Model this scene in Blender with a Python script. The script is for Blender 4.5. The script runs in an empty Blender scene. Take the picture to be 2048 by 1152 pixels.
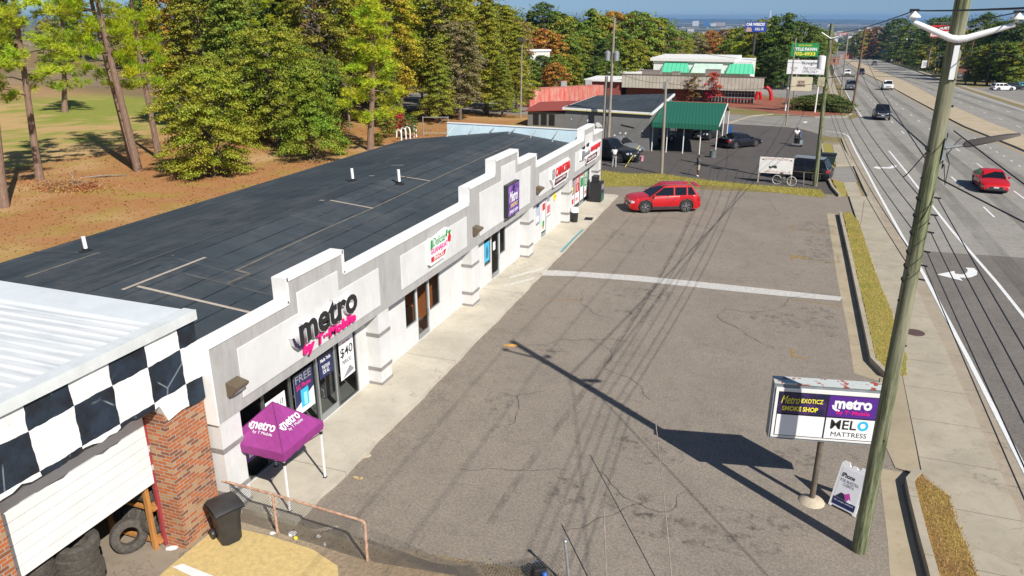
import bpy, bmesh, math, random
from mathutils import Vector, Matrix, noise
S = bpy.context.scene
COL = S.collection
R = math.radians
# ------------------------------------------------------------ camera, sky, sun, exposure
cam = bpy.data.cameras.new('camera'); cam_o = bpy.data.objects.new('camera', cam); COL.objects.link(cam_o)
cam.sensor_width = 36.0; cam.lens = 36.0 * 1504 / 2048; cam.clip_end = 60000; cam.clip_start = 0.1
CAMH = 12.0; PITCH = math.atan(541 / 1504.); YAW = R(20.083)
cam_o.location = (0, 0, CAMH); cam_o.rotation_euler = (math.pi / 2 - PITCH, 0, YAW)
S.camera = cam_o
SUN_EL = R(41); SUN_AZ = R(126)      # direction towards the sun, clockwise from +Y (the street direction)
W = bpy.data.worlds.new('World'); S.world = W; W.use_nodes = True
wn = W.node_tree.nodes; wl = W.node_tree.links
sky = wn.new('ShaderNodeTexSky'); sky.sky_type = 'NISHITA'; sky.sun_disc = False
sky.sun_elevation = SUN_EL; sky.sun_rotation = SUN_AZ; sky.altitude = 100; sky.air_density = 1.0; sky.dust_density = 0.15; sky.ozone_density = 3.5
tc = wn.new('ShaderNodeTexCoord'); va = wn.new('ShaderNodeVectorMath'); va.operation = 'ADD'; va.inputs[1].default_value = (0, 0, 0.11)   # look a little above the milky band
vn = wn.new('ShaderNodeVectorMath'); vn.operation = 'NORMALIZE'; wl.new(tc.outputs['Generated'], va.inputs[0]); wl.new(va.outputs[0], vn.inputs[0]); wl.new(vn.outputs[0], sky.inputs[0])
wl.new(sky.outputs[0], wn['Background'].inputs[0]); wn['Background'].inputs[1].default_value = 0.066
sun = bpy.data.lights.new('sun', 'SUN'); sun.energy = 4.9; sun.angle = R(0.5); sun.color = (1.0, 0.95, 0.88)
sun_o = bpy.data.objects.new('sun', sun); COL.objects.link(sun_o)
sd = Vector((math.sin(SUN_AZ) * math.cos(SUN_EL), math.cos(SUN_AZ) * math.cos(SUN_EL), math.sin(SUN_EL)))
sun_o.rotation_euler = sd.to_track_quat('Z', 'Y').to_euler(); sun_o.location = (0, 0, 40)
S.view_settings.view_transform = 'Standard'; S.view_settings.look = 'None'
S.view_settings.exposure = 0.4; S.view_settings.gamma = 1.0
S.cycles.max_bounces = 6; S.cycles.transparent_max_bounces = 24; S.cycles.volume_bounces = 0
S.cycles.use_denoising = True

# ------------------------------------------------------------ ground profile and photo-to-ground helper
def gz(u):
    if u < 60: return 0.0
    if u < 100:
        k = math.floor(u / 10) * 10; f = (u - k) / 10
        q = lambda w: -0.036 * (w - 60) ** 2 / 80
        return q(k) * (1 - f) + q(k + 10) * f
    if u < 950: return -0.72 - 0.036 * (u - 100)
    return max(-31.32 - 0.025 * (u - 950), -70.0)
def sst(x):
    x = min(1, max(0, x)); return x * x * (3 - 2 * x)
def gh(v, u):
    h = gz(u)
    if v < -95 and u > 0: h += 9 * sst((-v - 95) / 120.) * sst(u / 60.) * (1 - sst((u - 320) / 300.))
    return h
_c, _s = math.cos(YAW), math.sin(YAW); _cp, _sp = math.cos(PITCH), math.sin(PITCH)
def ray(px, py):
    x = (px - 1024) / 1504.; y = -(py - 576) / 1504.
    X, Y, Z = x, _cp + y * _sp, -_sp + y * _cp
    return Vector((X * _c - Y * _s, X * _s + Y * _c, Z))
def G(px, py, z=None):
    """point of the ground (or of the level z) seen at a point of the survey photograph"""
    d = ray(px, py)
    if z is not None:
        t = (z - CAMH) / d.z; return Vector((d.x * t, d.y * t, z))
    t = 5.0
    while t < 4000:
        if CAMH + d.z * t < gh(d.x * t, d.y * t): break
        t *= 1.01
    lo, hi = t / 1.01, t
    for _ in range(30):
        m = (lo + hi) / 2
        if CAMH + d.z * m < gh(d.x * m, d.y * m): hi = m
        else: lo = m
    return Vector((d.x * lo, d.y * lo, CAMH + d.z * lo))
def atU(px, py, u):
    d = ray(px, py); t = u / d.y; return Vector((d.x * t, u, CAMH + d.z * t))

# ------------------------------------------------------------ materials
MATS = {}
def mk(name, color, rough=0.7, metal=0.0, var=0.0, scale=4.0, bump=0.0, bscale=None, spec=0.5, coat=0.0, color2=None,
       detail=6, contrast=None, emit=None, stretch=None):
    """plain procedural material: base colour broken up by noise, optional second colour, optional bump"""
    if name in MATS: return MATS[name]
    m = bpy.data.materials.new(name); m.use_nodes = True; MATS[name] = m
    n = m.node_tree.nodes; l = m.node_tree.links; b = n['Principled BSDF']
    b.inputs['Roughness'].default_value = rough; b.inputs['Metallic'].default_value = metal
    b.inputs['Specular IOR Level'].default_value = spec; b.inputs['Coat Weight'].default_value = coat
    b.inputs['Base Color'].default_value = (*color, 1)
    if emit: b.inputs['Emission Color'].default_value = (*emit[0], 1); b.inputs['Emission Strength'].default_value = emit[1]
    if var or bump or color2:
        g = n.new('ShaderNodeNewGeometry')
        src = g.outputs['Position']
        if stretch:
            mp = n.new('ShaderNodeMapping'); mp.inputs['Scale'].default_value = stretch; l.new(src, mp.inputs[0]); src = mp.outputs[0]
        t = n.new('ShaderNodeTexNoise'); t.inputs['Scale'].default_value = scale; t.inputs['Detail'].default_value = detail
        t.inputs['Roughness'].default_value = 0.65; l.new(src, t.inputs['Vector'])
        rp = n.new('ShaderNodeValToRGB'); lo, hi = contrast or (0.3, 0.7)
        rp.color_ramp.elements[0].position = lo; rp.color_ramp.elements[1].position = hi
        c2 = color2 or tuple(min(1, c * (1 + var)) for c in color); c1 = color if color2 else tuple(c * (1 - var) for c in color)
        rp.color_ramp.elements[0].color = (*c1, 1); rp.color_ramp.elements[1].color = (*c2, 1)
        l.new(t.outputs[0], rp.inputs[0]); l.new(rp.outputs[0], b.inputs['Base Color'])
        if bump:
            t2 = n.new('ShaderNodeTexNoise'); t2.inputs['Scale'].default_value = bscale or scale * 6; t2.inputs['Detail'].default_value = 4
            l.new(src, t2.inputs['Vector'])
            bp = n.new('ShaderNodeBump'); bp.inputs['Strength'].default_value = bump; bp.inputs['Distance'].default_value = 0.03
            l.new(t2.outputs[0], bp.inputs['Height']); l.new(bp.outputs[0], b.inputs['Normal'])
    return m
class NT:
    """small node-graph writer for the special materials"""
    def __init__(s, name):
        s.m = bpy.data.materials.new(name); s.m.use_nodes = True; MATS[name] = s.m
        s.n = s.m.node_tree.nodes; s.l = s.m.node_tree.links; s.b = s.n['Principled BSDF']
        s.pos = s.n.new('ShaderNodeNewGeometry').outputs['Position']
        s.sep = s.n.new('ShaderNodeSeparateXYZ'); s.l.new(s.pos, s.sep.inputs[0]); s.x, s.y, s.z = s.sep.outputs
    def inp(s, sock, v):
        if isinstance(v, (int, float)): sock.default_value = v
        elif isinstance(v, tuple): sock.default_value = (*v, 1) if len(v) == 3 and sock.type == 'RGBA' else v
        else: s.l.new(v, sock)
    def math(s, op, a, b=0.0, c=0.0, clamp=False):
        k = s.n.new('ShaderNodeMath'); k.operation = op; k.use_clamp = clamp
        s.inp(k.inputs[0], a); s.inp(k.inputs[1], b); s.inp(k.inputs[2], c); return k.outputs[0]
    def noise(s, scale, detail=5, vec=None, stretch=None, rough=0.6, dist=0.0):
        k = s.n.new('ShaderNodeTexNoise'); k.inputs['Scale'].default_value = scale; k.inputs['Detail'].default_value = detail
        k.inputs['Roughness'].default_value = rough; k.inputs['Distortion'].default_value = dist
        v = vec or s.pos
        if stretch:
            mp = s.n.new('ShaderNodeMapping'); mp.inputs['Scale'].default_value = stretch; s.l.new(v, mp.inputs[0]); v = mp.outputs[0]
        s.l.new(v, k.inputs['Vector']); return k.outputs[0]
    def voro(s, scale, feature='DISTANCE_TO_EDGE', stretch=None):
        k = s.n.new('ShaderNodeTexVoronoi'); k.feature = feature; k.inputs['Scale'].default_value = scale
        v = s.pos
        if stretch:
            mp = s.n.new('ShaderNodeMapping'); mp.inputs['Scale'].default_value = stretch; s.l.new(v, mp.inputs[0]); v = mp.outputs[0]
        s.l.new(v, k.inputs['Vector']); return k.outputs['Distance']
    def ramp(s, f, *stops):
        k = s.n.new('ShaderNodeMapRange'); k.inputs['From Min'].default_value = stops[0]; k.inputs['From Max'].default_value = stops[1]
        k.clamp = True; s.l.new(f, k.inputs['Value']); return k.outputs[0]
    def mix(s, f, a, b, mode='MIX'):
        k = s.n.new('ShaderNodeMix'); k.data_type = 'RGBA'; k.blend_type = mode
        s.inp(k.inputs[0], f); s.inp(k.inputs[6], a); s.inp(k.inputs[7], b); return k.outputs[2]
    def bump(s, h, strength=0.3, dist=0.02):
        k = s.n.new('ShaderNodeBump'); k.inputs['Strength'].default_value = strength; k.inputs['Distance'].default_value = dist
        s.l.new(h, k.inputs['Height']); s.l.new(k.outputs[0], s.b.inputs['Normal'])
    def out(s, color, rough=0.8, spec=0.4):
        s.inp(s.b.inputs['Base Color'], color); s.inp(s.b.inputs['Roughness'], rough); s.b.inputs['Specular IOR Level'].default_value = spec
        return s.m

# ------------------------------------------------------------ mesh helpers
class MB:
    def __init__(s): s.v = []; s.f = []; s.mi = []; s.cur = 0
    def add(s, vs, fs):
        o = len(s.v); s.v += [tuple(p) for p in vs]; s.f += [tuple(i + o for i in f) for f in fs]; s.mi += [s.cur] * len(fs); return s
    def box(s, x0, x1, y0, y1, z0, z1):
        vs = [(x, y, z) for z in (z0, z1) for y in (y0, y1) for x in (x0, x1)]
        return s.add(vs, [(0, 2, 3, 1), (4, 5, 7, 6), (0, 1, 5, 4), (2, 6, 7, 3), (0, 4, 6, 2), (1, 3, 7, 5)])
    def obox(s, c, size, rz=0, M=None):
        """oriented box: c is the centre of its bottom"""
        M = M or (Matrix.Translation(c) @ Matrix.Rotation(rz, 4, 'Z')); a, b, h = size[0] / 2, size[1] / 2, size[2]
        vs = [M @ Vector((x, y, z)) for z in (0, h) for y in (-b, b) for x in (-a, a)]
        return s.add(vs, [(0, 2, 3, 1), (4, 5, 7, 6), (0, 1, 5, 4), (2, 6, 7, 3), (0, 4, 6, 2), (1, 3, 7, 5)])
    def quad(s, a, b, c, d): return s.add([a, b, c, d], [(0, 1, 2, 3)])
    def poly(s, ps): return s.add(ps, [tuple(range(len(ps)))])
    def prism(s, poly, ax, a0, a1):
        """extrude a 2D outline along axis ax ('x': poly=(y,z); 'y': poly=(x,z); 'z': poly=(x,y))"""
        def P(p, a): return (a, p[0], p[1]) if ax == 'x' else (p[0], a, p[1]) if ax == 'y' else (p[0], p[1], a)
        n = len(poly); vs = [P(p, a0) for p in poly] + [P(p, a1) for p in poly]
        return s.add(vs, [tuple(range(n))[::-1], tuple(range(n, 2 * n))] + [(i, (i + 1) % n, (i + 1) % n + n, i + n) for i in range(n)])
    def tube(s, pts, r, n=8, r1=None, cap=True):
        pts = [Vector(p) for p in pts]; m = len(pts); o = len(s.v); ref = None
        for i, p in enumerate(pts):
            d = (pts[min(i + 1, m - 1)] - pts[max(i - 1, 0)]).normalized()
            if ref is None: ref = Vector((0, 0, 1)) if abs(d.z) < 0.9 else Vector((1, 0, 0))
            a = d.cross(ref).normalized(); b = d.cross(a).normalized(); ref = -b if False else ref
            rr = r[i] if isinstance(r, (list, tuple)) else (r if r1 is None else r + (r1 - r) * i / (m - 1))
            for k in range(n):
                t = 2 * math.pi * k / n; s.v.append(tuple(p + a * (rr * math.cos(t)) + b * (rr * math.sin(t))))
        for i in range(m - 1):
            for k in range(n):
                s.f.append((o + i * n + k, o + i * n + (k + 1) % n, o + (i + 1) * n + (k + 1) % n, o + (i + 1) * n + k)); s.mi.append(s.cur)
        if cap:
            s.f.append(tuple(o + k for k in range(n))[::-1]); s.f.append(tuple(o + (m - 1) * n + k for k in range(n))); s.mi += [s.cur] * 2
        return s
    def lathe(s, prof, n=16, M=None, close=True):
        """prof: (radius, height) pairs round the z axis"""
        M = M or Matrix(); o = len(s.v); m = len(prof)
        for r, z in prof:
            for k in range(n):
                t = 2 * math.pi * k / n; s.v.append(tuple(M @ Vector((r * math.cos(t), r * math.sin(t), z))))
        for i in range(m - 1):
            for k in range(n):
                s.f.append((o + i * n + k, o + i * n + (k + 1) % n, o + (i + 1) * n + (k + 1) % n, o + (i + 1) * n + k)); s.mi.append(s.cur)
        if close:
            s.f.append(tuple(o + k for k in range(n))[::-1]); s.f.append(tuple(o + (m - 1) * n + k for k in range(n))); s.mi += [s.cur] * 2
        return s
    def blob(s, c, rad, n=8, m=6, seed=0, rough=0.15):
        o = len(s.v); c = Vector(c)
        for i in range(m + 1):
            ph = math.pi * i / m
            for k in range(n):
                t = 2 * math.pi * k / n; d = Vector((math.sin(ph) * math.cos(t), math.sin(ph) * math.sin(t), math.cos(ph)))
                q = 1 + rough * noise.noise(d * 2 + Vector((seed, 0, 0)))
                s.v.append((c.x + d.x * rad[0] * q, c.y + d.y * rad[1] * q, c.z + d.z * rad[2] * q))
        for i in range(m):
            for k in range(n): s.f.append((o + i * n + k, o + (i + 1) * n + k, o + (i + 1) * n + (k + 1) % n, o + i * n + (k + 1) % n)); s.mi.append(s.cur)
        return s
    def mesh(s, name, mats):
        me = bpy.data.meshes.new(name); me.from_pydata(s.v, [], s.f)
        for m in (mats if isinstance(mats, (list, tuple)) else [mats]): me.materials.append(m)
        if any(s.mi): me.polygons.foreach_set('material_index', s.mi)
        me.update(); return me
    def build(s, name, mats, parent=None, smooth=False, bevel=0, loc=None, rz=None):
        o = bpy.data.objects.new(name, s.mesh(name, mats)); COL.objects.link(o)
        if parent: o.parent = parent
        if loc is not None: o.location = loc
        if rz is not None: o.rotation_euler = (0, 0, rz)
        if smooth: smooth_obj(o)
        if bevel:
            bm = o.modifiers.new('edge', 'BEVEL'); bm.width = bevel; bm.segments = 2; bm.limit_method = 'ANGLE'
        return o
def smooth_obj(o, ang=40):
    me = o.data; bm = bmesh.new(); bm.from_mesh(me); bmesh.ops.recalc_face_normals(bm, faces=bm.faces); c = math.cos(R(ang))
    for f in bm.faces: f.smooth = True
    for e in bm.edges:
        if len(e.link_faces) == 2: e.smooth = e.link_faces[0].normal.dot(e.link_faces[1].normal) > c
    bm.to_mesh(me); bm.free()
def tag(o, label=None, cat=None, group=None, kind=None):
    if label: o['label'] = label
    if cat: o['category'] = cat
    if group: o['group'] = group
    if kind: o['kind'] = kind
    return o
def thing(name, label, cat, loc=(0, 0, 0), rz=0, group=None):
    o = bpy.data.objects.new(name, None); COL.objects.link(o); o.location = loc; o.rotation_euler = (0, 0, rz)
    o.empty_display_size = 0.3
    return tag(o, label, cat, group)
def copy_tree(o, parent=None):
    c = o.copy(); COL.objects.link(c); c.parent = parent
    for ch in list(o.children): copy_tree(ch, c)
    return c
def dup(o, loc, rz=0, label=None, group=None, scale=None):
    c = copy_tree(o); c.location = loc; c.rotation_euler = (0, 0, rz)
    if label: c['label'] = label
    if group: c['group'] = group
    if scale: c.scale = (scale,) * 3 if isinstance(scale, (int, float)) else scale
    return c
def struct(name, mb, m, **k):
    o = mb.build(name, m, **k); o['kind'] = 'structure'; return o
FR = Matrix(((0, 0, 1, 0), (1, 0, 0, 0), (0, 1, 0, 0), (0, 0, 0, 1)))   # text frame facing +X: right = +Y, up = +Z
def frame(origin, right, up):
    r = Vector(right).normalized(); u = Vector(up).normalized(); n = r.cross(u)
    return Matrix(((r.x, u.x, n.x, origin[0]), (r.y, u.y, n.y, origin[1]), (r.z, u.z, n.z, origin[2]), (0, 0, 0, 1)))
def text(name, body, w, h, M, mat, parent=None, ext=0.004, bold=0.0, shear=0.0):
    """lettering scaled into a w x h box whose lower left corner is the origin of M"""
    cu = bpy.data.curves.new(name, 'FONT'); cu.body = body; cu.size = 1; cu.extrude = 0.5; cu.offset = bold; cu.shear = shear; cu.resolution_u = 3
    cu.align_x = 'CENTER'; cu.space_line = 0.85
    t = bpy.data.objects.new(name + '_tmp', cu); COL.objects.link(t)
    bpy.context.view_layer.update()
    me = bpy.data.meshes.new_from_object(t.evaluated_get(bpy.context.evaluated_depsgraph_get()))
    bpy.data.objects.remove(t); me.name = name
    xs = [v.co.x for v in me.vertices]; ys = [v.co.y for v in me.vertices]
    x0, x1, y0, y1 = min(xs), max(xs), min(ys), max(ys)
    sx = w / (x1 - x0); sy = h / (y1 - y0)
    for v in me.vertices: v.co = M @ Vector(((v.co.x - x0) * sx, (v.co.y - y0) * sy, (v.co.z + 0.5) * ext))
    me.materials.clear(); me.materials.append(mat)
    o = bpy.data.objects.new(name, me); COL.objects.link(o)
    if parent: o.parent = parent
    return o
def plate(M, x0, x1, y0, y1, z0, z1):
    mb = MB(); vs = [M @ Vector((x, y, z)) for z in (z0, z1) for y in (y0, y1) for x in (x0, x1)]
    mb.add(vs, [(0, 2, 3, 1), (4, 5, 7, 6), (0, 1, 5, 4), (2, 6, 7, 3), (0, 4, 6, 2), (1, 3, 7, 5)]); return mb
def blobpoly(pts, M, z0=0, z1=0.004):
    mb = MB(); a = [M @ Vector((p[0], p[1], z1)) for p in pts]; b = [M @ Vector((p[0], p[1], z0)) for p in pts]; n = len(pts)
    return mb.add(a + b, [tuple(range(n)), tuple(range(n, 2 * n))[::-1]] + [(i, (i + 1) % n, (i + 1) % n + n, i + n) for i in range(n)])

# common materials
WHITE = mk('white_paint', (0.74, 0.73, 0.70), 0.6, var=0.06, scale=2)
WHITEV = mk('white_vinyl', (0.82, 0.82, 0.82), 0.4)
BLACK = mk('black_plastic', (0.018, 0.018, 0.02), 0.45)
DARK = mk('dark_void', (0.01, 0.01, 0.011), 0.9)
ALU = mk('aluminium', (0.5, 0.52, 0.54), 0.35, 0.9, var=0.08, scale=3)
GALV = mk('galvanised_steel', (0.42, 0.44, 0.45), 0.5, 0.7, var=0.15, scale=9)
MAGENTA = mk('magenta', (0.72, 0.01, 0.20), 0.5)
PURPLE = mk('purple_vinyl', (0.10, 0.02, 0.22), 0.4, var=0.2, scale=2)
NAVY = mk('navy_vinyl', (0.012, 0.02, 0.09), 0.4)
CYAN = mk('cyan_vinyl', (0.03, 0.45, 0.72), 0.4)
YEL = mk('yellow_vinyl', (0.85, 0.75, 0.05), 0.5)
REDV = mk('red_vinyl', (0.55, 0.02, 0.025), 0.45)
GREENV = mk('green_vinyl', (0.02, 0.30, 0.07), 0.5)
ORANGEV = mk('orange_paint', (0.62, 0.17, 0.03), 0.6, var=0.1)
GREYT = mk('grey_vinyl', (0.25, 0.25, 0.27), 0.6)
WOOD_G = None
# ------------------------------------------------------------ ground materials
def asphalt(name, c, stain=(0.35, 0.65), crack=True, tint=(0.8, 0.85), grain=0.25):
    t = NT(name)
    big = t.noise(0.35, 6, rough=0.7); mid = t.noise(2.3, 6, rough=0.75); fine = t.noise(38, 3)
    pale = tuple(x * 1.35 for x in c); dk = tuple(x * 0.5 for x in c)
    col = t.mix(t.ramp(big, 0.35, 0.7), c, pale)
    col = t.mix(t.math('MULTIPLY', t.ramp(mid, 0.50, 0.72), 0.6), col, dk)
    st = t.noise(0.9, 8, rough=0.8, stretch=(1, 0.35, 1))
    col = t.mix(t.math('MULTIPLY', t.ramp(st, 0.54, 0.70), 0.6), col, dk)
    g = t.ramp(fine, 0.42, 0.58); col = t.mix(grain * 1.3, col, t.mix(g, dk, tuple(min(1, x * 1.9) for x in c)))
    if crack:   # wandering cracks: thin level lines of a warped noise
        for sc, th, msk in ((0.22, 0.0022, (0.45, 0.6)), (0.6, 0.004, (0.55, 0.68))):
            k = t.math('LESS_THAN', t.math('ABSOLUTE', t.math('SUBTRACT', t.noise(sc, 7, rough=0.62), 0.5)), th)
            col = t.mix(t.math('MULTIPLY', t.math('MULTIPLY', k, t.ramp(t.noise(0.13, 3), *msk)), 0.65), col, dk)
    med = t.noise(13, 5, rough=0.85); col = t.mix(t.math('MULTIPLY', t.ramp(med, 0.47, 0.58), 0.42), col, tuple(x * 0.55 for x in c)); col = t.mix(t.math('MULTIPLY', t.ramp(med, 0.46, 0.36), 0.4), col, tuple(x * 1.7 for x in c))
    t.bump(med, 0.5, 0.02)
    return t.out(col, 0.88, 0.3)
A_LOT = asphalt('lot_asphalt', (0.215, 0.183, 0.148))
A_ROAD = asphalt('road_asphalt', (0.255, 0.24, 0.21), grain=0.15)
A_WASH = asphalt('wash_lot_asphalt', (0.085, 0.075, 0.068))
A_SIDE = asphalt('side_street_asphalt', (0.23, 0.215, 0.19), grain=0.12)
A_PATCH = asphalt('patched_asphalt', (0.15, 0.135, 0.118), grain=0.2)
def concrete(name, c, joint=None, dirt=0.5):
    t = NT(name)
    big = t.noise(0.6, 6, rough=0.7); mid = t.noise(4, 6, rough=0.7); fine = t.noise(45, 3)
    col = t.mix(t.ramp(big, 0.35, 0.65), c, tuple(x * 0.78 for x in c))
    col = t.mix(t.math('MULTIPLY', t.ramp(mid, 0.52, 0.75), dirt), col, (c[0] * 0.6, c[1] * 0.5, c[2] * 0.38))
    col = t.mix(t.math('MULTIPLY', t.ramp(fine, 0.35, 0.7), 0.18), col, tuple(x * 0.6 for x in c))
    if joint:
        f = t.math('FRACT', t.math('DIVIDE', t.y, joint)); col = t.mix(t.math('MULTIPLY', t.math('LESS_THAN', f, 0.03 / joint), 0.7), col, tuple(x * 0.3 for x in c))
    k = t.math('LESS_THAN', t.math('ABSOLUTE', t.math('SUBTRACT', t.noise(0.3, 7, rough=0.6), 0.5)), 0.0025); col = t.mix(t.math('MULTIPLY', t.math('MULTIPLY', k, t.ramp(t.noise(0.2, 3), .45, .55)), 0.6), col, tuple(x * 0.35 for x in c))
    t.bump(mid, 0.1, 0.01)
    return t.out(col, 0.85, 0.3)
CONC = concrete('pavement_concrete', (0.42, 0.37, 0.28), 2.4)
CONC_W = concrete('walkway_concrete', (0.56, 0.51, 0.41), 7.6, 0.4)
CONC_G = concrete('gutter_concrete', (0.38, 0.32, 0.24), 3.0, 0.6)
CONC_A = concrete('apron_concrete', (0.42, 0.35, 0.24), None, 0.5)
def grassmat(name, c1, c2, c3):
    t = NT(name)
    a = t.ramp(t.noise(1.1, 6, rough=0.75), 0.35, 0.62); b = t.ramp(t.noise(0.45, 6, rough=0.8), 0.42, 0.6); f = t.ramp(t.noise(14, 6, rough=0.85), 0.3, 0.72)
    col = t.mix(a, c1, c2); col = t.mix(t.math('MULTIPLY', b, 0.8), col, c3); col = t.mix(t.math('MULTIPLY', f, 0.55), col, (c1[0] * 0.35, c1[1] * 0.35, c1[2] * 0.3))
    t.bump(t.noise(25, 4), 0.6, 0.05)
    return t.out(col, 0.95, 0.1)
GRASS = grassmat('strip_grass', (0.27, 0.28, 0.06), (0.38, 0.33, 0.10), (0.44, 0.29, 0.10))
GRASS2 = grassmat('dry_grass', (0.33, 0.22, 0.08), (0.27, 0.16, 0.07), (0.42, 0.28, 0.08))
def paintmat(name, c, wear=0.45):
    t = NT(name); n1 = t.ramp(t.noise(7, 6, rough=0.8), 0.55 - wear * 0.3, 0.75)
    return t.out(t.mix(t.math('MULTIPLY', n1, wear), c, (c[0] * 0.35, c[1] * 0.33, c[2] * 0.33 + 0.02)), 0.8, 0.3)
PAINT = paintmat('road_paint_white', (0.72, 0.72, 0.70)); PAINT_Y = paintmat('road_paint_yellow', (0.55, 0.33, 0.06))
PAINT_Y2 = paintmat('pavement_paint_yellow', (0.60, 0.45, 0.19), 0.6)

# ------------------------------------------------------------ ground sheet (vertex colours hold the ground cover, not light)
def frange(a, b, s):
    o = []; x = a
    while x < b - 1e-6: o.append(x); x += s
    return o
vs_ = [-14000, -9000, -5000, -2500, -1200, -700, -450, -300] + frange(-240, -160, 8) + frange(-160, -26, 1.0) + frange(-26, 60, 4) + frange(60, 120, 10) + [150, 200, 300, 450, 700, 1200, 2500, 5000, 9000, 14000]
us_ = [-400, -100, -30] + frange(-10, 130, 1.0) + frange(130, 300, 5) + frange(300, 950, 25) + frange(950, 2600, 150) + [2600, 3500, 5000, 7000, 9000, 12000, 15000]
random.seed(3)
def nz(x, y, s, o=0): return noise.fractal(Vector((x / s, y / s, o)), 1.0, 2.0, 4) * 0.5 + 0.5
def lerp3(a, b, t): return tuple(a[i] + (b[i] - a[i]) * t for i in range(3))
STRAW = (0.42, 0.20, 0.08); STRAWL = (0.54, 0.34, 0.16); YGR = (0.36, 0.27, 0.055); FIELD = (0.27, 0.30, 0.055); TAN = (0.56, 0.36, 0.17)
BROWNH = (0.38, 0.24, 0.12); FARG = (0.06, 0.075, 0.03); DIRT = (0.40, 0.33, 0.24)
def ground_col(v, u):
    a, b, c = nz(v, u, 6, 1), nz(v, u, 2.2, 5), nz(v, u, 18, 9)
    if v < -26 and u < 140 and v > -170:
        # grass next to the roof, straw under the pines, then the mown field, then the dry slope
        dv = -v - 27.2
        g = lerp3(YGR, STRAWL, sst((b - 0.4) * 2.2))
        s = lerp3(STRAW, STRAWL, sst((a - 0.45) * 2.5)); s = lerp3(s, YGR, sst((b - 0.52) * 4) * 0.7)
        edge = 8 - 0.085 * (u - 20)
        col = lerp3(g, s, sst((dv - edge * (0.6 + a * 0.8)) / 5))
        fline = -62 - (a - 0.5) * 8 - max(0, (u - 58)) * 0.55
        f = lerp3(FIELD, TAN, sst((c * 0.6 + b * 0.5 - 0.50) * 5) * 0.9)
        if v < -100: f = lerp3(f, BROWNH, sst((-v - 104) / 14))
        if v < fline + 3: col = lerp3(col, f, sst((fline + 3 - v) / 5))
        if u > 95: col = lerp3(col, (0.24, 0.17, 0.09), sst((u - 95) / 10))
        return col
    if u > 320 or abs(v) > 260:
        return lerp3((0.035, 0.05, 0.02), (0.07, 0.075, 0.04), sst(nz(v, u, 160, 3) * 1.2))
    if u < 14: return lerp3(DIRT, (0.27, 0.20, 0.13), sst(b * 2 - 0.7))
    return lerp3(lerp3(GRASSC, (0.27, 0.2, 0.1), a), (0.3, 0.25, 0.18), sst((c - 0.45) * 4))
GRASSC = (0.19, 0.19, 0.055)
mb = MB(); nv_ = len(vs_)
for u in us_:
    for v in vs_: mb.v.append((v, u, gh(v, u)))
for j in range(len(us_) - 1):
    for i in range(nv_ - 1): mb.f.append((j * nv_ + i, j * nv_ + i + 1, (j + 1) * nv_ + i + 1, (j + 1) * nv_ + i)); mb.mi.append(0)
t = NT('ground_cover')
at = t.n.new('ShaderNodeAttribute'); at.attribute_name = 'cover'
f1 = t.noise(5, 8, rough=0.85); f2 = t.noise(0.7, 8, rough=0.8)
col = t.mix(t.math('MULTIPLY', t.ramp(f1, 0.38, 0.68), 0.6), at.outputs['Color'], t.mix(0.65, at.outputs['Color'], (0.04, 0.028, 0.012)))
col = t.mix(t.math('MULTIPLY', t.ramp(f2, 0.5, 0.7), 0.35), col, t.mix(0.5, at.outputs['Color'], (0.5, 0.36, 0.2)))
far = t.noise(0.0016, 12, rough=0.8, stretch=(1, .35, 1))
col = t.mix(t.math('MULTIPLY', t.ramp(t.y, 900, 1600), t.ramp(far, 0.48, 0.56)), col, (0.30, 0.27, 0.17)); col = t.mix(t.math('MULTIPLY', t.ramp(t.y, 900, 1600), t.ramp(far, 0.48, 0.42)), col, (0.012, 0.02, 0.01))
t.bump(t.noise(9, 6), 0.8, 0.06)
g = struct('ground', mb, t.out(col, 0.95, 0.1))
ca = g.data.color_attributes.new('cover', 'FLOAT_COLOR', 'POINT')
buf = []
for p in g.data.vertices: buf += [*ground_col(p.co.x, p.co.y), 1.0]
ca.data.foreach_set('color', buf)

def sheet(name, pts, m, off=0.004, kind='structure', h=0.0, zf=None, label=None, breaks=True):
    """flat ground sheet following the street profile; with h it becomes a slab of that height"""
    if name == 'verge_grass':   # ragged turf edge
        q = []; rj = random.Random(len(pts) + int(pts[0][1] * 10))
        for a, b in zip(pts, pts[1:] + pts[:1]):
            L_ = math.hypot(b[0] - a[0], b[1] - a[1]); n_ = max(1, int(L_ / .22)); q += [(a[0] + (b[0] - a[0]) * k / n_ + rj.uniform(-.05, .05), a[1] + (b[1] - a[1]) * k / n_) for k in range(n_)]
        pts = q
    bm = bmesh.new(); bm.faces.new([bm.verts.new((p[0], p[1], 0)) for p in pts])
    for u in (60, 70, 80, 90, 100):
        if min(p[1] for p in pts) < u < max(p[1] for p in pts):
            bmesh.ops.bisect_plane(bm, geom=bm.verts[:] + bm.edges[:] + bm.faces[:], plane_co=(0, u, 0), plane_no=(0, 1, 0))
    bmesh.ops.triangulate(bm, faces=bm.faces)
    if h:
        r = bmesh.ops.extrude_face_region(bm, geom=bm.faces[:]); top = [e for e in r['geom'] if isinstance(e, bmesh.types.BMVert)]
        for v in top: v.co.z = 1.0
    for v in bm.verts:
        base = gz(v.co.y)
        if h: v.co.z = base + (off + h if v.co.z > 0.5 else -0.05)
        else: v.co.z = base + off if zf is None else zf(v.co.x, v.co.y)
    bmesh.ops.recalc_face_normals(bm, faces=bm.faces)
    if not h:
        for f in bm.faces:
            if f.normal.z < 0: f.normal_flip()
    me = bpy.data.meshes.new(name); bm.to_mesh(me); bm.free(); me.materials.append(m)
    o = bpy.data.objects.new(name, me); COL.objects.link(o); o['kind'] = kind; return o
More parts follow.
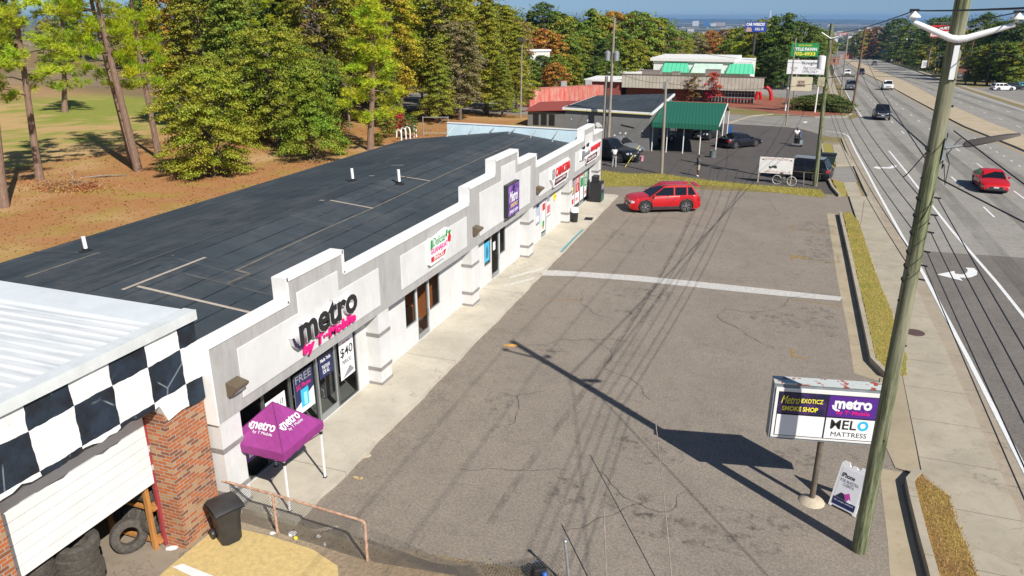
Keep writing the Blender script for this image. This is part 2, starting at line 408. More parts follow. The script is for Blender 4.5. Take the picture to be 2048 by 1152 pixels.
def gp(*ps): return [tuple(G(*p)[:2]) for p in ps]
def interp(tab, u):
    if u <= tab[0][0]: return tab[0][1]
    for (a, x), (b, y) in zip(tab, tab[1:]):
        if u <= b: return x + (y - x) * (u - a) / (b - a)
    return tab[-1][1]
USTEP = [-30, -10, 0, 10, 20, 30, 40, 50, 60, 65, 70, 75, 80, 85, 90, 95, 100, 110, 120, 130, 140, 150, 170, 190, 210, 230, 260, 300, 350, 400, 450, 500, 550, 600, 650, 700, 750, 800, 850, 900, 950]
def ribbon_mb(fl, fr, u0, u1, off, mb=None, h=0):
    mb = mb or MB(); us = [u0] + [u for u in USTEP if u0 + 0.05 < u < u1 - 0.05] + [u1]; o = len(mb.v)
    for u in us:
        z = gz(u) + off
        if h: mb.v += [(fl(u), u, z - h), (fl(u), u, z), (fr(u), u, z), (fr(u), u, z - h)]
        else: mb.v += [(fl(u), u, z), (fr(u), u, z)]
    k = 4 if h else 2
    for i in range(len(us) - 1):
        for j in range(k - 1):
            a = o + i * k + j; mb.f.append((a, a + 1, a + k + 1, a + k)); mb.mi.append(mb.cur)
    if h:
        mb.f.append((o, o + 1, o + 2, o + 3)); a = o + (len(us) - 1) * 4; mb.f.append((a, a + 3, a + 2, a + 1)); mb.mi += [mb.cur] * 2
    return mb
RT = [(-30, 13.9), (0, 13.5), (40, 13.05), (55, 12.87), (67, 12.6), (88, 12.35), (100, 12.45), (115, 12.75), (130, 13.2), (168, 14.1), (210, 15.1), (260, 16.3), (344, 18.2), (470, 22.3), (700, 29.5), (955, 38)]
rr = lambda u: interp(RT, u)
EL = [(-30, 7.6), (22, 7.33), (36, 7.17), (45, 6.91), (54, 6.68), (59, 6.53), (71, 6.32), (81, 6.17), (92, 6.2)]
el = lambda u: interp(EL, u)
redge = lambda u: interp([(0, 34.5), (100, 34.8), (146, 35.6), (221, 39.2), (312, 45.0), (462, 54.5), (700, 66), (955, 79)], u)
# highway: asphalt from the gutter to the far shoulder
struct('highway', ribbon_mb(lambda u: el(u) - 0.15 if u < 96 else (5.9 if u < 112 else rr(u) - 4.0), lambda u: redge(u) + .9, -30, 950, 0.004), A_ROAD)
sheet('asphalt_patch', [(7.35, 5), (7.25, 30), (7.25, 44.6), (12.5, 45.1), (17, 45.5), (17, 5)], A_PATCH, 0.008)
# lane markings
def line(name, f, u0, u1, w=0.13, m=PAINT, off=0.012): return struct(name, ribbon_mb(lambda u: f(u) - w / 2, lambda u: f(u) + w / 2, u0, u1, off), m)
def dashes(name, f, starts, ln, w=0.13, m=PAINT, off=0.012):
    mb = MB()
    for s in starts: ribbon_mb(lambda u: f(u) - w / 2, lambda u: f(u) + w / 2, s, s + ln, off, mb)
    return struct(name, mb, m)
line('edge_line', el, -30, 91, 0.16)
mb = MB(); pv = [(6.2, 91), (6.1, 93.4), (5.75, 95.2), (5.0, 96.4), (3.9, 97.2)]
for (a, b), (c, d) in zip(pv, pv[1:]):
    n = Vector((d - b, a - c, 0)).normalized() * 0.08
    mb.quad((a - n.x, b - n.y, gz(b) + .012), (c - n.x, d - n.y, gz(d) + .012), (c + n.x, d + n.y, gz(d) + .012), (a + n.x, b + n.y, gz(b) + .012))
struct('edge_line', mb, PAINT)
line('turn_lane_line', lambda u: interp([(0, 10.9), (37.6, 10.27), (43.5, 10.07), (49.4, 9.78), (56.2, 9.66), (61.7, 9.51), (81.5, 9.25)], u), -30, 81.5, 0.16)
line('edge_line', lambda u: rr(u) - 3.75 + 0.6 * sst((150 - u) / 30.) * 0.4, 119, 600, 0.16)
dashes('lane_dashes', rr, [54.4 - 12.2 * k for k in range(1, 6)] + [54.4, 65.4, 76.2, 86.2, 98.2, 112.4] + [126 + 12.2 * k for k in range(30)], 3.0)
dashes('lane_dashes', lambda u: rr(u) + 3.3 + 0.3 * sst((u - 70) / 50), [60.9 - 12.2 * k for k in range(1, 6)] + [60.9, 73.2, 84, 94, 103.4, 116.3, 126.5] + [140 + 12.2 * k for k in range(28)], 3.0)
dashes('turn_bay_dashes', lambda u: interp([(60, 18.9), (76, 19.05), (88, 19.1), (99, 19.4)], u), [67 + 2.9 * k for k in range(11)], 0.9, 0.11)
yl = lambda u: interp([(0, 23.6), (60, 22.3), (84.4, 21.26), (98, 20.6), (113, 20.05), (131, 20.7), (168, 21.5), (217, 22.8), (260, 24.0), (344, 25.5), (470, 29.3), (700, 36.5), (955, 44.5)], u)
line('median_line_yellow', yl, -30, 900, 0.14, PAINT_Y)
mr = lambda u: interp([(0, 26.4), (60, 25.8), (101, 25.1), (122, 25.0), (168, 26.4), (256, 31.1), (344, 34), (470, 38.5), (700, 46), (955, 54)], u)
line('median_line_yellow', lambda u: mr(u) + 0.35, -30, 900, 0.14, PAINT_Y)
struct('median', ribbon_mb(lambda u: yl(u) + 0.55, mr, -30, 940, 0.16, h=0.2), mk('median_concrete', (0.36, 0.28, 0.17), 0.9, var=0.2, scale=0.5, color2=(0.46, 0.38, 0.27)))
dashes('lane_dashes', lambda u: rr(u) + 14.9 + (u - 115) * 0.008, [101.4 + 12.2 * k - 12.2 * 5 for k in range(36)], 3.0)
dashes('lane_dashes', lambda u: rr(u) + 19.2 + max(0, u - 220) * .014, [106 + 12.2 * k - 12.2 * 5 for k in range(36)], 3.0)
line('edge_line', lambda u: redge(u), -30, 900, 0.16)
# turn arrows
def arrow(name, pts, m=PAINT):
    return sheet(name, pts, m, 0.014)
qa = lambda *ps: gp(*[(1600 + x / 3.292, 250 + y / 3.292) for x, y in ps])
arrow('turn_arrow', qa((900, 985), (1015, 962), (1022, 980), (1070, 986), (1098, 972), (1105, 955), (1088, 940), (1146, 943), (1168, 965), (1164, 988), (1130, 1003), (1095, 1009), (1052, 1006), (1072, 1028)))
arrow('turn_arrow', qa((480, 282), (508, 271), (512, 277), (570, 279), (598, 275), (600, 266), (636, 268), (632, 280), (600, 288), (530, 286), (528, 293)))
# gutter, kerb and sidewalk on the near side
struct('gutter', ribbon_mb(lambda u: el(u) - 0.72, lambda u: el(u) - 0.13, -30, 92, 0.010), CONC_G)
def kerb(name, f, u0, u1, w=0.16, h=0.13, m=CONC): return struct(name, ribbon_mb(lambda u: f(u) - w, f, u0, u1, h, h=h + 0.06), m)
kerb('kerb', lambda u: el(u) - 0.72, -30, 70.4, h=0.10); kerb('kerb', lambda u: el(u) - 0.72, 76, 90, h=0.10)
struct('sidewalk', ribbon_mb(lambda u: interp([(0, 4.9), (15, 5.15), (20.6, 4.45), (27, 4.72), (29, 4.75), (32, 4.95), (51, 4.55), (58, 4.45)], u), lambda u: el(u) - 0.88, -30, 57.6, 0.10, h=0.14), CONC)
sheet('sidewalk', gp((1662, 359), (1690, 366), (1716, 364), (1706, 334), (1671, 334)), A_SIDE, 0.012)
sheet('sidewalk', gp((1664, 291), (1680, 291), (1710, 332), (1672, 333)), CONC, 0.008, h=0.1)
sheet('sidewalk', gp((1686, 367), (1711, 366), (1723, 392), (1695, 392)), CONC, 0.008, h=0.09)
sheet('verge_grass', gp((1645, 288), (1664, 291), (1672, 333), (1652, 322)), GRASS, 0.01, h=0.08)
sheet('verge_grass', gp((1664, 361), (1685, 367), (1694, 391), (1678, 393)), GRASS, 0.01, h=0.10)
sheet('verge_grass', gp((1686, 430), (1698, 428), (1716, 446), (1750, 552), (1784, 636), (1811, 724), (1812, 756), (1768, 752), (1750, 725), (1730, 630), (1700, 500)), GRASS, 0.01, h=0.15)
sheet('verge_grass', gp((1838, 957), (1896, 1002), (1920, 1082), (1948, 1152), (1975, 1230), (1880, 1230), (1862, 1152), (1822, 975)), GRASS2, 0.01, h=0.15)
# concrete gutter bands and kerbs of the parking lot islands
sheet('gutter', gp((1654, 427), (1674, 428), (1696, 525), (1712, 605), (1738, 722), (1764, 750), (1766, 765), (1708, 747), (1695, 660), (1674, 555), (1662, 480)), CONC_A, 0.008)
def pathkerb(name, px, w=0.16, h=0.18, m=CONC):
    pts = [Vector((*G(*p)[:2], 0)) for p in px]; mb = MB(); L = []
    for i, p in enumerate(pts):
        d = (pts[min(i + 1, len(pts) - 1)] - pts[max(i - 1, 0)]).normalized(); n = Vector((-d.y, d.x, 0)) * w / 2; z = gz(p.y)
        L.append([(p.x + n.x, p.y + n.y, z - .05), (p.x + n.x, p.y + n.y, z + h), (p.x - n.x, p.y - n.y, z + h), (p.x - n.x, p.y - n.y, z - .05)])
    for a in L: mb.v += a
    for i in range(len(L) - 1):
        for j in range(3): a = i * 4 + j; mb.f.append((a, a + 1, a + 5, a + 4)); mb.mi.append(0)
    mb.f += [(0, 1, 2, 3), tuple(len(mb.v) - 4 + k for k in (3, 2, 1, 0))]; mb.mi += [0, 0]
    return struct(name, mb, m)
pathkerb('kerb', [(1680, 431), (1700, 520), (1718, 605), (1744, 727), (1772, 756)], 0.17, 0.24)
sheet('gutter', gp((1758, 937), (1826, 948), (1802, 972), (1812, 1015), (1845, 1152), (1862, 1230), (1785, 1230), (1775, 1080)), CONC_A, 0.008)
pathkerb('kerb', [(1834, 953), (1817, 972), (1825, 1010), (1845, 1090), (1862, 1152), (1880, 1230)], 0.2, 0.24)
ap = gp((1768, 762), (1792, 757), (1830, 948), (1762, 934), (1712, 752))
apron = [(4.75, 27.2), (4.75, 24), (4.6, 21), (4.5, 20.6), (3.55, 20.8), (2.95, 24), (2.95, 27.0), (4.0, 27.1)]
sheet('driveway_apron', [(4.85, 27.4), (4.8, 24), (4.85, 20.5), (3.9, 20.9), (3.7, 22.5), (3.75, 25), (4.0, 26.9)], CONC_A, zf=lambda x, y: 0.009 + 0.087 * sst((x - 3.7) / 0.75))
pathkerb('kerb', [(1657, 362), (1665, 378), (1679, 394)], 0.16, 0.2)
pathkerb('kerb', [(1643, 289), (1649, 322)], 0.16, 0.15)
# parking lot, walkway, grass strip, car wash lot, side street
sheet('parking_lot', [(-13.2, 13.0), (-8.3, 12.95), (-3.5, 13.5), (3, 13.8), (4.9, 13.8), (4.9, 57.5), (3.2, 57.6), (-13.2, 55.4), (-13.2, 40)], A_LOT, 0.004)
sheet('verge_grass', gp((1203, 342), (1262, 348), (1322, 348), (1420, 362), (1520, 371), (1600, 376), (1640, 380), (1650, 396), (1600, 391), (1500, 379), (1420, 371), (1330, 369), (1260, 373), (1200, 374)), GRASS, 0.010)
sheet('car_wash_lot', [(-24, 58.8), (-10, 59.6), (3.4, 58.0), (4.4, 62), (4.4, 66.5), (3.6, 70), (3.4, 82.2), (3.3, 92.6), (1.5, 97.6), (-0.4, 99.8), (-8.3, 100.6), (-24, 100.6)], A_WASH, 0.006)
sheet('side_street', [(-60, 100.8), (-8.3, 100.8), (-0.4, 99.95), (1.55, 97.75), (3.35, 92.8), (4.2, 90.8), (5.9, 90.4), (7, 112), (7.8, 120.2), (4.5, 123.2), (-0.3, 117.2), (-5.3, 114.7), (-8.7, 116), (-10.7, 129.5), (-16, 131), (-30, 122), (-60, 120)], A_SIDE, 0.008)
sheet('street_arrow', gp((1604, 244.5), (1610, 243), (1616, 243.5), (1612, 246), (1614, 247)), PAINT, 0.014)
sheet('white_paint_band', gp((1087, 541), (1112, 541), (1180, 545), (1280, 552), (1450, 569), (1600, 585), (1684, 594), (1680, 602), (1560, 592), (1450, 581), (1280, 563), (1150, 553), (1075, 551)), paintmat('dull_white', (.60, .58, .53), .75), 0.010)
for q in ([(1580, 452), (1594, 452), (1594, 453), (1582, 453), (1590, 460), (1587, 460)], [(1582, 510), (1616, 516), (1615, 519), (1588, 514), (1588, 521), (1583, 521)], [(1581, 698), (1587, 698), (1589, 712), (1614, 716), (1612, 718), (1583, 714)]):
    sheet('bay_mark', gp(*q), paintmat('faded_bay_yellow', (0.38, 0.25, 0.08), 0.9) if 'faded_bay_yellow' not in MATS else MATS['faded_bay_yellow'], 0.010)
# cable shadow painted as a faint dark strip on the lot, and oil stains
t = NT('cable_shadow_strip'); al = t.math('MULTIPLY', t.ramp(t.noise(3.0, 6, rough=0.8, stretch=(1, 0.4, 1)), 0.4, 0.68), 0.3)
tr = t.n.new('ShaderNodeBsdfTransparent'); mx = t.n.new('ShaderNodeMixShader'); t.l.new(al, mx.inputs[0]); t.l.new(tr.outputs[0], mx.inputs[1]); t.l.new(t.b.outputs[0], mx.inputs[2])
t.l.new(mx.outputs[0], t.n['Material Output'].inputs[0]); CABLE_SHADOW = t.out((0.055, 0.048, 0.043), 0.8, 0.3)
def shadow_strip(px, w, off, off0=0.009, name='cable_shadow_strip'):
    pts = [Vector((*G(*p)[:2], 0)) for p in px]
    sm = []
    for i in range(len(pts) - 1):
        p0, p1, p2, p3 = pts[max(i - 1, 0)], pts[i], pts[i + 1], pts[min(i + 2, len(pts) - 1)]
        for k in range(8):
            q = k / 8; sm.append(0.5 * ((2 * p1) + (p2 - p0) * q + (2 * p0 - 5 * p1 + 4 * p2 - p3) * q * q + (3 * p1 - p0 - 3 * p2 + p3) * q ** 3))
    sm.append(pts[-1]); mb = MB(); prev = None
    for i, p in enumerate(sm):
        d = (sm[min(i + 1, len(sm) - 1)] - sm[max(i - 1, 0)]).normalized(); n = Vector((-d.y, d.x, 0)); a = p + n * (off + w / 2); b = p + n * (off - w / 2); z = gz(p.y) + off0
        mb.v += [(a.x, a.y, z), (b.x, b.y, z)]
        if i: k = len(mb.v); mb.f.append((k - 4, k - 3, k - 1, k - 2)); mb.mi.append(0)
    return struct(name, mb, CABLE_SHADOW)
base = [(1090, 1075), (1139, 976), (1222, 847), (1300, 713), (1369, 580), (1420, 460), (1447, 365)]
for k, (o_, w_) in enumerate([(1.45, .22)]): shadow_strip(base, w_, o_, 0.0085 + 0.0004 * k)

t = NT('oil_stain'); al = t.math('MULTIPLY', t.ramp(t.noise(2.6, 8, rough=0.8), 0.50, 0.70), 0.5)
tr = t.n.new('ShaderNodeBsdfTransparent'); mx = t.n.new('ShaderNodeMixShader'); t.l.new(al, mx.inputs[0]); t.l.new(tr.outputs[0], mx.inputs[1]); t.l.new(t.b.outputs[0], mx.inputs[2])
t.l.new(mx.outputs[0], t.n['Material Output'].inputs[0]); OIL = t.out((0.035, 0.03, 0.028), 0.6, 0.4)
rs_ = random.Random(12)
for k, (px, a, b) in enumerate((((1645, 485), 1.5, 1.2), ((1640, 512), 1.3, 1.8), ((1632, 628), .9, 1.2), ((1650, 660), .8, .9), ((1630, 455), 1.5, 1.5), ((1560, 640), 1.3, 1.0), ((1290, 590), 2.2, .8), ((1270, 625), 1.0, .6), ((1290, 440), 1.0, .5), ((1300, 900), 1.2, .9), ((1250, 1000), 1.5, .7), ((1130, 985), .8, .8), ((1500, 1040), 1.6, .5), ((1100, 700), .7, .5), ((1230, 470), .8, .9), ((1000, 800), .6, .9), ((1590, 920), .9, .7), ((1400, 1070), 2.2, .6))):
    g_ = G(*px); struct('oil_stain', MB().poly([(g_.x + a * rs_.uniform(.7, 1.1) * math.cos(q), g_.y + b * rs_.uniform(.7, 1.1) * math.sin(q), gz(g_.y) + .0090 + .0002 * k) for q in [j * .5236 for j in range(12)]]), OIL)
for a, b in (((1597, 459), (1677, 470)), ((1590, 511), (1679, 529)), ((1590, 599), (1684, 613)), ((1080, 602), (1170, 598)), ((1000, 520), (1040, 516))):
    a, b = G(*a), G(*b); n_ = Vector((a.y - b.y, b.x - a.x, 0)).normalized() * .035; struct('bay_mark', MB().poly([p + Vector((0, 0, .0102)) for p in (a + n_, a - n_, b - n_, b + n_)]), MATS['faded_bay_yellow'])
CRK = mk('crack_dark', (.07, .06, .05), .9)
for k, (px, ln, a0) in enumerate((((1040, 690), 5, .3), ((1180, 500), 6, 1.2), ((1480, 470), 8, 2.8), ((1550, 700), 5, 1.9), ((980, 860), 4, .9), ((1300, 800), 6, 2.2), ((1400, 980), 5, 3.0), ((900, 940), 3.5, .2), ((1560, 430), 6, 1.5), ((1230, 640), 4, 2.6), ((1450, 620), 6, 1.1), ((1120, 1060), 3, .5))):
    g_ = G(*px); p = Vector((g_.x, g_.y, 0)); a = a0; pts = [p]
    for j in range(int(ln / .18)): a += rs_.gauss(0, .35) + (a0 - a) * .12; p = p + Vector((math.cos(a), math.sin(a), 0)) * .18; pts.append(p)
    mb = MB()
    for j, p in enumerate(pts):
        d = (pts[min(j + 1, len(pts) - 1)] - pts[max(j - 1, 0)]).normalized(); w_ = .011 * rs_.uniform(.4, 1.3) * math.sin(math.pi * (j + .3) / len(pts)) ** .3; n_ = Vector((-d.y, d.x, 0)) * w_; z = gz(p.y) + .0125; mb.v += [(p.x + n_.x, p.y + n_.y, z), (p.x - n_.x, p.y - n_.y, z)]
        if j: q = len(mb.v); mb.f.append((q - 4, q - 3, q - 1, q - 2)); mb.mi.append(0)
    struct('crack', mb, CRK)
# worn and patched wheel paths on the highway
def wheelpath(f, u0, u1, w, off):
    return struct('wheel_path', ribbon_mb(lambda u: f(u) - w / 2, lambda u: f(u) + w / 2, u0, u1, off), WPATH)
t = NT('wheel_path_mat'); al = t.math('MULTIPLY', t.ramp(t.noise(0.35, 6, rough=0.7, stretch=(3, 0.15, 1)), 0.3, 0.75), 0.32)
tr = t.n.new('ShaderNodeBsdfTransparent'); mx = t.n.new('ShaderNodeMixShader'); t.l.new(al, mx.inputs[0]); t.l.new(tr.outputs[0], mx.inputs[1]); t.l.new(t.b.outputs[0], mx.inputs[2])
t.l.new(mx.outputs[0], t.n['Material Output'].inputs[0]); WPATH = t.out((0.05, 0.047, 0.044), 0.8, 0.3)
for k, (o_, w_) in enumerate([(-1.7, 1.0), (1.6, 1.3), (4.9, 1.2), (17, 1.2), (21, 1.2)]): wheelpath(lambda u, o_=o_: rr(u) + o_, -20, 600, w_, 0.0095 + 0.0003 * k)
# manhole cover
mb = MB(); c = G(1829, 670); mb.lathe([(0.36, 0.0), (0.36, 0.012), (0.30, 0.014), (0.30, 0.010)], 24, Matrix.Translation((c.x, c.y, 0.105)))
tag(mb.build('manhole_cover', mk('rusty_iron', (0.09, 0.05, 0.045), 0.8, var=0.3, scale=12)), 'round rust brown manhole cover set in the sidewalk beside the highway', 'manhole cover')
# near corner: dirt, yellow pavement and concrete threshold of the tyre shop
sheet('yellow_pavement', [(-12.35, 10.6), (-12.3, 12.3), (-11.0, 12.35), (-9.6, 12.3), (-8.7, 12.0), (-8.35, 11.5), (-8.25, 10.6), (-8.2, 7), (-12.0, 7), (-12.3, 9.2)], PAINT_Y2, 0.010)
sheet('parking_line', gp((345, 1135), (365, 1128), (440, 1158), (420, 1170)), PAINT, 0.014)
sheet('threshold', [(-20, 6), (-12.2, 6), (-12.35, 12.4), (-20, 12.4)], concrete('threshold_concrete', (0.30, 0.25, 0.19), None, 0.8), 0.006)
# paving round the corner restaurant, hedge bed
t = NT('brick_paving'); bt = t.n.new('ShaderNodeTexBrick'); bt.inputs['Scale'].default_value = 2.0
bt.inputs['Color1'].default_value = (0.30, 0.075, 0.04, 1); bt.inputs['Color2'].default_value = (0.22, 0.06, 0.035, 1); bt.inputs['Mortar'].default_value = (0.22, 0.13, 0.09, 1); t.l.new(t.pos, bt.inputs['Vector'])
col = t.mix(t.math('MULTIPLY', t.ramp(t.noise(0.5, 6, rough=0.8), 0.4, 0.65), 0.5), bt.outputs[0], (0.33, 0.15, 0.09))
sheet('brick_paving', [(-10.3, 131), (-8.9, 129.5), (-4.2, 123.6), (-0.3, 117.9), (3.5, 118.4), (7.4, 125.5), (8.0, 127.5), (6.2, 140), (1.2, 158), (-6, 162), (-24, 150), (-24, 139)], t.out(col, 0.85, 0.3), 0.012)
pathkerb('kerb', [(1455, 248), (1500, 233), (1545, 229), (1580, 231), (1630, 235), (1690, 235), (1703, 228)], 0.25, 0.12)
# far left: pale lot behind the red wall, right hand lots
sheet('back_lot', [(-70, 121), (-37, 121), (-30, 132), (-30, 190), (-78, 190)], A_SIDE, 0.010)
sheet('side_lot', [(38, 138), (62, 138), (80, 235), (42.5, 235)], A_SIDE, 0.006)
sheet('side_lot', [(-2, 163), (6, 163), (6.5, 300), (-20, 300), (-20, 190)], A_SIDE, 0.006)
struct('sidewalk', ribbon_mb(lambda u: rr(u) - 7.2, lambda u: rr(u) - 5.6, 128, 420, 0.02), CONC)
struct('sidewalk', ribbon_mb(lambda u: redge(u) + 2.4, lambda u: redge(u) + 4, 145, 420, 0.02), CONC)
# distant ridge on the skyline
mb = MB(); N = 160
for i in range(N + 1):
    a = R(-62 + 124 * i / N) ; rad = 13500
    for k, (dr, hh) in enumerate(((0, -75), (900, 0.45), (1800, 1.0), (3200, 1.0))):
        x = math.sin(a) * (rad + dr) ; y = math.cos(a) * (rad + dr)
        top = -28 + 30 * (nz(x, y, 5200, 7) - 0.35) + 14 * (nz(x, y, 1500, 2) - .5) + 9 * sst((a - 0.15) * 2)
        mb.v.append((x, y, -75 + (top + 75) * hh if hh > 0 else -75))
for i in range(N):
    for k in range(3): a = i * 4 + k; mb.f.append((a, a + 4, a + 5, a + 1)); mb.mi.append(0)
struct('hills', mb, mk('far_forest', (0.035, 0.055, 0.03), 1.0, var=0.4, scale=0.002), smooth=True)
# ============================================================ STRIP MALL
t = NT('stucco'); a = t.ramp(t.noise(0.8, 6, rough=0.7), 0.3, 0.7); b = t.ramp(t.noise(3.5, 7, rough=0.8, stretch=(1, 1, 0.16)), 0.5, 0.68)
col = t.mix(a, (0.66, 0.66, 0.645), (0.56, 0.555, 0.535)); col = t.mix(t.math('MULTIPLY', b, 0.22), col, (0.36, 0.33, 0.28)); t.bump(t.noise(60, 3), 0.25, 0.01); STUCCO = t.out(col, 0.85, 0.3)
t = NT('stucco_taupe'); b = t.ramp(t.noise(2.4, 7, rough=0.8, stretch=(1, 1, 0.2)), 0.42, 0.66)
t.bump(t.noise(60, 3), 0.25, 0.01); TAUPE = t.out(t.mix(b, (0.40, 0.39, 0.375), (0.315, 0.305, 0.29)), 0.85, 0.3)
BAND = mk('stucco_grey_band', (0.25, 0.235, 0.22), 0.8, var=0.15, scale=3); CAP = mk('parapet_cap_white', (0.78, 0.77, 0.74), 0.6, var=0.05, scale=2)
SIDEM = mk('stucco_cream', (0.45, 0.42, 0.36), 0.85, var=0.1, scale=1)
t = NT('roof_membrane'); a = t.ramp(t.noise(0.25, 6, rough=0.7, stretch=(0.4, 1, 1)), 0.3, 0.7); b = t.ramp(t.noise(9, 6, rough=0.8, stretch=(0.15, 3, 1)), 0.55, 0.75)
col = t.mix(a, (0.030, 0.040, 0.050), (0.060, 0.072, 0.080)); col = t.mix(t.math('MULTIPLY', b, 0.45), col, (0.12, 0.13, 0.13))
fz = t.math('FRACT', t.math('DIVIDE', t.x, 0.95)); col = t.mix(t.math('MULTIPLY', t.math('LESS_THAN', fz, 0.06), t.ramp(t.noise(0.5, 4), 0.35, 0.5)), col, (0.012, 0.016, 0.02)); pd_ = t.noise(.32, 6, rough=.75, stretch=(1, .5, 1)); col = t.mix(t.math('MULTIPLY', t.ramp(pd_, .52, .62), .35), col, (.11, .115, .115)); fy_ = t.math('FRACT', t.math('DIVIDE', t.y, 6.3)); col = t.mix(t.math('MULTIPLY', t.math('LESS_THAN', fy_, .012), .5), col, (.10, .105, .105))
st2 = t.noise(1.2, 7, rough=.8, stretch=(.3, 1.5, 1)); col = t.mix(t.math('MULTIPLY', t.ramp(st2, .5, .72), .45), col, (.018, .024, .03)); sp = t.noise(22, 4, rough=0.9); col = t.mix(t.math('MULTIPLY', t.ramp(sp, 0.70, 0.78), 0.5), col, (0.25, 0.25, 0.23)); t.bump(t.noise(6, 5), 0.15, 0.02)
ROOFM = t.out(col, 0.72, 0.3)
GLASS = bpy.data.materials.new('shop_glass'); GLASS.use_nodes = True; n = GLASS.node_tree.nodes; l = GLASS.node_tree.links
gl = n.new('ShaderNodeBsdfGlossy'); gl.inputs['Roughness'].default_value = 0.03; tr = n.new('ShaderNodeBsdfTransparent'); tr.inputs[0].default_value = (0.62, 0.68, 0.68, 1)
lw = n.new('ShaderNodeLayerWeight'); lw.inputs[0].default_value = 0.12; mx = n.new('ShaderNodeMixShader'); l.new(lw.outputs['Fresnel'], mx.inputs[0]); l.new(tr.outputs[0], mx.inputs[1]); l.new(gl.outputs[0], mx.inputs[2]); l.new(mx.outputs[0], n['Material Output'].inputs[0])
mall = thing('strip_mall', 'long white stucco row of shops with stepped parapet and black flat roof', 'building', (-12.6, 12.6, 0))
def mp(name, mb, m, par=None, **k):
    """part of the strip mall given in world coordinates"""
    o = mb.build(name, m, **k); par = par or mall; o.parent = par
    if par is mall: o.matrix_parent_inverse = Matrix.Translation(-Vector(mall.location))
    return o
XF, XW = -12.1, -12.6
# openings (u0,u1,z0,z1)
OPEN = [(13.8, 19.55, 0.16, 2.5), (22.98, 23.88, 1.02, 2.5), (23.93, 24.93, 0.16, 2.5), (24.98, 25.97, 1.02, 2.5),
        (30.74, 31.58, 1.05, 2.5), (31.64, 32.68, 0.16, 2.5), (32.74, 33.55, 1.08, 2.5),
        (38.3, 39.08, 1.1, 2.5), (39.3, 40.22, 0.16, 2.5), (40.28, 41.08, 1.12, 2.5), (45.25, 50.0, 0.16, 2.55)]
mb = MB(); ue = sorted({12.6, 51.2} | {o[0] for o in OPEN} | {o[1] for o in OPEN}); ze = sorted({0.0, 2.75} | {o[2] for o in OPEN} | {o[3] for o in OPEN})
for a, b in zip(ue, ue[1:]):
    for c, d in zip(ze, ze[1:]):
        if any(o[0] - .001 <= a and b <= o[1] + .001 and o[2] - .001 <= c and d <= o[3] + .001 for o in OPEN): continue
        mb.quad((XW, a, c), (XW, b, c), (XW, b, d), (XW, a, d))
for a, b, c, d in OPEN:
    x1, x2 = XW, XW - 0.14
    mb.quad((x1, a, c), (x2, a, c), (x2, a, d), (x1, a, d)); mb.quad((x1, b, c), (x1, b, d), (x2, b, d), (x2, b, c))
    mb.quad((x1, a, c), (x1, b, c), (x2, b, c), (x2, a, c)); mb.quad((x1, a, d), (x2, a, d), (x2, b, d), (x1, b, d))
mp('front_wall', mb, STUCCO)
# side and back walls, all standing on the ground
RB = -27.1
mb = MB(); mb.box(RB, -12.1, 51.02, 51.2, 0, 2.74); mp('side_wall', mb, SIDEM)
mb = MB(); mb.box(RB, RB + 0.2, 12.6, 51.0, -0.05, 3.15); mb.box(RB + 0.2, XW - 0.3, 12.6, 12.8, 0, 3.2); mp('back_wall', mb, SIDEM)
# fascia with stepped parapet
top = [(12.55, 4.80), (15.62, 4.80), (15.62, 5.44), (18.36, 5.44), (18.36, 4.78), (27.87, 4.76), (27.87, 5.40), (30.84, 5.41), (30.84, 6.04), (33.9, 6.03), (33.9, 5.40), (36.69, 5.38), (36.69, 4.76), (46.17, 4.76), (46.17, 5.40), (48.74, 5.40), (48.74, 4.78), (51.2, 4.76)]
mb = MB(); mb.prism([(12.55, 2.75)] + top + [(51.2, 2.75)], 'x', XF - 0.38, XF)
mp('fascia', mb, TAUPE)
mb = MB(); mb.box(XW - .3, XF - 0.382, 12.6, 51.0, 2.76, 2.95); mp('soffit', mb, TAUPE)
mb = MB()   # cap follows the steps, 3 mm proud of the fascia
for (a, za), (b, zb) in zip(top, top[1:]):
    if a == b: mb.box(XF - 0.42, XF + 0.03, a - 0.05, a + 0.05, min(za, zb) + 0.0, max(za, zb) + 0.065 - 0.002)
    else:
        vs = [(x, y, z + dz) for (y, z) in ((a, za), (b, zb)) for x in (XF - 0.42, XF + 0.03) for dz in (-.05, 0.065)]
        mb.add(vs, [(0, 1, 3, 2), (4, 6, 7, 5), (0, 4, 5, 1), (2, 3, 7, 6), (1, 5, 7, 3), (0, 2, 6, 4)])
mb.box(XF - 0.42, XF + 0.015, 12.50, 12.548, 2.75, 4.865)
mp('parapet_cap', mb, CAP)
# raised sign panels: pale fields framed in taupe
P = [[(13.45, 3.04), (13.45, 4.38), (15.98, 4.38), (15.98, 4.97), (18.0, 4.97), (18.0, 4.33), (20.35, 4.33), (20.35, 3.03)],
     [(21.84, 3.05), (21.84, 4.29), (27.6, 4.31), (27.58, 3.03)],
     [(29.0, 3.09), (29.0, 5.0), (31.6, 5.0), (31.6, 5.65), (33.5, 5.65), (33.5, 4.98), (35.75, 4.98), (35.72, 3.08)],
     [(37.2, 3.08), (37.2, 4.3), (42.75, 4.3), (42.78, 3.03)], [(44.2, 3.1), (44.2, 4.28), (46.5, 4.28), (46.5, 5.0), (48.4, 5.0), (48.4, 4.26), (50.5, 4.22), (50.5, 3.1)]]
for p in P:
    mb = MB(); mb.prism(p, 'x', XF + 0.001, XF + 0.035); mp('fascia_panel', mb, STUCCO, bevel=0.012)
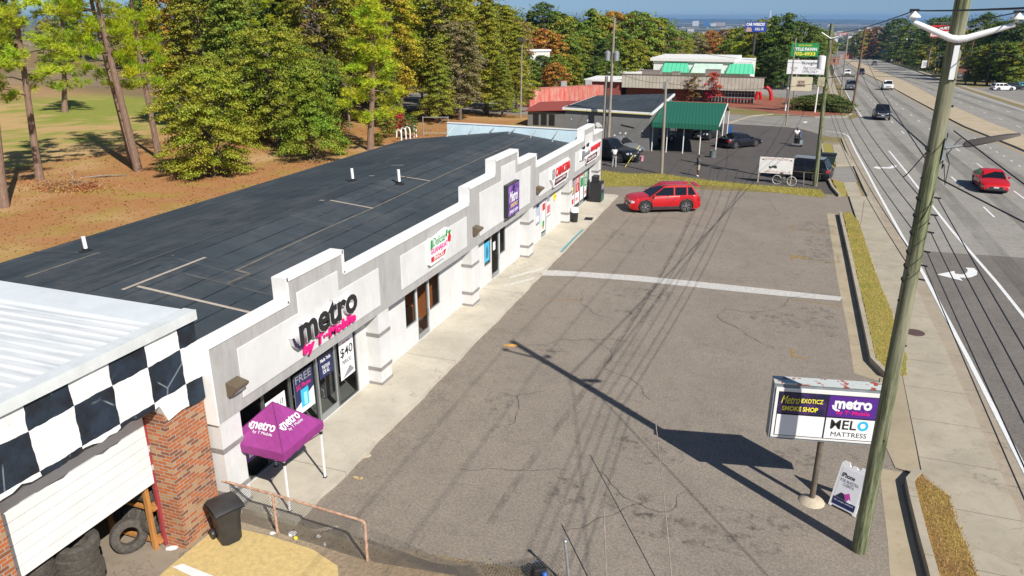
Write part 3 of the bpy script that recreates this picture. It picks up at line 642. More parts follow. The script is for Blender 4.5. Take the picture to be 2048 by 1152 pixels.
# pilasters with two grey bands and a plinth
for i, (a, b) in enumerate([(12.57, 13.3), (20.18, 20.9), (28.12, 28.88), (35.66, 36.35), (43.14, 43.85), (50.45, 51.18)]):
    mb = MB(); mb.box(XW + 0.002, XF - 0.012, a, b, 0.0, 2.745); pl = mp('pilaster', mb, STUCCO)
    for z in (0.68, 1.93):
        mb = MB(); mb.box(XW + 0.003, XF + 0.012, a - .022, b + .022, z, z + 0.12); mp('grey_band', mb, BAND, pl)
    mb = MB(); mb.box(XW + 0.003, XF + 0.012, a - .022, b + .022, 0.10, 0.24); mp('plinth', mb, BAND, pl)
# roof, slightly falling to the back, with seams, tape strips and edge trim
def rz_(x): return 4.33 - 0.12 * abs(x + 19)
mb = MB()
RP = [(-12.48, 12.6), (-12.48, 51.0), (-19, 51.0), (-27.25, 51.0), (-27.25, 12.6), (-19, 12.6)]
mb.add([(x, y, rz_(x)) for x, y in RP] + [(x, y, rz_(x) - 0.18) for x, y in RP], [(0, 5, 2, 1), (5, 4, 3, 2), (6, 7, 8, 11), (11, 8, 9, 10)] + [(i, (i + 1) % 6, (i + 1) % 6 + 6, i + 6) for i in range(6)])
roof = mp('roof', mb, ROOFM)
def rstrip(name, px, w, m, off=0.012):
    mb = MB(); pts = []
    for q in px:
        d = ray(*q); t_ = 1.0
        for _ in range(20): p = d * t_ + Vector((0, 0, CAMH)); t_ *= (rz_(p.x) - CAMH) / (p.z - CAMH)
        pts.append(d * t_ + Vector((0, 0, CAMH)))
    for a, b in zip(pts, pts[1:]):
        n = Vector((a.y - b.y, b.x - a.x, 0)).normalized() * w / 2
        mb.add([(a.x + n.x, a.y + n.y, rz_(a.x) + off), (a.x - n.x, a.y - n.y, rz_(a.x) + off), (b.x - n.x, b.y - n.y, rz_(b.x) + off), (b.x + n.x, b.y + n.y, rz_(b.x) + off)], [(0, 1, 2, 3)])
    return mp(name, mb, m, roof)
TAPE = mk('bare_flashing_tape', (0.40, 0.34, 0.28), 0.8, var=0.15, scale=4); SEAM = mk('grey_seam', (0.14, 0.13, 0.11), 0.8, var=0.35, scale=2); SEAM2 = mk('dull_seam', (0.075, 0.078, 0.078), 0.8, var=0.5, scale=1)
rstrip('flashing_strip', [(245, 580), (411, 515)], 0.14, TAPE); rstrip('flashing_strip', [(275, 573), (523, 631)], 0.13, TAPE, 0.014)
rstrip('flashing_strip', [(639, 401), (662, 401), (746, 417)], 0.12, TAPE); rstrip('flashing_strip', [(738, 352), (797, 352), (860, 362)], 0.12, TAPE); rstrip('flashing_strip', [(782, 331), (846, 330)], 0.10, TAPE)
rstrip('seam', [(800, 358), (1046, 280)], 0.10, SEAM2, 0.016); rstrip('seam', [(475, 540), (640, 463), (745, 417), (890, 349), (1050, 277)], 0.13, SEAM)
rstrip('seam', [(470, 540), (500, 548), (455, 568)], 0.14, SEAM, 0.015); rstrip('seam', [(200, 505), (50, 555)], 0.12, SEAM); rstrip('seam', [(65, 504), (165, 506)], 0.10, SEAM2)
rstrip('seam', [(345, 511), (560, 592)], 0.12, SEAM2); rstrip('seam', [(160, 567), (430, 472)], 0.08, SEAM2); rstrip('seam', [(370, 548), (560, 595)], 0.10, SEAM2); rstrip('seam', [(120, 566), (250, 575)], 0.08, SEAM2); rstrip('seam', [(180, 508), (400, 514)], .07, SEAM2)
rstrip('seam', [(360, 705), (620, 590), (930, 412), (1165, 285)], 0.16, mk('gravelly_edge', (0.10, 0.09, 0.075), 0.95, var=0.5, scale=3), 0.02)
rstrip('seam', [(395, 568), (560, 512), (700, 450)], .05, SEAM2)
# debris lying along the back of the parapet
random.seed(8); mb = MB()
for i in range(60):
    y = random.uniform(14, 50); x = -12.62 - random.random() ** 2 * 0.9; s_ = random.uniform(0.04, 0.16)
    mb.obox((x, y, rz_(x) + .01), (s_, s_ * random.uniform(.8, 3), s_ * .5), random.random() * 3)
mp('roof_debris', mb, mk('leaf_debris', (0.06, 0.05, 0.035), 0.95, var=0.5, scale=5))['kind'] = 'stuff'
# vent pipes
for q, tp in (((173, 503), (166, 473)), ((706, 362), (704, 337)), ((799, 368), (797, 339))):
    d = ray(*q); t_ = 1.0
    for _ in range(20): p = d * t_ + Vector((0, 0, CAMH)); t_ *= (rz_(p.x) - CAMH) / (p.z - CAMH)
    p = d * t_ + Vector((0, 0, CAMH)); tz = atU(*tp, p.y).z; hh = tz - p.z
    mb = MB(); mb.tube([(p.x, p.y, p.z - .02), (p.x - .03, p.y, p.z + hh)], 0.075, 12); v_ = mp('vent_pipe', mb, WHITEV, smooth=True)
    mb = MB(); mb.lathe([(0.26, 0.0), (0.25, 0.02), (0.11, 0.05), (0.10, 0.13), (0.08, 0.13)], 14, Matrix.Translation(p)); mp('pipe_boot', mb, DARK, v_)
# far light-blue parapet with braces
BLUEP = mk('pale_blue_boarding', (0.60, 0.76, 0.82), 0.6, var=0.12, scale=0.8)
fp = [(-23.75, 51.03, 2.75, 4.70), (-19, 51.03, 2.75, 4.68), (-12.5, 51.03, 2.75, 4.64)]
mb = MB()
for (x0, y0, a0, b0), (x1, y1, a1, b1) in zip(fp, fp[1:]):
    mb.add([(x0, y0, a0), (x1, y1, a1), (x1, y1, b1), (x0, y0, b0), (x0, y0 + .12, a0), (x1, y1 + .12, a1), (x1, y1 + .12, b1), (x0, y0 + .12, b0)], [(0, 1, 2, 3), (4, 7, 6, 5), (3, 2, 6, 7), (0, 4, 5, 1), (0, 3, 7, 4), (1, 5, 6, 2)])
bp_ = mp('end_parapet', mb, BLUEP)
mb = MB()
for (x0, y0, a0, b0), (x1, y1, a1, b1) in zip(fp, fp[1:]):
    mb.add([(x0, y0 - .04, b0 + .002), (x1, y1 - .04, b1 + .002), (x1, y1 - .04, b1 + .07), (x0, y0 - .04, b0 + .07), (x0, y0 + .16, b0 + .002), (x1, y1 + .16, b1 + .002), (x1, y1 + .16, b1 + .07), (x0, y0 + .16, b0 + .07)], [(0, 1, 2, 3), (4, 7, 6, 5), (3, 2, 6, 7), (0, 4, 5, 1), (0, 3, 7, 4), (1, 5, 6, 2)])
mp('parapet_cap', mb, CAP)
for k in range(7):
    x = -23.2 + k * 1.6; y = 51.03; zt = 4.55
    mb = MB(); mb.tube([(x, y - .02, zt), (x - .25, y - 0.75, rz_(x) + .02)], 0.035, 6); mb.obox((x - .25, y - .75, rz_(x)), (.2, .2, .03)); mp('parapet_brace', mb, GALV)
# wall lamps
LAMPM = mk('bronze_lamp', (0.17, 0.13, 0.085), 0.45, 0.4)
for i, u in enumerate((13.15, 28.45, 36.95)):
    lb = ['brown wedge wall lamp on the fascia left of the black metro lettering', 'brown wedge wall lamp between the snack shop sign and the tall smoke shop sign', 'brown wedge wall lamp beside the red butcher shop sign'][i]
    lo = thing('wall_lamp', lb, 'lamp', (XF, u, 3.4), 0, 'wedge lamps on the shop fascia')
    mb = MB(); mb.prism([(0.0, 0.30), (0.34, 0.22), (0.34, 0.16), (0.10, -0.08), (0.0, -0.08)], 'y', -0.22, 0.22); mb.build('lamp_housing', LAMPM, lo, bevel=0.01)
    mb = MB(); mb.add([(0.335, -.19, 0.145), (0.335, .19, 0.145), (0.12, .19, -0.075), (0.12, -.19, -0.075)], [(0, 1, 2, 3)]); mb.build('lamp_lens', mk('lamp_lens', (0.35, 0.33, 0.3), 0.3), lo)
# windows and doors
FRM = mk('dark_aluminium', (0.16, 0.165, 0.165), 0.4, 0.6); FRML = mk('mill_aluminium', (0.42, 0.45, 0.46), 0.4, 0.7)
def window(a, b, c, d, name='window', m=FRML, fw=0.05, x=XW - 0.05):
    mb = MB(); mb.box(x - .04, x + .02, a, a + fw, c, d); mb.box(x - .04, x + .02, b - fw, b, c, d); mb.box(x - .04, x + .02, a + fw, b - fw, c, c + fw); mb.box(x - .04, x + .02, a + fw, b - fw, d - fw, d)
    w = mp(name, mb, m)
    mb = MB(); mb.quad((x - .01, a + fw, c + fw), (x - .01, b - fw, c + fw), (x - .01, b - fw, d - fw), (x - .01, a + fw, d - fw)); mp('pane', mb, GLASS, w); return w
def door(a, b, c=0.165, d=2.49, m=FRML, hs=1):
    w = window(a, b, c, d, 'door', m, 0.085, XW - 0.045)
    y = b - 0.16 if hs > 0 else a + 0.16
    mb = MB(); mb.tube([(XW - .02, y, 0.95), (XW + .06, y, 0.98), (XW + .06, y, 1.22), (XW - .02, y, 1.25)], 0.014, 6); mp('handle', mb, ALU, w, smooth=True)
    mb = MB(); mb.box(XW - .06, XW - .015, a + .085, b - .085, c + 0.085, c + 0.24); mp('kick_plate', mb, m, w)
window(13.82, 14.76, .17, 2.49, m=FRM); window(14.78, 15.97, .17, 2.49, m=FRM); window(15.99, 17.25, .17, 2.49, m=FRM); door(17.28, 18.33, hs=-1); window(18.36, 19.53, .17, 2.49, m=FRM)
for (a, b, c, d) in OPEN[1:10]:
    (door if c < 0.5 else window)(a + .005, b - .005, c + .005, d - .005)
for a, b in ((45.27, 46.4), (46.42, 47.55), (48.6, 49.98)): window(a, b, .17, 2.54)
door(47.57, 48.58, d=2.54)
# interiors seen through the glass
INT_F = mk('shop_floor', (0.26, 0.24, 0.21), 0.35, var=0.15, scale=1.5); INT_W = mk('shop_inner_wall', (0.30, 0.28, 0.26), 0.9, var=0.1); ORW = mk('orange_inner_wall', (0.62, 0.16, 0.03), 0.8)
fl_ = MB(); fl_.box(-19.9, XW - 0.16, 12.85, 50.9, 0.0, 0.15); mp('shop_floor', fl_, INT_F)
mb = MB(); mb.box(-20.0, -19.9, 12.8, 51.0, 0, 2.9); mb.box(-20, -12.9, 12.8, 51.0, 2.96, 3.0)
for u in (20.5, 28.5, 36.0, 43.5): mb.box(-19.88, XW - 0.16, u - .06, u + .06, 0.16, 2.94)
mp('inner_wall', mb, INT_W)
mb = MB(); mb.box(-16.2, -15.9, 20.7, 28.3, 0.16, 2.9); mb.box(-15.85, -12.9, 26.2, 26.3, 0.16, 2.9); mb.box(-13.6, -12.95, 24.3, 24.42, 0.16, 1.4); mp('inner_wall', mb, ORW)
random.seed(5); mb = MB()
for (x, y, w_, d_, h_) in ((-15, 15, .6, 1.8, 1.0), (-16.2, 18, .7, 2.2, 1.1), (-13.6, 18.9, .5, .5, .9), (-14, 14.2, .5, .6, 1.3), (-15.5, 24, .6, 1.5, 1.0), (-15, 31, .5, 2, 1.2), (-14.5, 39.5, .6, 2, 1.3), (-14.6, 47, .6, 2.4, 1.6)):
    mb.obox((x, y, .16), (w_, d_, h_))
    mb.obox((x, y, .16 + h_), (w_ + .1, d_ + .1, .05))
mp('shop_counter', mb, mk('counter', (0.14, 0.12, 0.12), 0.6, var=0.4, scale=3))
# walkway with its broken front edge
def edge(u): return -10.50 + 0.02 * math.sin(u * 1.7) - 0.46 * max(0, u - 20) / 31
us = [12.9 + 0.6 * k for k in range(65)]
pts = [(-12.62, 12.9), (-12.62, 51.9)] + [(edge(u) + random.uniform(-.03, .03) * (1 if u < 35 else .3), u) for u in us[::-1]]
pts[2:2] = [(-10.95, 51.9)]
pts = [p for p in pts if p[1] <= 51.9]
sheet('walkway', pts, CONC_W, 0.0, h=0.15)
mb = MB(); ribbon_mb(lambda u: edge(u) - .12, lambda u: edge(u) + .01, 37.2, 42.0, 0.156, mb); struct('kerb_paint', mb, paintmat('kerb_blue', (0.10, 0.32, 0.36), 0.5))
FADE = paintmat('faded_white', (.66, .63, .55), .6)
sheet('white_paint_band', [(-12.0, 32.4), (-11.9, 32.1), (-10.8, 34.0), (-10.8, 34.5)], FADE, 0.156)
sheet('white_paint_band', [(-11.8, 31.2), (-11.7, 30.9), (-10.75, 32.4), (-10.8, 32.8)], FADE, 0.158)
# crumbs of broken concrete along the walkway edge
random.seed(21); CRUMB = mk('broken_concrete', (0.45, 0.38, 0.28), 0.9, var=0.2, scale=6); WOODC = mk('weathered_board', (0.50, 0.36, 0.18), 0.85, var=0.2, scale=5)
def flat_scrap(name, px, s, m, label, cat='debris', rz=0.0, group=None):
    g_ = G(*px); mb = MB(); n = 7; z = 0.012
    pr = [(math.cos(2 * math.pi * k / n) * s[0] * random.uniform(.7, 1.1), math.sin(2 * math.pi * k / n) * s[1] * random.uniform(.7, 1.1)) for k in range(n)]
    mb.prism(pr, 'z', 0, s[2]); o = mb.build(name, m, loc=(g_.x, g_.y, g_.z + z), rz=rz); return tag(o, label, cat, group)
flat_scrap('concrete_chunk', (730, 915), (.24, .07, .06), CRUMB, 'long pale broken kerb piece lying on the asphalt right of the purple canopy', rz=0.7)
flat_scrap('concrete_chunk', (713, 957), (.13, .06, .02), WOODC, 'small flat tan scrap on the asphalt below the long broken kerb piece')
flat_scrap('cardboard_scrap', (661, 972), (.14, .12, .04), WOODC, 'crumpled tan cardboard beside the canopy right front leg', 'litter')
flat_scrap('orange_peel_scrap', (1021, 692), (.28, .10, .03), mk('orange_scrap', (0.62, 0.33, 0.08), 0.8, var=0.3, scale=9), 'orange and white torn scrap lying on the open asphalt of the parking lot', 'litter', rz=0.3)
flat_scrap('concrete_chunk', (785, 845), (.16, .1, .07), CRUMB, 'pale broken concrete piece at the walkway edge below the metro door')
flat_scrap('paper_scrap', (632, 993), (.10, .05, .02), WHITEV, 'white paper scrap at the walkway edge near the canopy legs', 'litter')
flat_scrap('paper_scrap', (1118, 507), (.12, .08, .02), WHITEV, 'white paper scrap on the asphalt just below the blue kerb paint', 'litter')
# ---------------------------------------------------------------- shop signs
def poster(a, b, c, d, m, label, x=XW - 0.03, bits=()):
    p = thing('window_poster', label, 'poster', (x, (a + b) / 2, c)); M = Matrix.Translation((0, a - (a + b) / 2, 0)) @ FR
    plate(M, 0, b - a, 0, d - c, 0, 0.006).build('sheet', m, p)
    for q in bits:
        if q[0] == 'T': text('lettering', q[1], q[4], q[5], M @ Matrix.Translation((q[2], q[3], 0.007)), q[6], p, 0.002, 0.012)
        else: blobpoly(q[1], M @ Matrix.Translation((0, 0, 0.0065 + 0.001 * q[3])), 0, 0.001).build('picture', q[2], p)
    return p
R_ = lambda x0, x1, y0, y1: [(x0, y0), (x1, y0), (x1, y1), (x0, y1)]
poster(14.85, 15.72, 1.0, 2.05, WHITEV, 'white window poster announcing iPhone 13 on us behind the purple canopy', bits=[('T', 'iPhone 13', .1, .72, .66, .17, BLACK), ('T', 'ON US', .2, .46, .46, .17, BLACK), ('B', R_(.25, .6, 0.02, .38), NAVY, 1)])
poster(16.15, 17.08, .95, 2.25, WHITEV, 'window poster reading FREE with a blue phone picture left of the metro door', bits=[('B', [(0, .25), (.93, .62), (.93, 1.3), (0, 1.3)], NAVY, 0), ('T', 'FREE', .08, 1.0, .78, .24, GREYT), ('T', '5G Phone', .1, .78, .7, .16, MAGENTA), ('B', R_(.28, .66, .16, .74), CYAN, 1), ('B', R_(.42, .58, .2, .6), mk('pale_cyan', (.3, .7, .8), .4), 2)])
poster(18.55, 19.38, .98, 2.42, WHITEV, 'white window poster reading $40 period right of the metro door', bits=[('T', '$40', .06, .72, .72, .36, BLACK), ('T', 'PERIOD.', .14, .5, .56, .14, BLACK), ('B', [(.1, 0.03), (.8, .12), (.55, .36)], GREYT, 1), ('T', 'ONE PRICE', .2, 1.2, .45, .07, MAGENTA)])
poster(17.42, 18.16, 1.55, 2.3, NAVY, 'black door notice with white print on the metro shop door', bits=[('T', 'THE PLAN\nFOR ALL', .15, .1, .42, .3, WHITEV), ('T', 'Nada Yada', .1, .52, .54, .12, WHITEV)])
poster(13.86, 14.6, .75, 1.75, PURPLE, 'purple window poster with pink print at the left corner of the metro shop', bits=[('B', R_(.05, .5, .42, .5), MAGENTA, 1), ('T', 'E', .12, .1, .24, .26, WHITEV), ('B', R_(0.03, .7, .85, .95), MAGENTA, 1)])
poster(30.84, 31.42, 1.25, 2.2, CYAN, 'bright blue poster in the left window of the smoke shop', bits=[('B', [(.12, .2), (.4, .15), (.48, .5), (.3, .8), (.16, .6)], mk('teal_print', (.02, .18, .3), .5), 1)])
poster(31.9, 32.2, 1.55, 1.95, WHITEV, 'small white paper notice taped to the smoke shop door')
poster(38.36, 39.02, 1.2, 2.4, mk('grey_blue_print', (.42, .46, .56), .5, var=.4, scale=6), 'pale poster with blue text in the window left of the snack shop door', bits=[('B', R_(.1, .56, .1, .42), WHITEV, 1), ('B', R_(.1, .56, .9, 1.1), NAVY, 1)])
poster(39.42, 40.1, .5, 2.3, WHITEV, 'white menu sheet covering the door between the two poster windows', bits=[('B', R_(.1, .6, 1.2, 1.6), REDV, 1), ('B', R_(.12, .5, .2, .6), GREENV, 1), ('B', R_(.2, .4, .1, .3), ORANGEV, 2)])
poster(40.34, 41.02, 1.2, 2.4, WHITEV, 'white poster with red print in the window right of the snack shop door', bits=[('B', R_(.06, .62, .12, .6), mk('pink_print', (.6, .12, .15), .5), 1), ('T', 'MENU', .1, .8, .48, .2, NAVY)])
for a, b, m_, lb, wd in ((45.33, 46.3, mk('photo_print', (.32, .22, .24), .5, var=.7, scale=5), 'colourful photo poster in the leftmost window of the butcher shop', ''), (46.48, 47.45, REDV, 'red and white poster in the second window of the butcher shop', 'CARNES\nRES'), (48.7, 49.5, GREENV, 'green and white poster in the right window of the butcher shop', 'FRUTAS\nPOLLO')):
    poster(a, b, .5, 2.45, WHITEV, lb, bits=[('B', R_(.05, b - a - .05, .75, 1.9), m_, 0)] + ([('T', wd, .14, .85, .62, .9, WHITEV), ('T', 'abierto', .1, .2, .6, .3, REDV)] if wd else [('B', R_(.2, .6, .9, 1.3), YEL, 1), ('B', R_(.1, .8, .15, .5), REDV, 1)]))
poster(47.68, 48.45, .5, 2.4, WHITEV, 'white poster with orange band on the butcher shop door', bits=[('B', R_(.06, .7, .9, 1.5), GREENV, 1), ('B', R_(.06, .7, 1.6, 1.8), ORANGEV, 1)])
y_ = thing('round_sign', 'small yellow round sign hanging on the wall beside the snack shop window', 'sign', (XW, 41.7, 2.1)); mb = MB(); mb.lathe([(0.24, 0), (0.26, .02), (.25, .05)], 16, FR); mb.build('disc', YEL, y_); text('lettering', 'OPEN', .34, .12, Matrix.Translation((0.055, -.17, -.06)) @ FR, ORANGEV, y_)
# big metro sign: channel letters on white backers
sg = thing('metro_sign', 'large black metro lettering with pink by T-Mobile script on the first shop', 'sign', (XF + 0.035, 15.6, 3.1))
M = Matrix.Translation((0.10, 0.14, 0.40)) @ FR
RIM = mk('letter_return_white', (0.62, 0.62, 0.62), 0.5)
text('letter_returns', 'metro', 3.02, 0.78, M @ Matrix.Translation((-.02, -.02, -0.10)), RIM, sg, 0.13, 0.045)
text('lettering', 'metro', 2.98, 0.74, M @ Matrix.Translation((0, 0, 0.035)), BLACK, sg, 0.012, 0.03)
sw = [(-.38, .38), (-.3, .12), (-.12, -.04), (.12, -.04), (.12, .02), (-.08, .06), (-.22, .2), (-.3, .38)]
blobpoly([(x + .05, y - .02) for x, y in sw], M @ Matrix.Translation((0, 0, -.1)), 0, .13).build('swoosh_return', RIM, sg); blobpoly([(x + .05, y - .02) for x, y in sw], M @ Matrix.Translation((0, 0, .035)), 0, .012).build('swoosh', mk('metro_purple_dark', (.03, .02, .06), .5), sg)
M2 = Matrix.Translation((0.03, 0.34, -0.06)) @ FR
text('script_lettering', 'by T··Mobile', 2.75, 0.40, M2, MAGENTA, sg, 0.05, 0.022, 0.12)
# snack shop sign
def logo_panel(name, label, u, z, w, h, outline, cat='sign', back=WHITEV, depth=0.12):
    o = thing(name, label, cat, (XF + 0.036, u, z)); blobpoly(outline, FR, 0, depth).build('backing', back, o); return o, Matrix.Translation((depth + 0.002, 0, 0)) @ FR
o, M = logo_panel('shop_sign', 'white cut out snack shop sign with pink GUANAJUAT lettering and a strawberry', 23.82, 3.3, 1.9, 1.0, [(0, .08), (.1, 0), (1.3, .02), (1.62, .28), (1.72, .5), (1.95, .55), (1.98, .8), (1.8, .98), (1.6, 1.12), (1.25, 1.1), (.9, 1.06), (.4, 1.0), (.08, 1.06), (0, .9)])
text('lettering', 'GUANAJUAT', 1.5, .27, M @ Matrix.Translation((.12, .36, 0)), MAGENTA, o, .004, .03)
blobpoly([(.12, .12), (1.3, .12), (1.45, .32), (.12, .32)], M, 0, .003).build('ribbon', REDV, o); text('lettering', 'SNACKS', .85, .17, M @ Matrix.Translation((.35, .15, .004)), WHITEV, o, .004, .02)
text('script_lettering', 'Delicias', 1.1, .32, M @ Matrix.Translation((.32, .68, 0)), GREENV, o, .004, .01, .3)
blobpoly([(.08, .6), (.3, .66), (.3, .96), (.14, .98)], M, 0, .004).build('leaf_picture', GREENV, o); blobpoly([(1.66, .52), (1.84, .5), (1.92, .66), (1.86, .84), (1.7, .84), (1.6, .68)], M, 0, .006).build('strawberry_picture', REDV, o)
blobpoly([(1.7, .84), (1.86, .84), (1.9, .94), (1.76, .98), (1.62, .92)], M, 0, .007).build('strawberry_leaf', GREENV, o); blobpoly([(1.42, .8), (1.56, .76), (1.62, 1.04), (1.48, 1.04)], M, 0, .005).build('leaf_picture', GREENV, o)
# smoke shop sign
o = thing('shop_sign', 'tall purple smoke shop light box with pale script lettering in black frame', 'sign', (XF + .036, 31.86, 3.2)); mb = MB(); mb.box(0, .22, 0, 1.56, 0, 1.54); mb.build('box', BLACK, o, bevel=.01); M = Matrix.Translation((.222, .05, .05)) @ FR
t = NT('galaxy_purple'); t_c = t.mix(t.ramp(t.noise(1.8, 5), .4, .62), (.10, .025, .26), (.28, .14, .42)); t_c = t.mix(t.ramp(t.noise(2.6, 4, dist=1), .52, .66), t_c, (.02, .03, .16)); GAL = t.out(t_c, .4)
blobpoly(R_(0, 1.46, 0, 1.44), M, 0, .004).build('face', GAL, o); text('script_lettering', 'Metro', 1.1, .52, M @ Matrix.Translation((.14, .62, .006)), WHITEV, o, .003, .02, .35)
text('lettering', 'EXOTICZ', .95, .16, M @ Matrix.Translation((.3, .38, .006)), YEL, o, .003, .01); text('lettering', 'SMOKE SHOP', 1.1, .14, M @ Matrix.Translation((.18, .1, .006)), WHITEV, o, .003, .02); blobpoly([(.5, 1.2), (.75, 1.1), (.9, 1.3), (.7, 1.42)], M, 0, .006).build('picture', NAVY, o)
# butcher sign
o, M = logo_panel('shop_sign', 'red CARNICERIA sign above a dark ribbon with a grey bull picture', 38.95, 3.1, 3.6, 1.2, [(0, .55), (.3, .3), (.5, 0), (2.9, .0), (3.2, .35), (3.65, .5), (3.65, 1.1), (3.2, 1.2), (.7, 1.1), (.2, 1.2), (0, 1.0)])
text('lettering', 'CARNICERIA', 2.85, .5, M @ Matrix.Translation((.75, .55, 0)), REDV, o, .04, .02); blobpoly([(.55, .1), (2.9, .1), (3.1, .4), (.7, .45)], M, 0, .01).build('ribbon', mk('dark_maroon', (.10, .02, .02), .5), o); text('lettering', 'LA GUANAJUATENSE', 2.0, .16, M @ Matrix.Translation((.75, .2, .012)), WHITEV, o, .004, .01)
blobpoly([(.05, .6), (.3, .5), (.62, .55), (.6, 1.0), (.4, 1.1), (.1, 1.05)], M, 0, .03).build('bull_picture', mk('grey_bull', (.32, .31, .30), .7, var=.3, scale=9), o)
o, M = logo_panel('shop_sign', 'grocery sign of black and red lettering with small cow shapes on the farthest shop', 45.2, 3.15, 5, 1.2, [(0, .5), (1.2, .45), (1.5, 0), (4.0, .0), (4.3, .5), (5.0, .6), (5.05, 1.1), (3.0, 1.15), (1.2, 1.1), (0, 1.1)])
text('lettering', 'B', .55, .5, M @ Matrix.Translation((.1, .55, 0)), mk('grey_letter', (.2, .2, .2), .6), o, .05, .05); text('lettering', 'GUANAJUAT', 2.6, .4, M @ Matrix.Translation((2.2, .6, 0)), REDV, o, .05, .03); blobpoly([(1.3, .1), (3.9, .1), (4.1, .45), (1.5, .45)], M, 0, .01).build('ribbon', mk('dark_maroon', (.10, .02, .02), .5), o)
text('lettering', 'TIENDA MEXICANA', 2.1, .18, M @ Matrix.Translation((1.6, .18, .012)), WHITEV, o, .004, .01); text('script_lettering', 'ienvenidos', 1.3, .35, M @ Matrix.Translation((.75, .62, 0)), GREYT, o, .03, .01, .2)
blobpoly([(.5, 1.12), (.8, 1.12), (.85, 1.28), (.5, 1.26)], M, -.06, .01).build('cow_picture', BLACK, o); blobpoly([(1.5, 1.14), (1.8, 1.14), (1.85, 1.34), (1.5, 1.3)], M, -.06, .01).build('cow_picture', BLACK, o)
# vending kiosk and small bin by the last shop
k = thing('vending_machine', 'black and green vending kiosk standing outside the farthest shop', 'vending machine', (-11.95, 49.55, .15))
mb = MB(); mb.box(-.4, .4, -.45, .45, 0, 1.35); mb.box(-.3, .1, -.4, .3, 1.35, 1.75); mb.build('cabinet', BLACK, k, bevel=.03); mb = MB(); mb.box(.401, .43, -.38, .38, .1, .62); mb.build('front_panel', mk('dark_green_panel', (.01, .10, .07), .4), k); mb = MB(); mb.box(.401, .42, -.3, .3, .85, 1.2); mb.build('screen', GREYT, k)
k = thing('trash_can', 'small black trash can with white liner against the fifth shop pillar', 'bin', (-11.85, 43.6, .15))
mb = MB(); mb.lathe([(.2, 0), (.24, .7), (.25, .72)], 14); mb.build('body', BLACK, k, smooth=True); mb = MB(); mb.lathe([(.255, .62), (.262, .76), (.2, .9), (.05, .93)], 14, close=False); mb.build('liner', WHITEV, k, smooth=True)
mb = MB(); mb.obox((-11.2, 44.6, .152), (.5, .7, .012), .1); tag(mb.build('door_mat', BLACK), 'small dark doormat on the walkway beside the black trash can', 'mat')
# ============================================================ TYRE SHOP
def wpart(root):
    inv = Matrix.Translation(-Vector(root.location))
    def f(name, mb, m, par=None, **k):
        o = mb.build(name, m, **k); o.parent = par or root
        if par is None: o.matrix_parent_inverse = inv
        return o
    return f
t = NT('brick'); sw_ = t.n.new('ShaderNodeCombineXYZ'); t.l.new(t.math('ADD', t.y, t.x), sw_.inputs[0]); t.l.new(t.z, sw_.inputs[1])
bt = t.n.new('ShaderNodeTexBrick'); bt.inputs['Scale'].default_value = 1.0; bt.inputs['Brick Width'].default_value = 0.26; bt.inputs['Row Height'].default_value = 0.092; bt.inputs['Mortar Size'].default_value = 0.010; bt.inputs['Bias'].default_value = -0.1
bt.inputs['Color1'].default_value = (0.48, 0.135, 0.035, 1); bt.inputs['Color2'].default_value = (0.24, 0.09, 0.04, 1); bt.inputs['Mortar'].default_value = (0.33, 0.30, 0.26, 1); t.l.new(sw_.outputs[0], bt.inputs['Vector'])
bt2 = t.n.new('ShaderNodeTexBrick'); bt2.inputs['Scale'].default_value = 1.0; bt2.inputs['Brick Width'].default_value = 0.26; bt2.inputs['Row Height'].default_value = 0.092; bt2.inputs['Mortar Size'].default_value = 0.0; bt2.inputs['Bias'].default_value = 0.0
bt2.inputs['Color1'].default_value = (0, 0, 0, 1); bt2.inputs['Color2'].default_value = (1, 1, 1, 1); bt2.offset = 0.5; t.l.new(sw_.outputs[0], bt2.inputs['Vector'])
tint = t.math('MULTIPLY', t.math('MULTIPLY', t.math('GREATER_THAN', bt2.outputs[0], 0.80), t.math('SUBTRACT', 1.0, bt.outputs['Fac'])), 0.75)
col = t.mix(tint, bt.outputs[0], (0.42, 0.27, 0.13)); col = t.mix(t.math('MULTIPLY', t.ramp(t.noise(3, 5), .5, .7), .25), col, (.12, .07, .05))
col = t.mix(t.math('MULTIPLY', t.math('MULTIPLY', t.math('LESS_THAN', bt2.outputs[0], 0.22), t.math('SUBTRACT', 1.0, bt.outputs['Fac'])), .7), col, (.10, .06, .045)); t.bump(bt.outputs['Fac'], -0.4, 0.01); BRICK = t.out(col, 0.85, .25)
t = NT('checker_band'); wob = t.math('MULTIPLY', t.math('SUBTRACT', t.noise(1.3, 3), .5), 0.16)
cu_ = t.math('FLOOR', t.math('DIVIDE', t.math('ADD', t.math('SUBTRACT', t.y, 7.30), wob), 0.93)); cz_ = t.math('FLOOR', t.math('DIVIDE', t.math('ADD', t.math('SUBTRACT', t.z, 3.20), wob), 0.88))
ck = t.math('MODULO', t.math('ADD', t.math('ADD', cu_, cz_), 20), 2.0)
blk = t.mix(t.ramp(t.noise(2.0, 5), .35, .65), (0.012, 0.014, 0.018), (0.022, 0.035, 0.055)); cr = t.math('LESS_THAN', t.voro(0.9, stretch=(1, 1, .8)), 0.012)
scr = t.ramp(t.noise(7, 8, rough=.9, stretch=(1, 3, .5)), .63, .7); blk = t.mix(t.math('MULTIPLY', t.math('MULTIPLY', cr, t.ramp(t.noise(.9, 3), .48, .55)), .5), blk, (.3, .36, .38)); blk = t.mix(t.math('MULTIPLY', scr, .3), blk, (.35, .38, .38))
wht = t.mix(t.ramp(t.noise(2.5, 6), .4, .7), (0.80, 0.80, 0.78), (.70, .69, .66)); wht = t.mix(t.math('MULTIPLY', t.math('LESS_THAN', t.voro(1.1), .008), .25), wht, (.4, .38, .34))
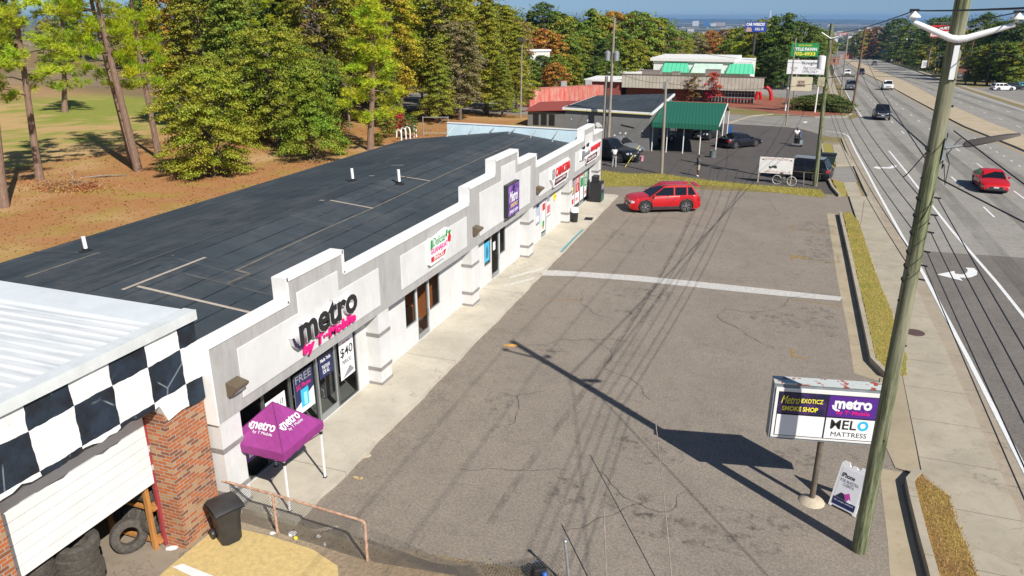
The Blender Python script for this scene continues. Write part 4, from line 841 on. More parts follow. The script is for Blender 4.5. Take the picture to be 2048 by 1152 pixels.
t.bump(t.noise(3, 5), .5, .06); CHECK = t.out(t.mix(ck, wht, blk), .75, .3)
ty = thing('tyre_shop', 'tyre shop with checkered black and white band above a white roller door', 'building', (-13, 9, 0)); tp_ = wpart(ty)
mb = MB(); mb.prism([(-13.15, 11.26), (-12.4, 11.26), (-12.4, 12.48), (-13.15, 12.48)], 'z', -.02, 3.7); tp_('brick_pier', mb, BRICK)
mb = MB(); mb.prism([(-13.15, 5.0), (-12.4, 5.0), (-12.4, 7.42), (-13.15, 7.42)], 'z', -.02, 3.85); tp_('brick_pier', mb, BRICK)
mb = MB(); mb.box(-13.3, -13.05, 7.35, 11.32, 3.45, 3.98); mb.box(-12.95, -12.45, 7.42, 11.24, 3.86, 3.95); tp_('lintel', mb, mk('dusty_lintel', (.13, .12, .12), .8, var=.2))
mb = MB(); mb.box(-13.045, -12.98, 11.19, 11.258, 0.0, 3.44); tp_('door_jamb', mb, mk('jamb_red', (.30, .04, .05), .6, var=.3, scale=3, color2=(.5, .5, .5), contrast=(.55, .6)))
# plaster band with uneven lower edge; near top wrinkles
mb = MB(); n = 44; prev = None
ys_ = [4.0 + 8.48 * k / n for k in range(n + 1)]
for i, y in enumerate(ys_):
    zb = (3.98 + 0.04 * math.sin(y * 5) + .03 * math.sin(y * 13)) if y < 11.2 else 3.52 + 0.04 * math.sin(y * 6)
    zs = [zb, 4.25, 4.7, 5.15, 5.58]
    for z in zs: mb.v.append((-12.33 + 0.025 * noise.noise(Vector((y * 1.3, z * 1.5, 0))), y, z))
for i in range(n):
    for k in range(4): a = i * 5 + k; mb.f.append((a, a + 5, a + 6, a + 1)); mb.mi.append(0)
o_ = len(mb.v); mb.v += [(-12.6, y, 5.58) for y in ys_] + [(-12.6, y, 3.98 if y < 11.2 else 3.52) for y in ys_]
for i in range(n):
    mb.f += [(i * 5 + 4, i * 5 + 9, o_ + i + 1, o_ + i), (i * 5, o_ + n + 1 + i, o_ + n + 2 + i, i * 5 + 5)]; mb.mi += [0, 0]
mb.f.append((n * 5, n * 5 + 1, n * 5 + 2, n * 5 + 3, n * 5 + 4, o_ + n, o_ + 2 * n + 1)); mb.mi.append(0)
tp_('checkered_band', mb, CHECK, smooth=True)
mb = MB(); mb.box(-13.3, -12.62, 4.0, 12.46, 3.99, 5.55); mb.box(-27, -13.3, 12.2, 12.46, 0, 5.55); mb.box(-27, -26.8, 0, 12.2, 0, 5.3); mb.box(-27, -13.3, 0, .2, 0, 5.4); tp_('wall', mb, SIDEM)
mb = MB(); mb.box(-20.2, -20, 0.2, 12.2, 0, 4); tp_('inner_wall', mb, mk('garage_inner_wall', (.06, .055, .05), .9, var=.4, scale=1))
TROOF = mk('white_corrugated_metal', (0.72, 0.73, 0.72), 0.45, 0.1, scale=1.6, color2=(0.52, 0.55, 0.56), stretch=(.25, 3, 1), contrast=(.42, .66))
mb = MB(); y = -1.0; k = 0; prof = []
while y < 11.6:
    prof += [(y, 0.0), (y + .13, 0.0), (y + .155, .035), (y + .215, .035), (y + .24, 0.0)]; y += 0.29
def trz(x): return 5.66 - 0.008 * (-12.4 - x)
for x0, x1 in ((-28, -12.42),):
    for (a, za), (b, zb) in zip(prof, prof[1:]): mb.quad((x0, a, trz(x0) + za), (x1, a, trz(x1) + za), (x1, b, trz(x1) + zb), (x0, b, trz(x0) + zb))
tp_('roof', mb, TROOF)
mb = MB(); mb.box(-28, -12.38, 11.58, 12.5, 5.58, 5.70); tp_('roof_flashing', mb, mk('pale_flashing', (.70, .74, .75), .4, .1, var=.08, scale=1))
mb = MB(); mb.box(-12.60, -12.28, 3.9, 12.52, 5.585, 5.73); mb.box(-12.28, -12.25, 3.9, 12.52, 5.50, 5.735); tp_('edge_trim', mb, mk('pale_trim', (.66, .69, .68), .45, .1, var=.12, scale=2))
# roller door, half open
mb = MB(); z = 1.80
while z < 3.42:
    mb.box(-13.0, -12.96, 7.46, 11.18, z, z + .232); z += .25
rd_ = tp_('roller_door', mb, mk('roller_door_white', (.72, .72, .71), .5, var=.07, scale=1.5)); mb = MB(); mb.box(-13.04, -13.005, 7.46, 11.18, 1.80, 3.44); tp_('groove_shade_sheet', mb, DARK, rd_)  # dark sheet added behind the slats so the grooves look shaded
# tyres
RUB = mk('rubber', (0.028, 0.027, 0.026), 0.75, var=0.5, scale=30, bump=0.3, bscale=40); RUBD = mk('dusty_rubber', (0.075, 0.066, 0.055), 0.85, var=0.4, scale=12, bump=0.4, bscale=45)
def tyre_mesh(r=0.40, w=0.24, hole=0.21):
    mb = MB(); prof = [(hole, -w * .36), (hole + .02, -w * .48), (r * .8, -w * .52), (r * .95, -w * .45), (r, -w * .36), (r, 0), (r, w * .36), (r * .95, w * .45), (r * .8, w * .52), (hole + .02, w * .48), (hole, w * .36), (hole + .03, 0), (hole, -w * .36)]
    mb.lathe(prof, 32, close=False)
    for k in range(44):   # tread blocks
        a = 2 * math.pi * k / 44
        for zz, da in ((-w * .3, 0), (-w * .1, .06), (w * .1, 0), (w * .3, .06)):
            M = Matrix.Rotation(a + da, 4, 'Z') @ Matrix.Translation((r + .004, 0, zz)); mb.obox(None, (.016, .034, w * .15), M=M)
    return mb
tm = tyre_mesh(); ty0 = tm.build('tyre', RUBD, smooth=True); TYRE_ME = ty0.data; bpy.data.objects.remove(ty0)
random.seed(11)
def tyre(loc, tilt, rz, label, group, s=1.0):
    o = bpy.data.objects.new('tyre', TYRE_ME); COL.objects.link(o); o.location = loc; o.rotation_euler = (tilt, 0, rz); o.scale = (s, s, s * random.uniform(.9, 1.1)); return tag(o, label, 'tyre', group)
def stk(px, n, name, s=1.05, sp=.23):
    g_ = G(*px); z = .13
    for k in range(n):
        pos = 'topmost' if k == n - 1 else 'lowest' if k == 0 else ['', 'second', 'third', 'fourth', 'fifth', 'sixth', 'seventh'][k] + ' from the bottom'
        tyre((g_.x + random.uniform(-.04, .04), g_.y + random.uniform(-.04, .04), z), random.uniform(-.03, .03), random.random() * 6, 'grey used tyre, %s in %s' % (pos, name), 'stacked tyres inside the shop door', s); z += sp
stk((180, 1205), 7, 'the big stack beside the open floor'); stk((95, 1245), 7, 'the stack nearest the left brick pier', 1.05)
g_ = G(263, 1098); tyre((g_.x, g_.y, .40), R(78), R(62), 'single dusty tyre leaning upright in the open garage doorway', 'loose tyres in the garage', 1.0)
rk = thing('tyre_rack', 'orange brown timber rack holding tyres inside the garage door', 'rack', (-13.9, 10.9, 0)); WOODO = mk('orange_timber', (0.42, 0.19, 0.05), 0.75, var=0.3, scale=4, stretch=(3, 3, .4)); rp_ = wpart(rk)
pg = G(328, 1085); mb = MB(); mb.obox((pg.x, pg.y - .25, 0), (.10, .10, 2.1)); rp_('post', mb, WOODO); mb = MB(); mb.obox((pg.x - 1.3, pg.y - .25, 0), (.10, .10, 2.1)); rp_('post', mb, WOODO)
for z in (.12, 1.05): mb = MB(); mb.obox((pg.x - .65, pg.y + .05, z), (1.5, .5, .07)); rp_('shelf', mb, WOODO)
for j, (z, lb) in enumerate(((.6, 'lower'), (1.5, 'upper'))):
    for k in range(4): tyre((pg.x - .25 - .28 * k, pg.y + .12, z), R(86), R(90), 'dark tyre standing upright on the %s shelf of the timber rack, %s' % (lb, ['nearest the street', 'second from the street', 'third from the street', 'deepest inside'][k]), 'tyres standing on the timber rack', .98)
# waste bin
BINM = mk('bin_dark_grey', (0.030, 0.029, 0.028), 0.5, var=0.25, scale=3)
wb = thing('wheelie_bin', 'dark grey two wheeled rubbish bin against the brick pier', 'bin', (-11.72, 11.93, .01), R(-27))
mb = MB(); P0 = [(-.27, -.25), (.20, -.27), (.30, -.15), (.30, .15), (.20, .27), (-.27, .25)]
mb.v = [(x * .95, y * .92, 0.03) for x, y in P0] + [(x * 1.0, y * 1.0, .62) for x, y in P0] + [(x * 1.05, y * 1.12, .74) for x, y in P0] + [(x * 1.1, y * 1.16, .95) for x, y in P0]
mb.f = [tuple(range(6))[::-1]] + [(j * 6 + i, j * 6 + (i + 1) % 6, j * 6 + 6 + (i + 1) % 6, j * 6 + 6 + i) for j in range(3) for i in range(6)] + [tuple(range(18, 24))]; mb.mi = [0] * len(mb.f)
mb.build('body', BINM, wb, bevel=.02)
mb = MB(); vs = []
for x, h in ((-.36, 1.0), (-.30, 1.06), (0, 1.08), (.26, 1.05), (.36, .97)):
    for y, dh in ((-.36, -.03), (-.30, 0.01), (0, .02), (.30, .01), (.36, -.03)): vs.append((x, y, h + dh))
mb.add(vs, [(i * 5 + j, (i + 1) * 5 + j, (i + 1) * 5 + j + 1, i * 5 + j + 1) for i in range(4) for j in range(4)])
mb.add([(x, y, .955) for x, y in ((-.36, -.36), (.36, -.36), (.36, .36), (-.36, .36))] + [(-.36, -.36, .975), (.36, -.36, .945), (.36, .36, .945), (-.36, .36, .975)], [(0, 3, 2, 1), (0, 1, 5, 4), (1, 2, 6, 5), (2, 3, 7, 6), (3, 0, 4, 7)])
mb.build('lid', BINM, wb, smooth=True)
mb = MB(); mb.tube([(-.40, -.24, .95), (-.44, -.24, .98), (-.44, .24, .98), (-.40, .24, .95)], .018, 6); mb.build('handle', BINM, wb)
for s_ in (-1, 1): mb = MB(); mb.lathe([(.03, -.03), (.13, -.035), (.14, 0), (.13, .035), (.03, .03)], 16, Matrix.Translation((-.27, s_ * .29, .14)) @ Matrix.Rotation(R(90), 4, 'X')); mb.build('wheel', BLACK, wb, smooth=True)
M = frame((-.12, -.262, .60), (1, 0, 0), (0, 0, 1)); text('lettering', 'TOTER', .25, .06, M, GREYT, wb, .004); 
# ---------------------------------------------------------------- canopy tent
CANM = mk('magenta_canopy_fabric', (0.27, 0.035, 0.20), 0.6, var=0.10, scale=4, bump=.8, bscale=6); CANL = mk('canopy_print_white', (.75, .72, .75), .6)
cn = thing('canopy_tent', 'small purple pop up canopy printed metro outside the first shop', 'canopy tent', (-11.66, 14.0, .15)); c0 = Vector((-11.66, 14.0)); hw = .86; ez, pz = 1.72, 2.58
cc = [(-hw, -hw), (hw, -hw), (hw, hw), (-hw, hw)]
mb = MB()
for i in range(4):   # each face sags between ridge poles
    a, b = Vector((*cc[i], ez)), Vector((*cc[(i + 1) % 4], ez)); p = Vector((0, 0, pz)); n = 8; o_ = len(mb.v)
    for r_ in range(n + 1):
        for k in range(n + 1):
            e = a.lerp(b, k / n); q = p.lerp(e, r_ / n); s_ = math.sin(math.pi * k / n) * (r_ / n)
            q = q + Vector((0, 0, -0.07 * s_ * math.sin(math.pi * r_ / n))); q -= Vector((q.x, q.y, 0)) * 0.02 * s_; mb.v.append(tuple(q))
    for r_ in range(n):
        for k in range(n): u_ = o_ + r_ * (n + 1) + k; mb.f.append((u_, u_ + n + 1, u_ + n + 2, u_ + 1)); mb.mi.append(0)
mb.build('fabric_roof', CANM, cn, smooth=True); mb = MB(); [mb.tube([(0, 0, pz + .004), (x, y, ez + .008)], .011, 5) for x, y in cc]; mb.lathe([(.07, 0), (.05, .05), (.01, .09)], 8, T_((0, 0, pz - .02))) if 0 else None; mb.build('ridge_seam', mk('canopy_seam', (.15, .02, .11), .6), cn)
mb = MB(); random.seed(4)
for i in range(4):
    a, b = Vector((*cc[i], ez + .004)), Vector((*cc[(i + 1) % 4], ez + .004)); n = 14; o_ = len(mb.v)
    for k in range(n + 1):
        e = a.lerp(b, k / n); out = Vector((e.x, e.y, 0)).normalized(); w_ = .012 * math.sin(k * 1.9 + i)
        e = e - Vector((e.x, e.y, 0)) * .02 * math.sin(math.pi * k / n)
        mb.v += [tuple(e), tuple(e + out * w_ + Vector((0, 0, -.13))), tuple(e - out * (.01 + w_) + Vector((0, 0, -.24)))]
    for k in range(n):
        for j in range(2): u_ = o_ + k * 3 + j; mb.f.append((u_, u_ + 1, u_ + 4, u_ + 3)); mb.mi.append(0)
mb.build('valance', CANM, cn, smooth=True)
for (x, y) in cc:
    mb = MB(); mb.box(x * .93 - .02, x * .93 + .02, y * .93 - .02, y * .93 + .02, 0.0, ez + .02); lg = mb.build('leg', WHITEV, cn); mb = MB(); mb.obox((x * .93, y * .93, 0), (.09, .09, .02)); mb.obox((x * .93, y * .93, 1.36), (.07, .07, .08)); mb.build('joint', BLACK, lg)
mb = MB()
for i in range(4):
    a, b = Vector((*cc[i], 0)) * .93, Vector((*cc[(i + 1) % 4], 0)) * .93; mb.tube([a + Vector((0, 0, 1.60)), b + Vector((0, 0, 1.38))], .012, 5); mb.tube([a + Vector((0, 0, 1.38)), b + Vector((0, 0, 1.60))], .012, 5)
mb.build('truss', BLACK, cn)
for i, (ax, nx) in enumerate(((Vector((1, 0, 0)), Vector((0, -1, 0))), (Vector((0, 1, 0)), Vector((1, 0, 0))))):
    up = (Vector((0, 0, pz)) - (nx * hw + Vector((0, 0, ez)))).normalized(); org = nx * hw * .62 + Vector((0, 0, ez + (pz - ez) * .38)) - ax * .36; nn = ax.cross(up)
    M = frame(org + nn * .012, ax, up); text('lettering', 'metro', .74, .22, M, CANL, cn, .004, .025); text('script_lettering', 'by T Mobile', .58, .10, M @ Matrix.Translation((.14, -.13, 0)), CANL, cn, .004, .0)
    blobpoly([(-.06, .12), (-.03, .02), (.05, -.03), (.1, -.03), (.1, 0), (.03, .03), (-.01, .12)], M, 0, .004).build('swoosh', CANL, cn)
# ---------------------------------------------------------------- rusty fence at the lot entrance
RUST = mk('rusty_pipe', (0.60, 0.42, 0.30), 0.8, 0.1, var=0.25, scale=8, color2=(0.26, 0.12, 0.07)); WIRE = mk('chain_link_wire', (0.20, 0.19, 0.17), 0.6, 0.5)
fe = thing('chain_link_fence', 'rusty pipe framed chain link fence between the bin and the parking lot', 'fence', (-10.8, 12.5, 0)); fp_ = wpart(fe)
A, B, C = Vector((-12.3, 12.58, 0)), Vector((-10.77, 12.54, 0)), Vector((-8.14, 12.39, 0)); HH = 1.12
for p in (B, C):
    mb = MB(); mb.tube([p + Vector((0, 0, -.02)), p + Vector((0, 0, HH - .05)), p + Vector((-.04 if p is C else 0, 0, HH))], .036, 10); fp_('fence_post', mb, RUST, smooth=True)
mb = MB(); mb.tube([A + Vector((0, 0, HH)), B + Vector((0, 0, HH))], .032, 10); fp_('top_rail', mb, RUST, smooth=True)
mb = MB(); mb.tube([B + Vector((0, 0, HH)), C + Vector((-.06, 0, HH)), C + Vector((0, 0, HH - .04))], .032, 10); fp_('top_rail', mb, RUST, smooth=True)
def chainlink(a, b, h, h2=None, step=.075, r=.0048, sag=0, lean=0):
    mb = MB(); L = (b - a).length; d = (b - a) / L; n = Vector((-d.y, d.x, 0)); h2 = h2 or h
    def P(s, z): f = s / L; top = h + (h2 - h) * f; zz = z * top / h; return a + d * s + Vector((0, 0, zz - sag * math.sin(math.pi * f) * zz / top)) + n * (lean * z * math.sin(s * 2.2))
    k = -h
    while k < L:
        for sg_ in (1, -1):
            pts = []
            for j in range(7):
                z = h * j / 6; s_ = k + z if sg_ > 0 else k + h - z
                if 0 <= s_ <= L: pts.append(P(s_, z))
            if len(pts) > 1: mb.tube(pts, r, 3, cap=False)
        k += step
    return mb
fp_('chain_link_mesh', chainlink(A, B, HH - .02), WIRE); fp_('chain_link_mesh', chainlink(B, C, HH - .02), WIRE)
D = Vector((-3.63, 13.3, 0)); fe2 = thing('chain_link_fence', 'leaning unframed chain link fence running from the rusty pipe to the grey post', 'fence', (-6, 12.8, 0)); f2_ = wpart(fe2)
E_ = Vector((-5.2, 12.75, 0)); f2_('chain_link_mesh', chainlink(C, E_, 1.0, .55, sag=.25, lean=.08), WIRE); f2_('chain_link_mesh', chainlink(E_, D, .55, .9, sag=.1, lean=.08), WIRE)
mb = MB(); pb = Vector((-3.55, 13.25, 0)); mb.tube([pb + Vector((.12, -.1, -.05)), pb + Vector((-.05, .0, 1.15))], .032, 10); mb.lathe([(.045, 0), (.05, .03), (.03, .06)], 10, Matrix.Translation(pb + Vector((-.05, 0, 1.14))))
f2_('fence_post', mb, GALV, smooth=True)
for (b0, t0, lb, r_) in (((1212, 1230), (1208, 1022), 'thin rusty steel rod standing in the parking lot near the grey fence post', .016), ((1350, 1230), (1312, 850), 'tall thin bent steel rod rising from the lower edge of the parking lot', .013)):
    g_ = G(*b0); tpz = 1.35 if b0[0] < 1300 else 2.2
    tpt = G(*t0, z=tpz); mb = MB(); mb.tube([g_, g_.lerp(tpt, .5) + Vector((.02, .0, .02)), tpt], r_, 6); tag(mb.build('steel_rod', mk('rusty_rod', (.30, .25, .21), .7, .4, var=.3)), lb, 'steel rod')
g_ = G(1085, 1170); bl = thing('blue_pump', 'blue and black pipe fitting at the foot of the grey fence post', 'fitting', g_); mb = MB(); mb.tube([(-.25, .35, .25), (.05, 0, .3), (.15, -.1, .05)], .07, 10); mb.build('pipe', mk('blue_plastic', (.03, .10, .35), .4), bl, smooth=True); mb = MB(); mb.obox((-.12, .1, 0), (.3, .28, .42), .6); mb.build('housing', BLACK, bl, bevel=.03)
for px, py, lb in ((476, 0, ''),): pass
random.seed(6)
for px, sz, m_, lb in (((585, 1070), (.10, .08, .06), WHITEV, 'white foam cup lying in the dirt behind the rusty fence'), ((592, 1078), (.06, .05, .04), YEL, 'small yellow wrapper beside the foam cup behind the fence'), ((655, 1058), (.36, .06, .02), CRUMB, 'long pale board lying on the asphalt behind the rusty fence'), ((637, 1074), (.06, .05, .03), WHITEV, 'tiny white wrapper in front of the long pale board'), ((650, 1090), (.04, .10, .01), WHITEV, 'curled white paper strip on the dirt below the chain link'), ((545, 1068), (.07, .05, .02), WHITEV, 'white paper flake at the foot of the middle rusty post'), ((722, 958), (.08, .05, .02), WOODC, 'tiny tan chip on the asphalt left of the painted cable shadow'), ((345, 1097), (.16, .10, .012), WHITEV, 'white sheet on the garage threshold by the brick pier')):
    flat_scrap('litter', px, sz, m_, lb, 'litter', random.random())
WEED = mk('dead_weeds', (.16, .13, .05), .95, var=.5, scale=6)
mb = MB()
for k in range(900):
    u_ = random.random(); x = -11.0 + 9.5 * u_; y = 12.45 + .55 * random.random() + (x + 11) * .07 + random.gauss(0, .12)
    a = random.random() * 6.3; s_ = random.uniform(.02, .07); mb.add([(x, y, .006), (x + s_ * math.cos(a), y + s_ * math.sin(a), .012), (x + s_ * .5 * math.cos(a + .6), y + s_ * .5 * math.sin(a + .6), .006 + s_ * random.random())], [(0, 1, 2)])
tag(mb.build('dead_leaves', WEED), None, None, None, 'stuff')
# ============================================================ PYLON SIGN, A-FRAME, MAIN POLE
ps = thing('pylon_sign', 'white light box sign with rusty top on a brown post by the highway', 'sign', (1.71, 18.25, 0))
tl, trr = G(1550, 766, z=3.42), G(1757, 780, z=3.42); dd = (trr - tl).normalized(); nrm = dd.cross(Vector((0, 0, 1))); WS = 2.62; HS = 1.56
org = Vector((tl.x - 1.71, tl.y - 18.25, 3.42 - HS)); M = frame(org, dd, (0, 0, 1)); T_ = Matrix.Translation
plate(M, 0, WS, 0, HS - .003, -.34, 0).build('cabinet', mk('sign_grey_side', (.20, .22, .24), .6, var=.2, scale=3), ps)
plate(M, -.01, WS + .01, HS - .001, HS + .03, -.36, .02).build('rusty_top', mk('peeling_paint', (.48, .52, .50), .7, scale=3.2, color2=(.32, .05, .02), contrast=(.56, .58)), ps)
plate(M, .05, WS - .05, .06, HS - .10, .001, .03).build('frame', WHITE, ps)
F_ = M @ T_((.12, .12, .031)); cw_, ch_ = (WS - .24) / 2, (HS - .32) / 2
plate(F_, 0, 2 * cw_, 0, 2 * ch_, 0, .003).build('backing', DARK, ps)
plate(F_, 0.02, cw_ - .02, 0.02, ch_ - .02, .004, .008).build('blank_panel', WHITEV, ps)
pp = plate(F_, cw_ + .02, 2 * cw_ - .02, 0.02, ch_ - .02, .004, .008).build('mattress_panel', WHITEV, ps)
text('lettering', 'MEL', .62, .26, F_ @ T_((cw_ + .14, .30, .009)), BLACK, pp, .003, .015); text('lettering', 'O', .26, .28, F_ @ T_((cw_ + .78, .29, .009)), CYAN, pp, .003, .05); text('lettering', 'MATTRESS', .85, .13, F_ @ T_((cw_ + .18, .09, .009)), BLACK, pp, .003)
pp = plate(F_, cw_ + .02, 2 * cw_ - .02, ch_ + .02, 2 * ch_ - .02, .004, .008).build('metro_panel', mk('metro_purple', (.085, .02, .24), .4), ps)
text('lettering', 'metro', .88, .28, F_ @ T_((cw_ + .16, ch_ + .25, .009)), WHITEV, pp, .003, .04); text('script_lettering', 'by T··Mobile', .78, .14, F_ @ T_((cw_ + .24, ch_ + .07, .009)), MAGENTA, pp, .003, .02)
blobpoly([(.10, .34), (.13, .24), (.22, .18), (.3, .18), (.3, .21), (.2, .25), (.16, .34)], F_ @ T_((cw_, ch_, .009)), 0, .003).build('swoosh', WHITEV, pp)
pp = plate(F_, 0.02, cw_ - .02, ch_ + .02, 2 * ch_ - .02, .004, .008).build('smoke_shop_panel', mk('night_print', (.012, .014, .045), .4, scale=2.2, color2=(.09, .03, .17), contrast=(.45, .7)), ps)
text('script_lettering', 'Metro', .44, .22, F_ @ T_((.08, ch_ + .3, .009)), YEL, pp, .003, .0, .35); text('lettering', 'EXOTICZ', .52, .12, F_ @ T_((.56, ch_ + .34, .009)), YEL, pp, .003, .02); text('lettering', 'SMOKE SHOP', .86, .13, F_ @ T_((.12, ch_ + .1, .009)), YEL, pp, .003, .03)
mb = MB(); mid = Vector((org.x, org.y, 0)) + dd * WS * .5 - nrm * .17 * 0; mb.tube([(mid.x, mid.y + .1, 0), (mid.x, mid.y + .1, 3.42 - HS)], .075, 14); mb.build('post', mk('brown_post', (.13, .105, .08), .7, var=.3, scale=5), ps, smooth=True)
mb = MB(); mb.lathe([(.34, 0), (.3, .05), (.16, .12), (.1, .14)], 14, T_((mid.x, mid.y + .1, 0))); mb.build('footing', CRUMB, ps, smooth=True)
# A-frame board
b1, b2 = G(1656, 1010), G(1742, 1053); fd = (b2 - b1); fd.z = 0; fl = 0.72; fd.normalize(); bk = Vector((-fd.y, fd.x, 0)); H_ = 1.10; ln = .40
fs = thing('sandwich_board', 'white folding pavement board advertising iPhone beside the wooden utility pole', 'sandwich board', b1)
up1 = (bk * ln + Vector((0, 0, H_))).normalized(); M = frame((0, 0, .03), fd, up1); hh = math.hypot(H_, ln)
blobpoly([(0, 0), (.07, 0), (.09, .05), (fl - .09, .05), (fl - .07, 0), (fl, 0), (fl, hh), (fl - .06, hh + .08), (fl - .2, hh + .08), (fl - .23, hh - .02), (.42, hh - .02), (.4, hh + .04), (.30, hh + .04), (.28, hh - .02), (.23, hh - .02), (.2, hh + .08), (.06, hh + .08), (0, hh)], M, -.03, 0).build('front_panel', WHITEV, fs)
up2 = (bk * -ln + Vector((0, 0, H_))).normalized(); M2_ = frame(bk * (2 * ln + .03) + fd * 0 + Vector((0, 0, .03)), fd, up2); plate(M2_, 0, fl, 0, hh, 0, .03).build('back_panel', WHITEV, fs)
plate(M, .06, fl - .06, .09, hh - .08, .001, .004).build('poster', mk('poster_white', (.74, .74, .76), .5), fs)
text('lettering', 'iPhone', .34, .12, M @ T_((.1, .84, .006)), BLACK, fs, .002, .02); text('lettering', 'POR NUESTRA\nCUENTA', .48, .18, M @ T_((.1, .62, .006)), GREYT, fs, .002)
blobpoly([(.06, .09), (fl - .06, .09), (fl - .06, .26), (.06, .28)], M, .005, .008).build('poster_foot', NAVY, fs); blobpoly([(.1, .29), (.22, .44), (.34, .42), (.36, .28)], M, .005, .009).build('phone_picture', mk('phone_black', (.02, .025, .05), .4), fs); blobpoly([(.30, .42), (.42, .50), (.5, .34), (.46, .28), (.38, .28)], M, .005, .010).build('phone_picture', mk('phone_pink', (.5, .06, .35), .4), fs); blobpoly([(.4, .26), (.46, .36), (.52, .26)], M, .005, .011).build('phone_picture', WHITEV, fs)
text('lettering', 'Sin compra adicional', .5, .05, M @ T_((.1, .18, .009)), WHITEV, fs, .001)
# ---------------------------------------------------------------- wooden poles
t = NT('green_treated_wood'); a_ = t.noise(5, 7, rough=.75, stretch=(3, 3, .12)); b_ = t.noise(1.2, 5, stretch=(1, 1, .3))
col = t.mix(t.ramp(a_, .42, .60), (0.05, 0.062, 0.03), (0.25, 0.265, 0.15)); col = t.mix(t.math('MULTIPLY', t.ramp(b_, .45, .62), .6), col, (.27, .25, .18)); col = t.mix(t.math('MULTIPLY', t.ramp(t.noise(18, 4, rough=.8, stretch=(1, 1, .08)), .6, .68), .6), col, (.05, .05, .035))
t.bump(a_, .5, .02); GWOOD = t.out(col, .85, .2)
BWOOD = mk('brown_pole_wood', (.15, .085, .055), .85, var=.3, scale=6, stretch=(3, 3, .15)); GYWOOD = mk('grey_pole_wood', (.27, .235, .19), .85, var=.25, scale=6, stretch=(3, 3, .15))
CABLE = mk('black_cable', (.012, .014, .022), .6); PORC = mk('porcelain', (.70, .70, .68), .25)
def pole(name, base, h, r0, r1, m, label, cat='utility pole', lean=(0, 0), group=None):
    o = thing(name, label, cat, base, 0, group); mb = MB(); mb.tube([(0, 0, -.1), (lean[0] * .5, lean[1] * .5, h * .5), (lean[0], lean[1], h)], [r0, (r0 + r1) / 2, r1], 16 if h > 10 and base[1] < 70 else 8); mb.build('pole', m, o, smooth=True); return o
MP = G(1718, 1107) + Vector((0, .12, 0)); mpz = 12.9
mo = pole('utility_pole', MP, mpz, .172, .135, GWOOD, 'tall green tinted wooden pole rising in front of the light box sign')
Z_ = lambda z: Vector((0, 0, z))
mb = MB()   # pole hardware, hugging cables
for k, (z, a) in enumerate(((8.62, .2), (8.27, .0), (7.91, .15), (7.5, .1), (7.2, .2), (9.62, .3), (6.9, .0))):
    pts = [(math.cos(q) * .165, math.sin(q) * .165, z - .10 + .10 * math.sin(q * .5 + 1)) for q in [a + .42 * j for j in range(10)]]; mb.tube(pts, .013, 5)
    mb.tube([(.15, -.03, z), (.26, -.08, z + .0)], .018, 6); mb.build('cable_wrap', CABLE, mo); mb = MB()
for z in (3.1, 5.4, 6.4, 7.0, 8.1, 9.0, 10.4, 10.9): a = z * 2.4; mb = MB(); mb.blob((math.cos(a) * .16, -abs(math.sin(a)) * .16, z), (.025, .025, .025), 6, 4); mb.build('bolt', BLACK, mo)
mb = MB(); mb.tube([(.17, -.02, 9.9), (.18, -.03, 9.2), (.2, -.05, 9.3), (.28, -.08, 8.9), (.3, 0, 9.3), (.2, .05, 9.55)], .01, 5); mb.tube([(-.15, -.06, 9.5), (-.42, -.2, 9.1), (-.5, -.24, 9.02)], .012, 5); mb.tube([(.12, -.12, 9.3), (.34, -.1, 9.75), (.4, -.1, 9.82)], .008, 5)
mb.build('loose_wire', CABLE, mo)
FIB = mk('white_fibreglass', (.76, .77, .78), .35)
mb = MB(); mb.obox((0.02, -.17, 10.9), (.09, .05, .62)); mb.tube([(0, -.19, 11.62), (-.12, -.2, 11.64), (-.78, -.22, 11.92)], [.07, .065, .045], 10); mb.tube([(0, -.19, 11.62), (.14, -.2, 11.64), (.86, -.22, 11.88)], [.07, .065, .045], 10); mb.build('crossarm_bracket', FIB, mo, smooth=True)
for x, z in ((-.80, 11.92), (.88, 11.89)):
    mb = MB(); mb.lathe([(.03, 0), (.035, .05), (.13, .06), (.13, .075), (.10, .11), (.05, .14), (.04, .17)], 14, T_((x, -.22, z + .02))); io = mb.build('insulator', PORC, mo, smooth=True); mb = MB(); mb.obox((x, -.22, z + .18), (.16, .05, .05)); mb.tube([(x - .03, -.22, z - .02), (x - .06, -.22, z - .12)], .012, 5); mb.build('clamp', BLACK, io)
# cobra street lamp on the pole
cl = thing('street_lamp', 'brown blade shaped street lamp head on a short metal arm of the green wooden pole', 'street lamp', MP + Z_(9.6)); mb = MB(); mb.obox((.16, -.1, -.22), (.06, .06, .42)); mb.tube([(.16, -.12, .02), (.34, -.13, .06), (.52, -.14, .11)], .032, 8); mb.build('lamp_arm', GALV, cl, smooth=True)
mb = MB(); st = [(.46, .055, .05), (.55, .075, .07), (.9, .11, .06), (1.15, .12, .045), (1.34, .09, .02)]; o_ = 0
for x, w_, h_ in st:
    zc = .10 + (x - .46) * .27; mb.v += [(x, -.14 - w_, zc - h_ * .4), (x, -.14 - w_ * .7, zc + h_), (x, -.14 + w_ * .7, zc + h_), (x, -.14 + w_, zc - h_ * .4), (x, -.14, zc - h_)]
for i in range(4):
    for j in range(5): mb.f.append((i * 5 + j, i * 5 + (j + 1) % 5, i * 5 + 5 + (j + 1) % 5, i * 5 + 5 + j)); mb.mi.append(0)
mb.f += [(0, 1, 2, 3, 4), (24, 23, 22, 21, 20)]; mb.mi += [0, 0]; mb.build('lamp_head', mk('lamp_brown', (.10, .085, .075), .5, .3), cl, smooth=True)
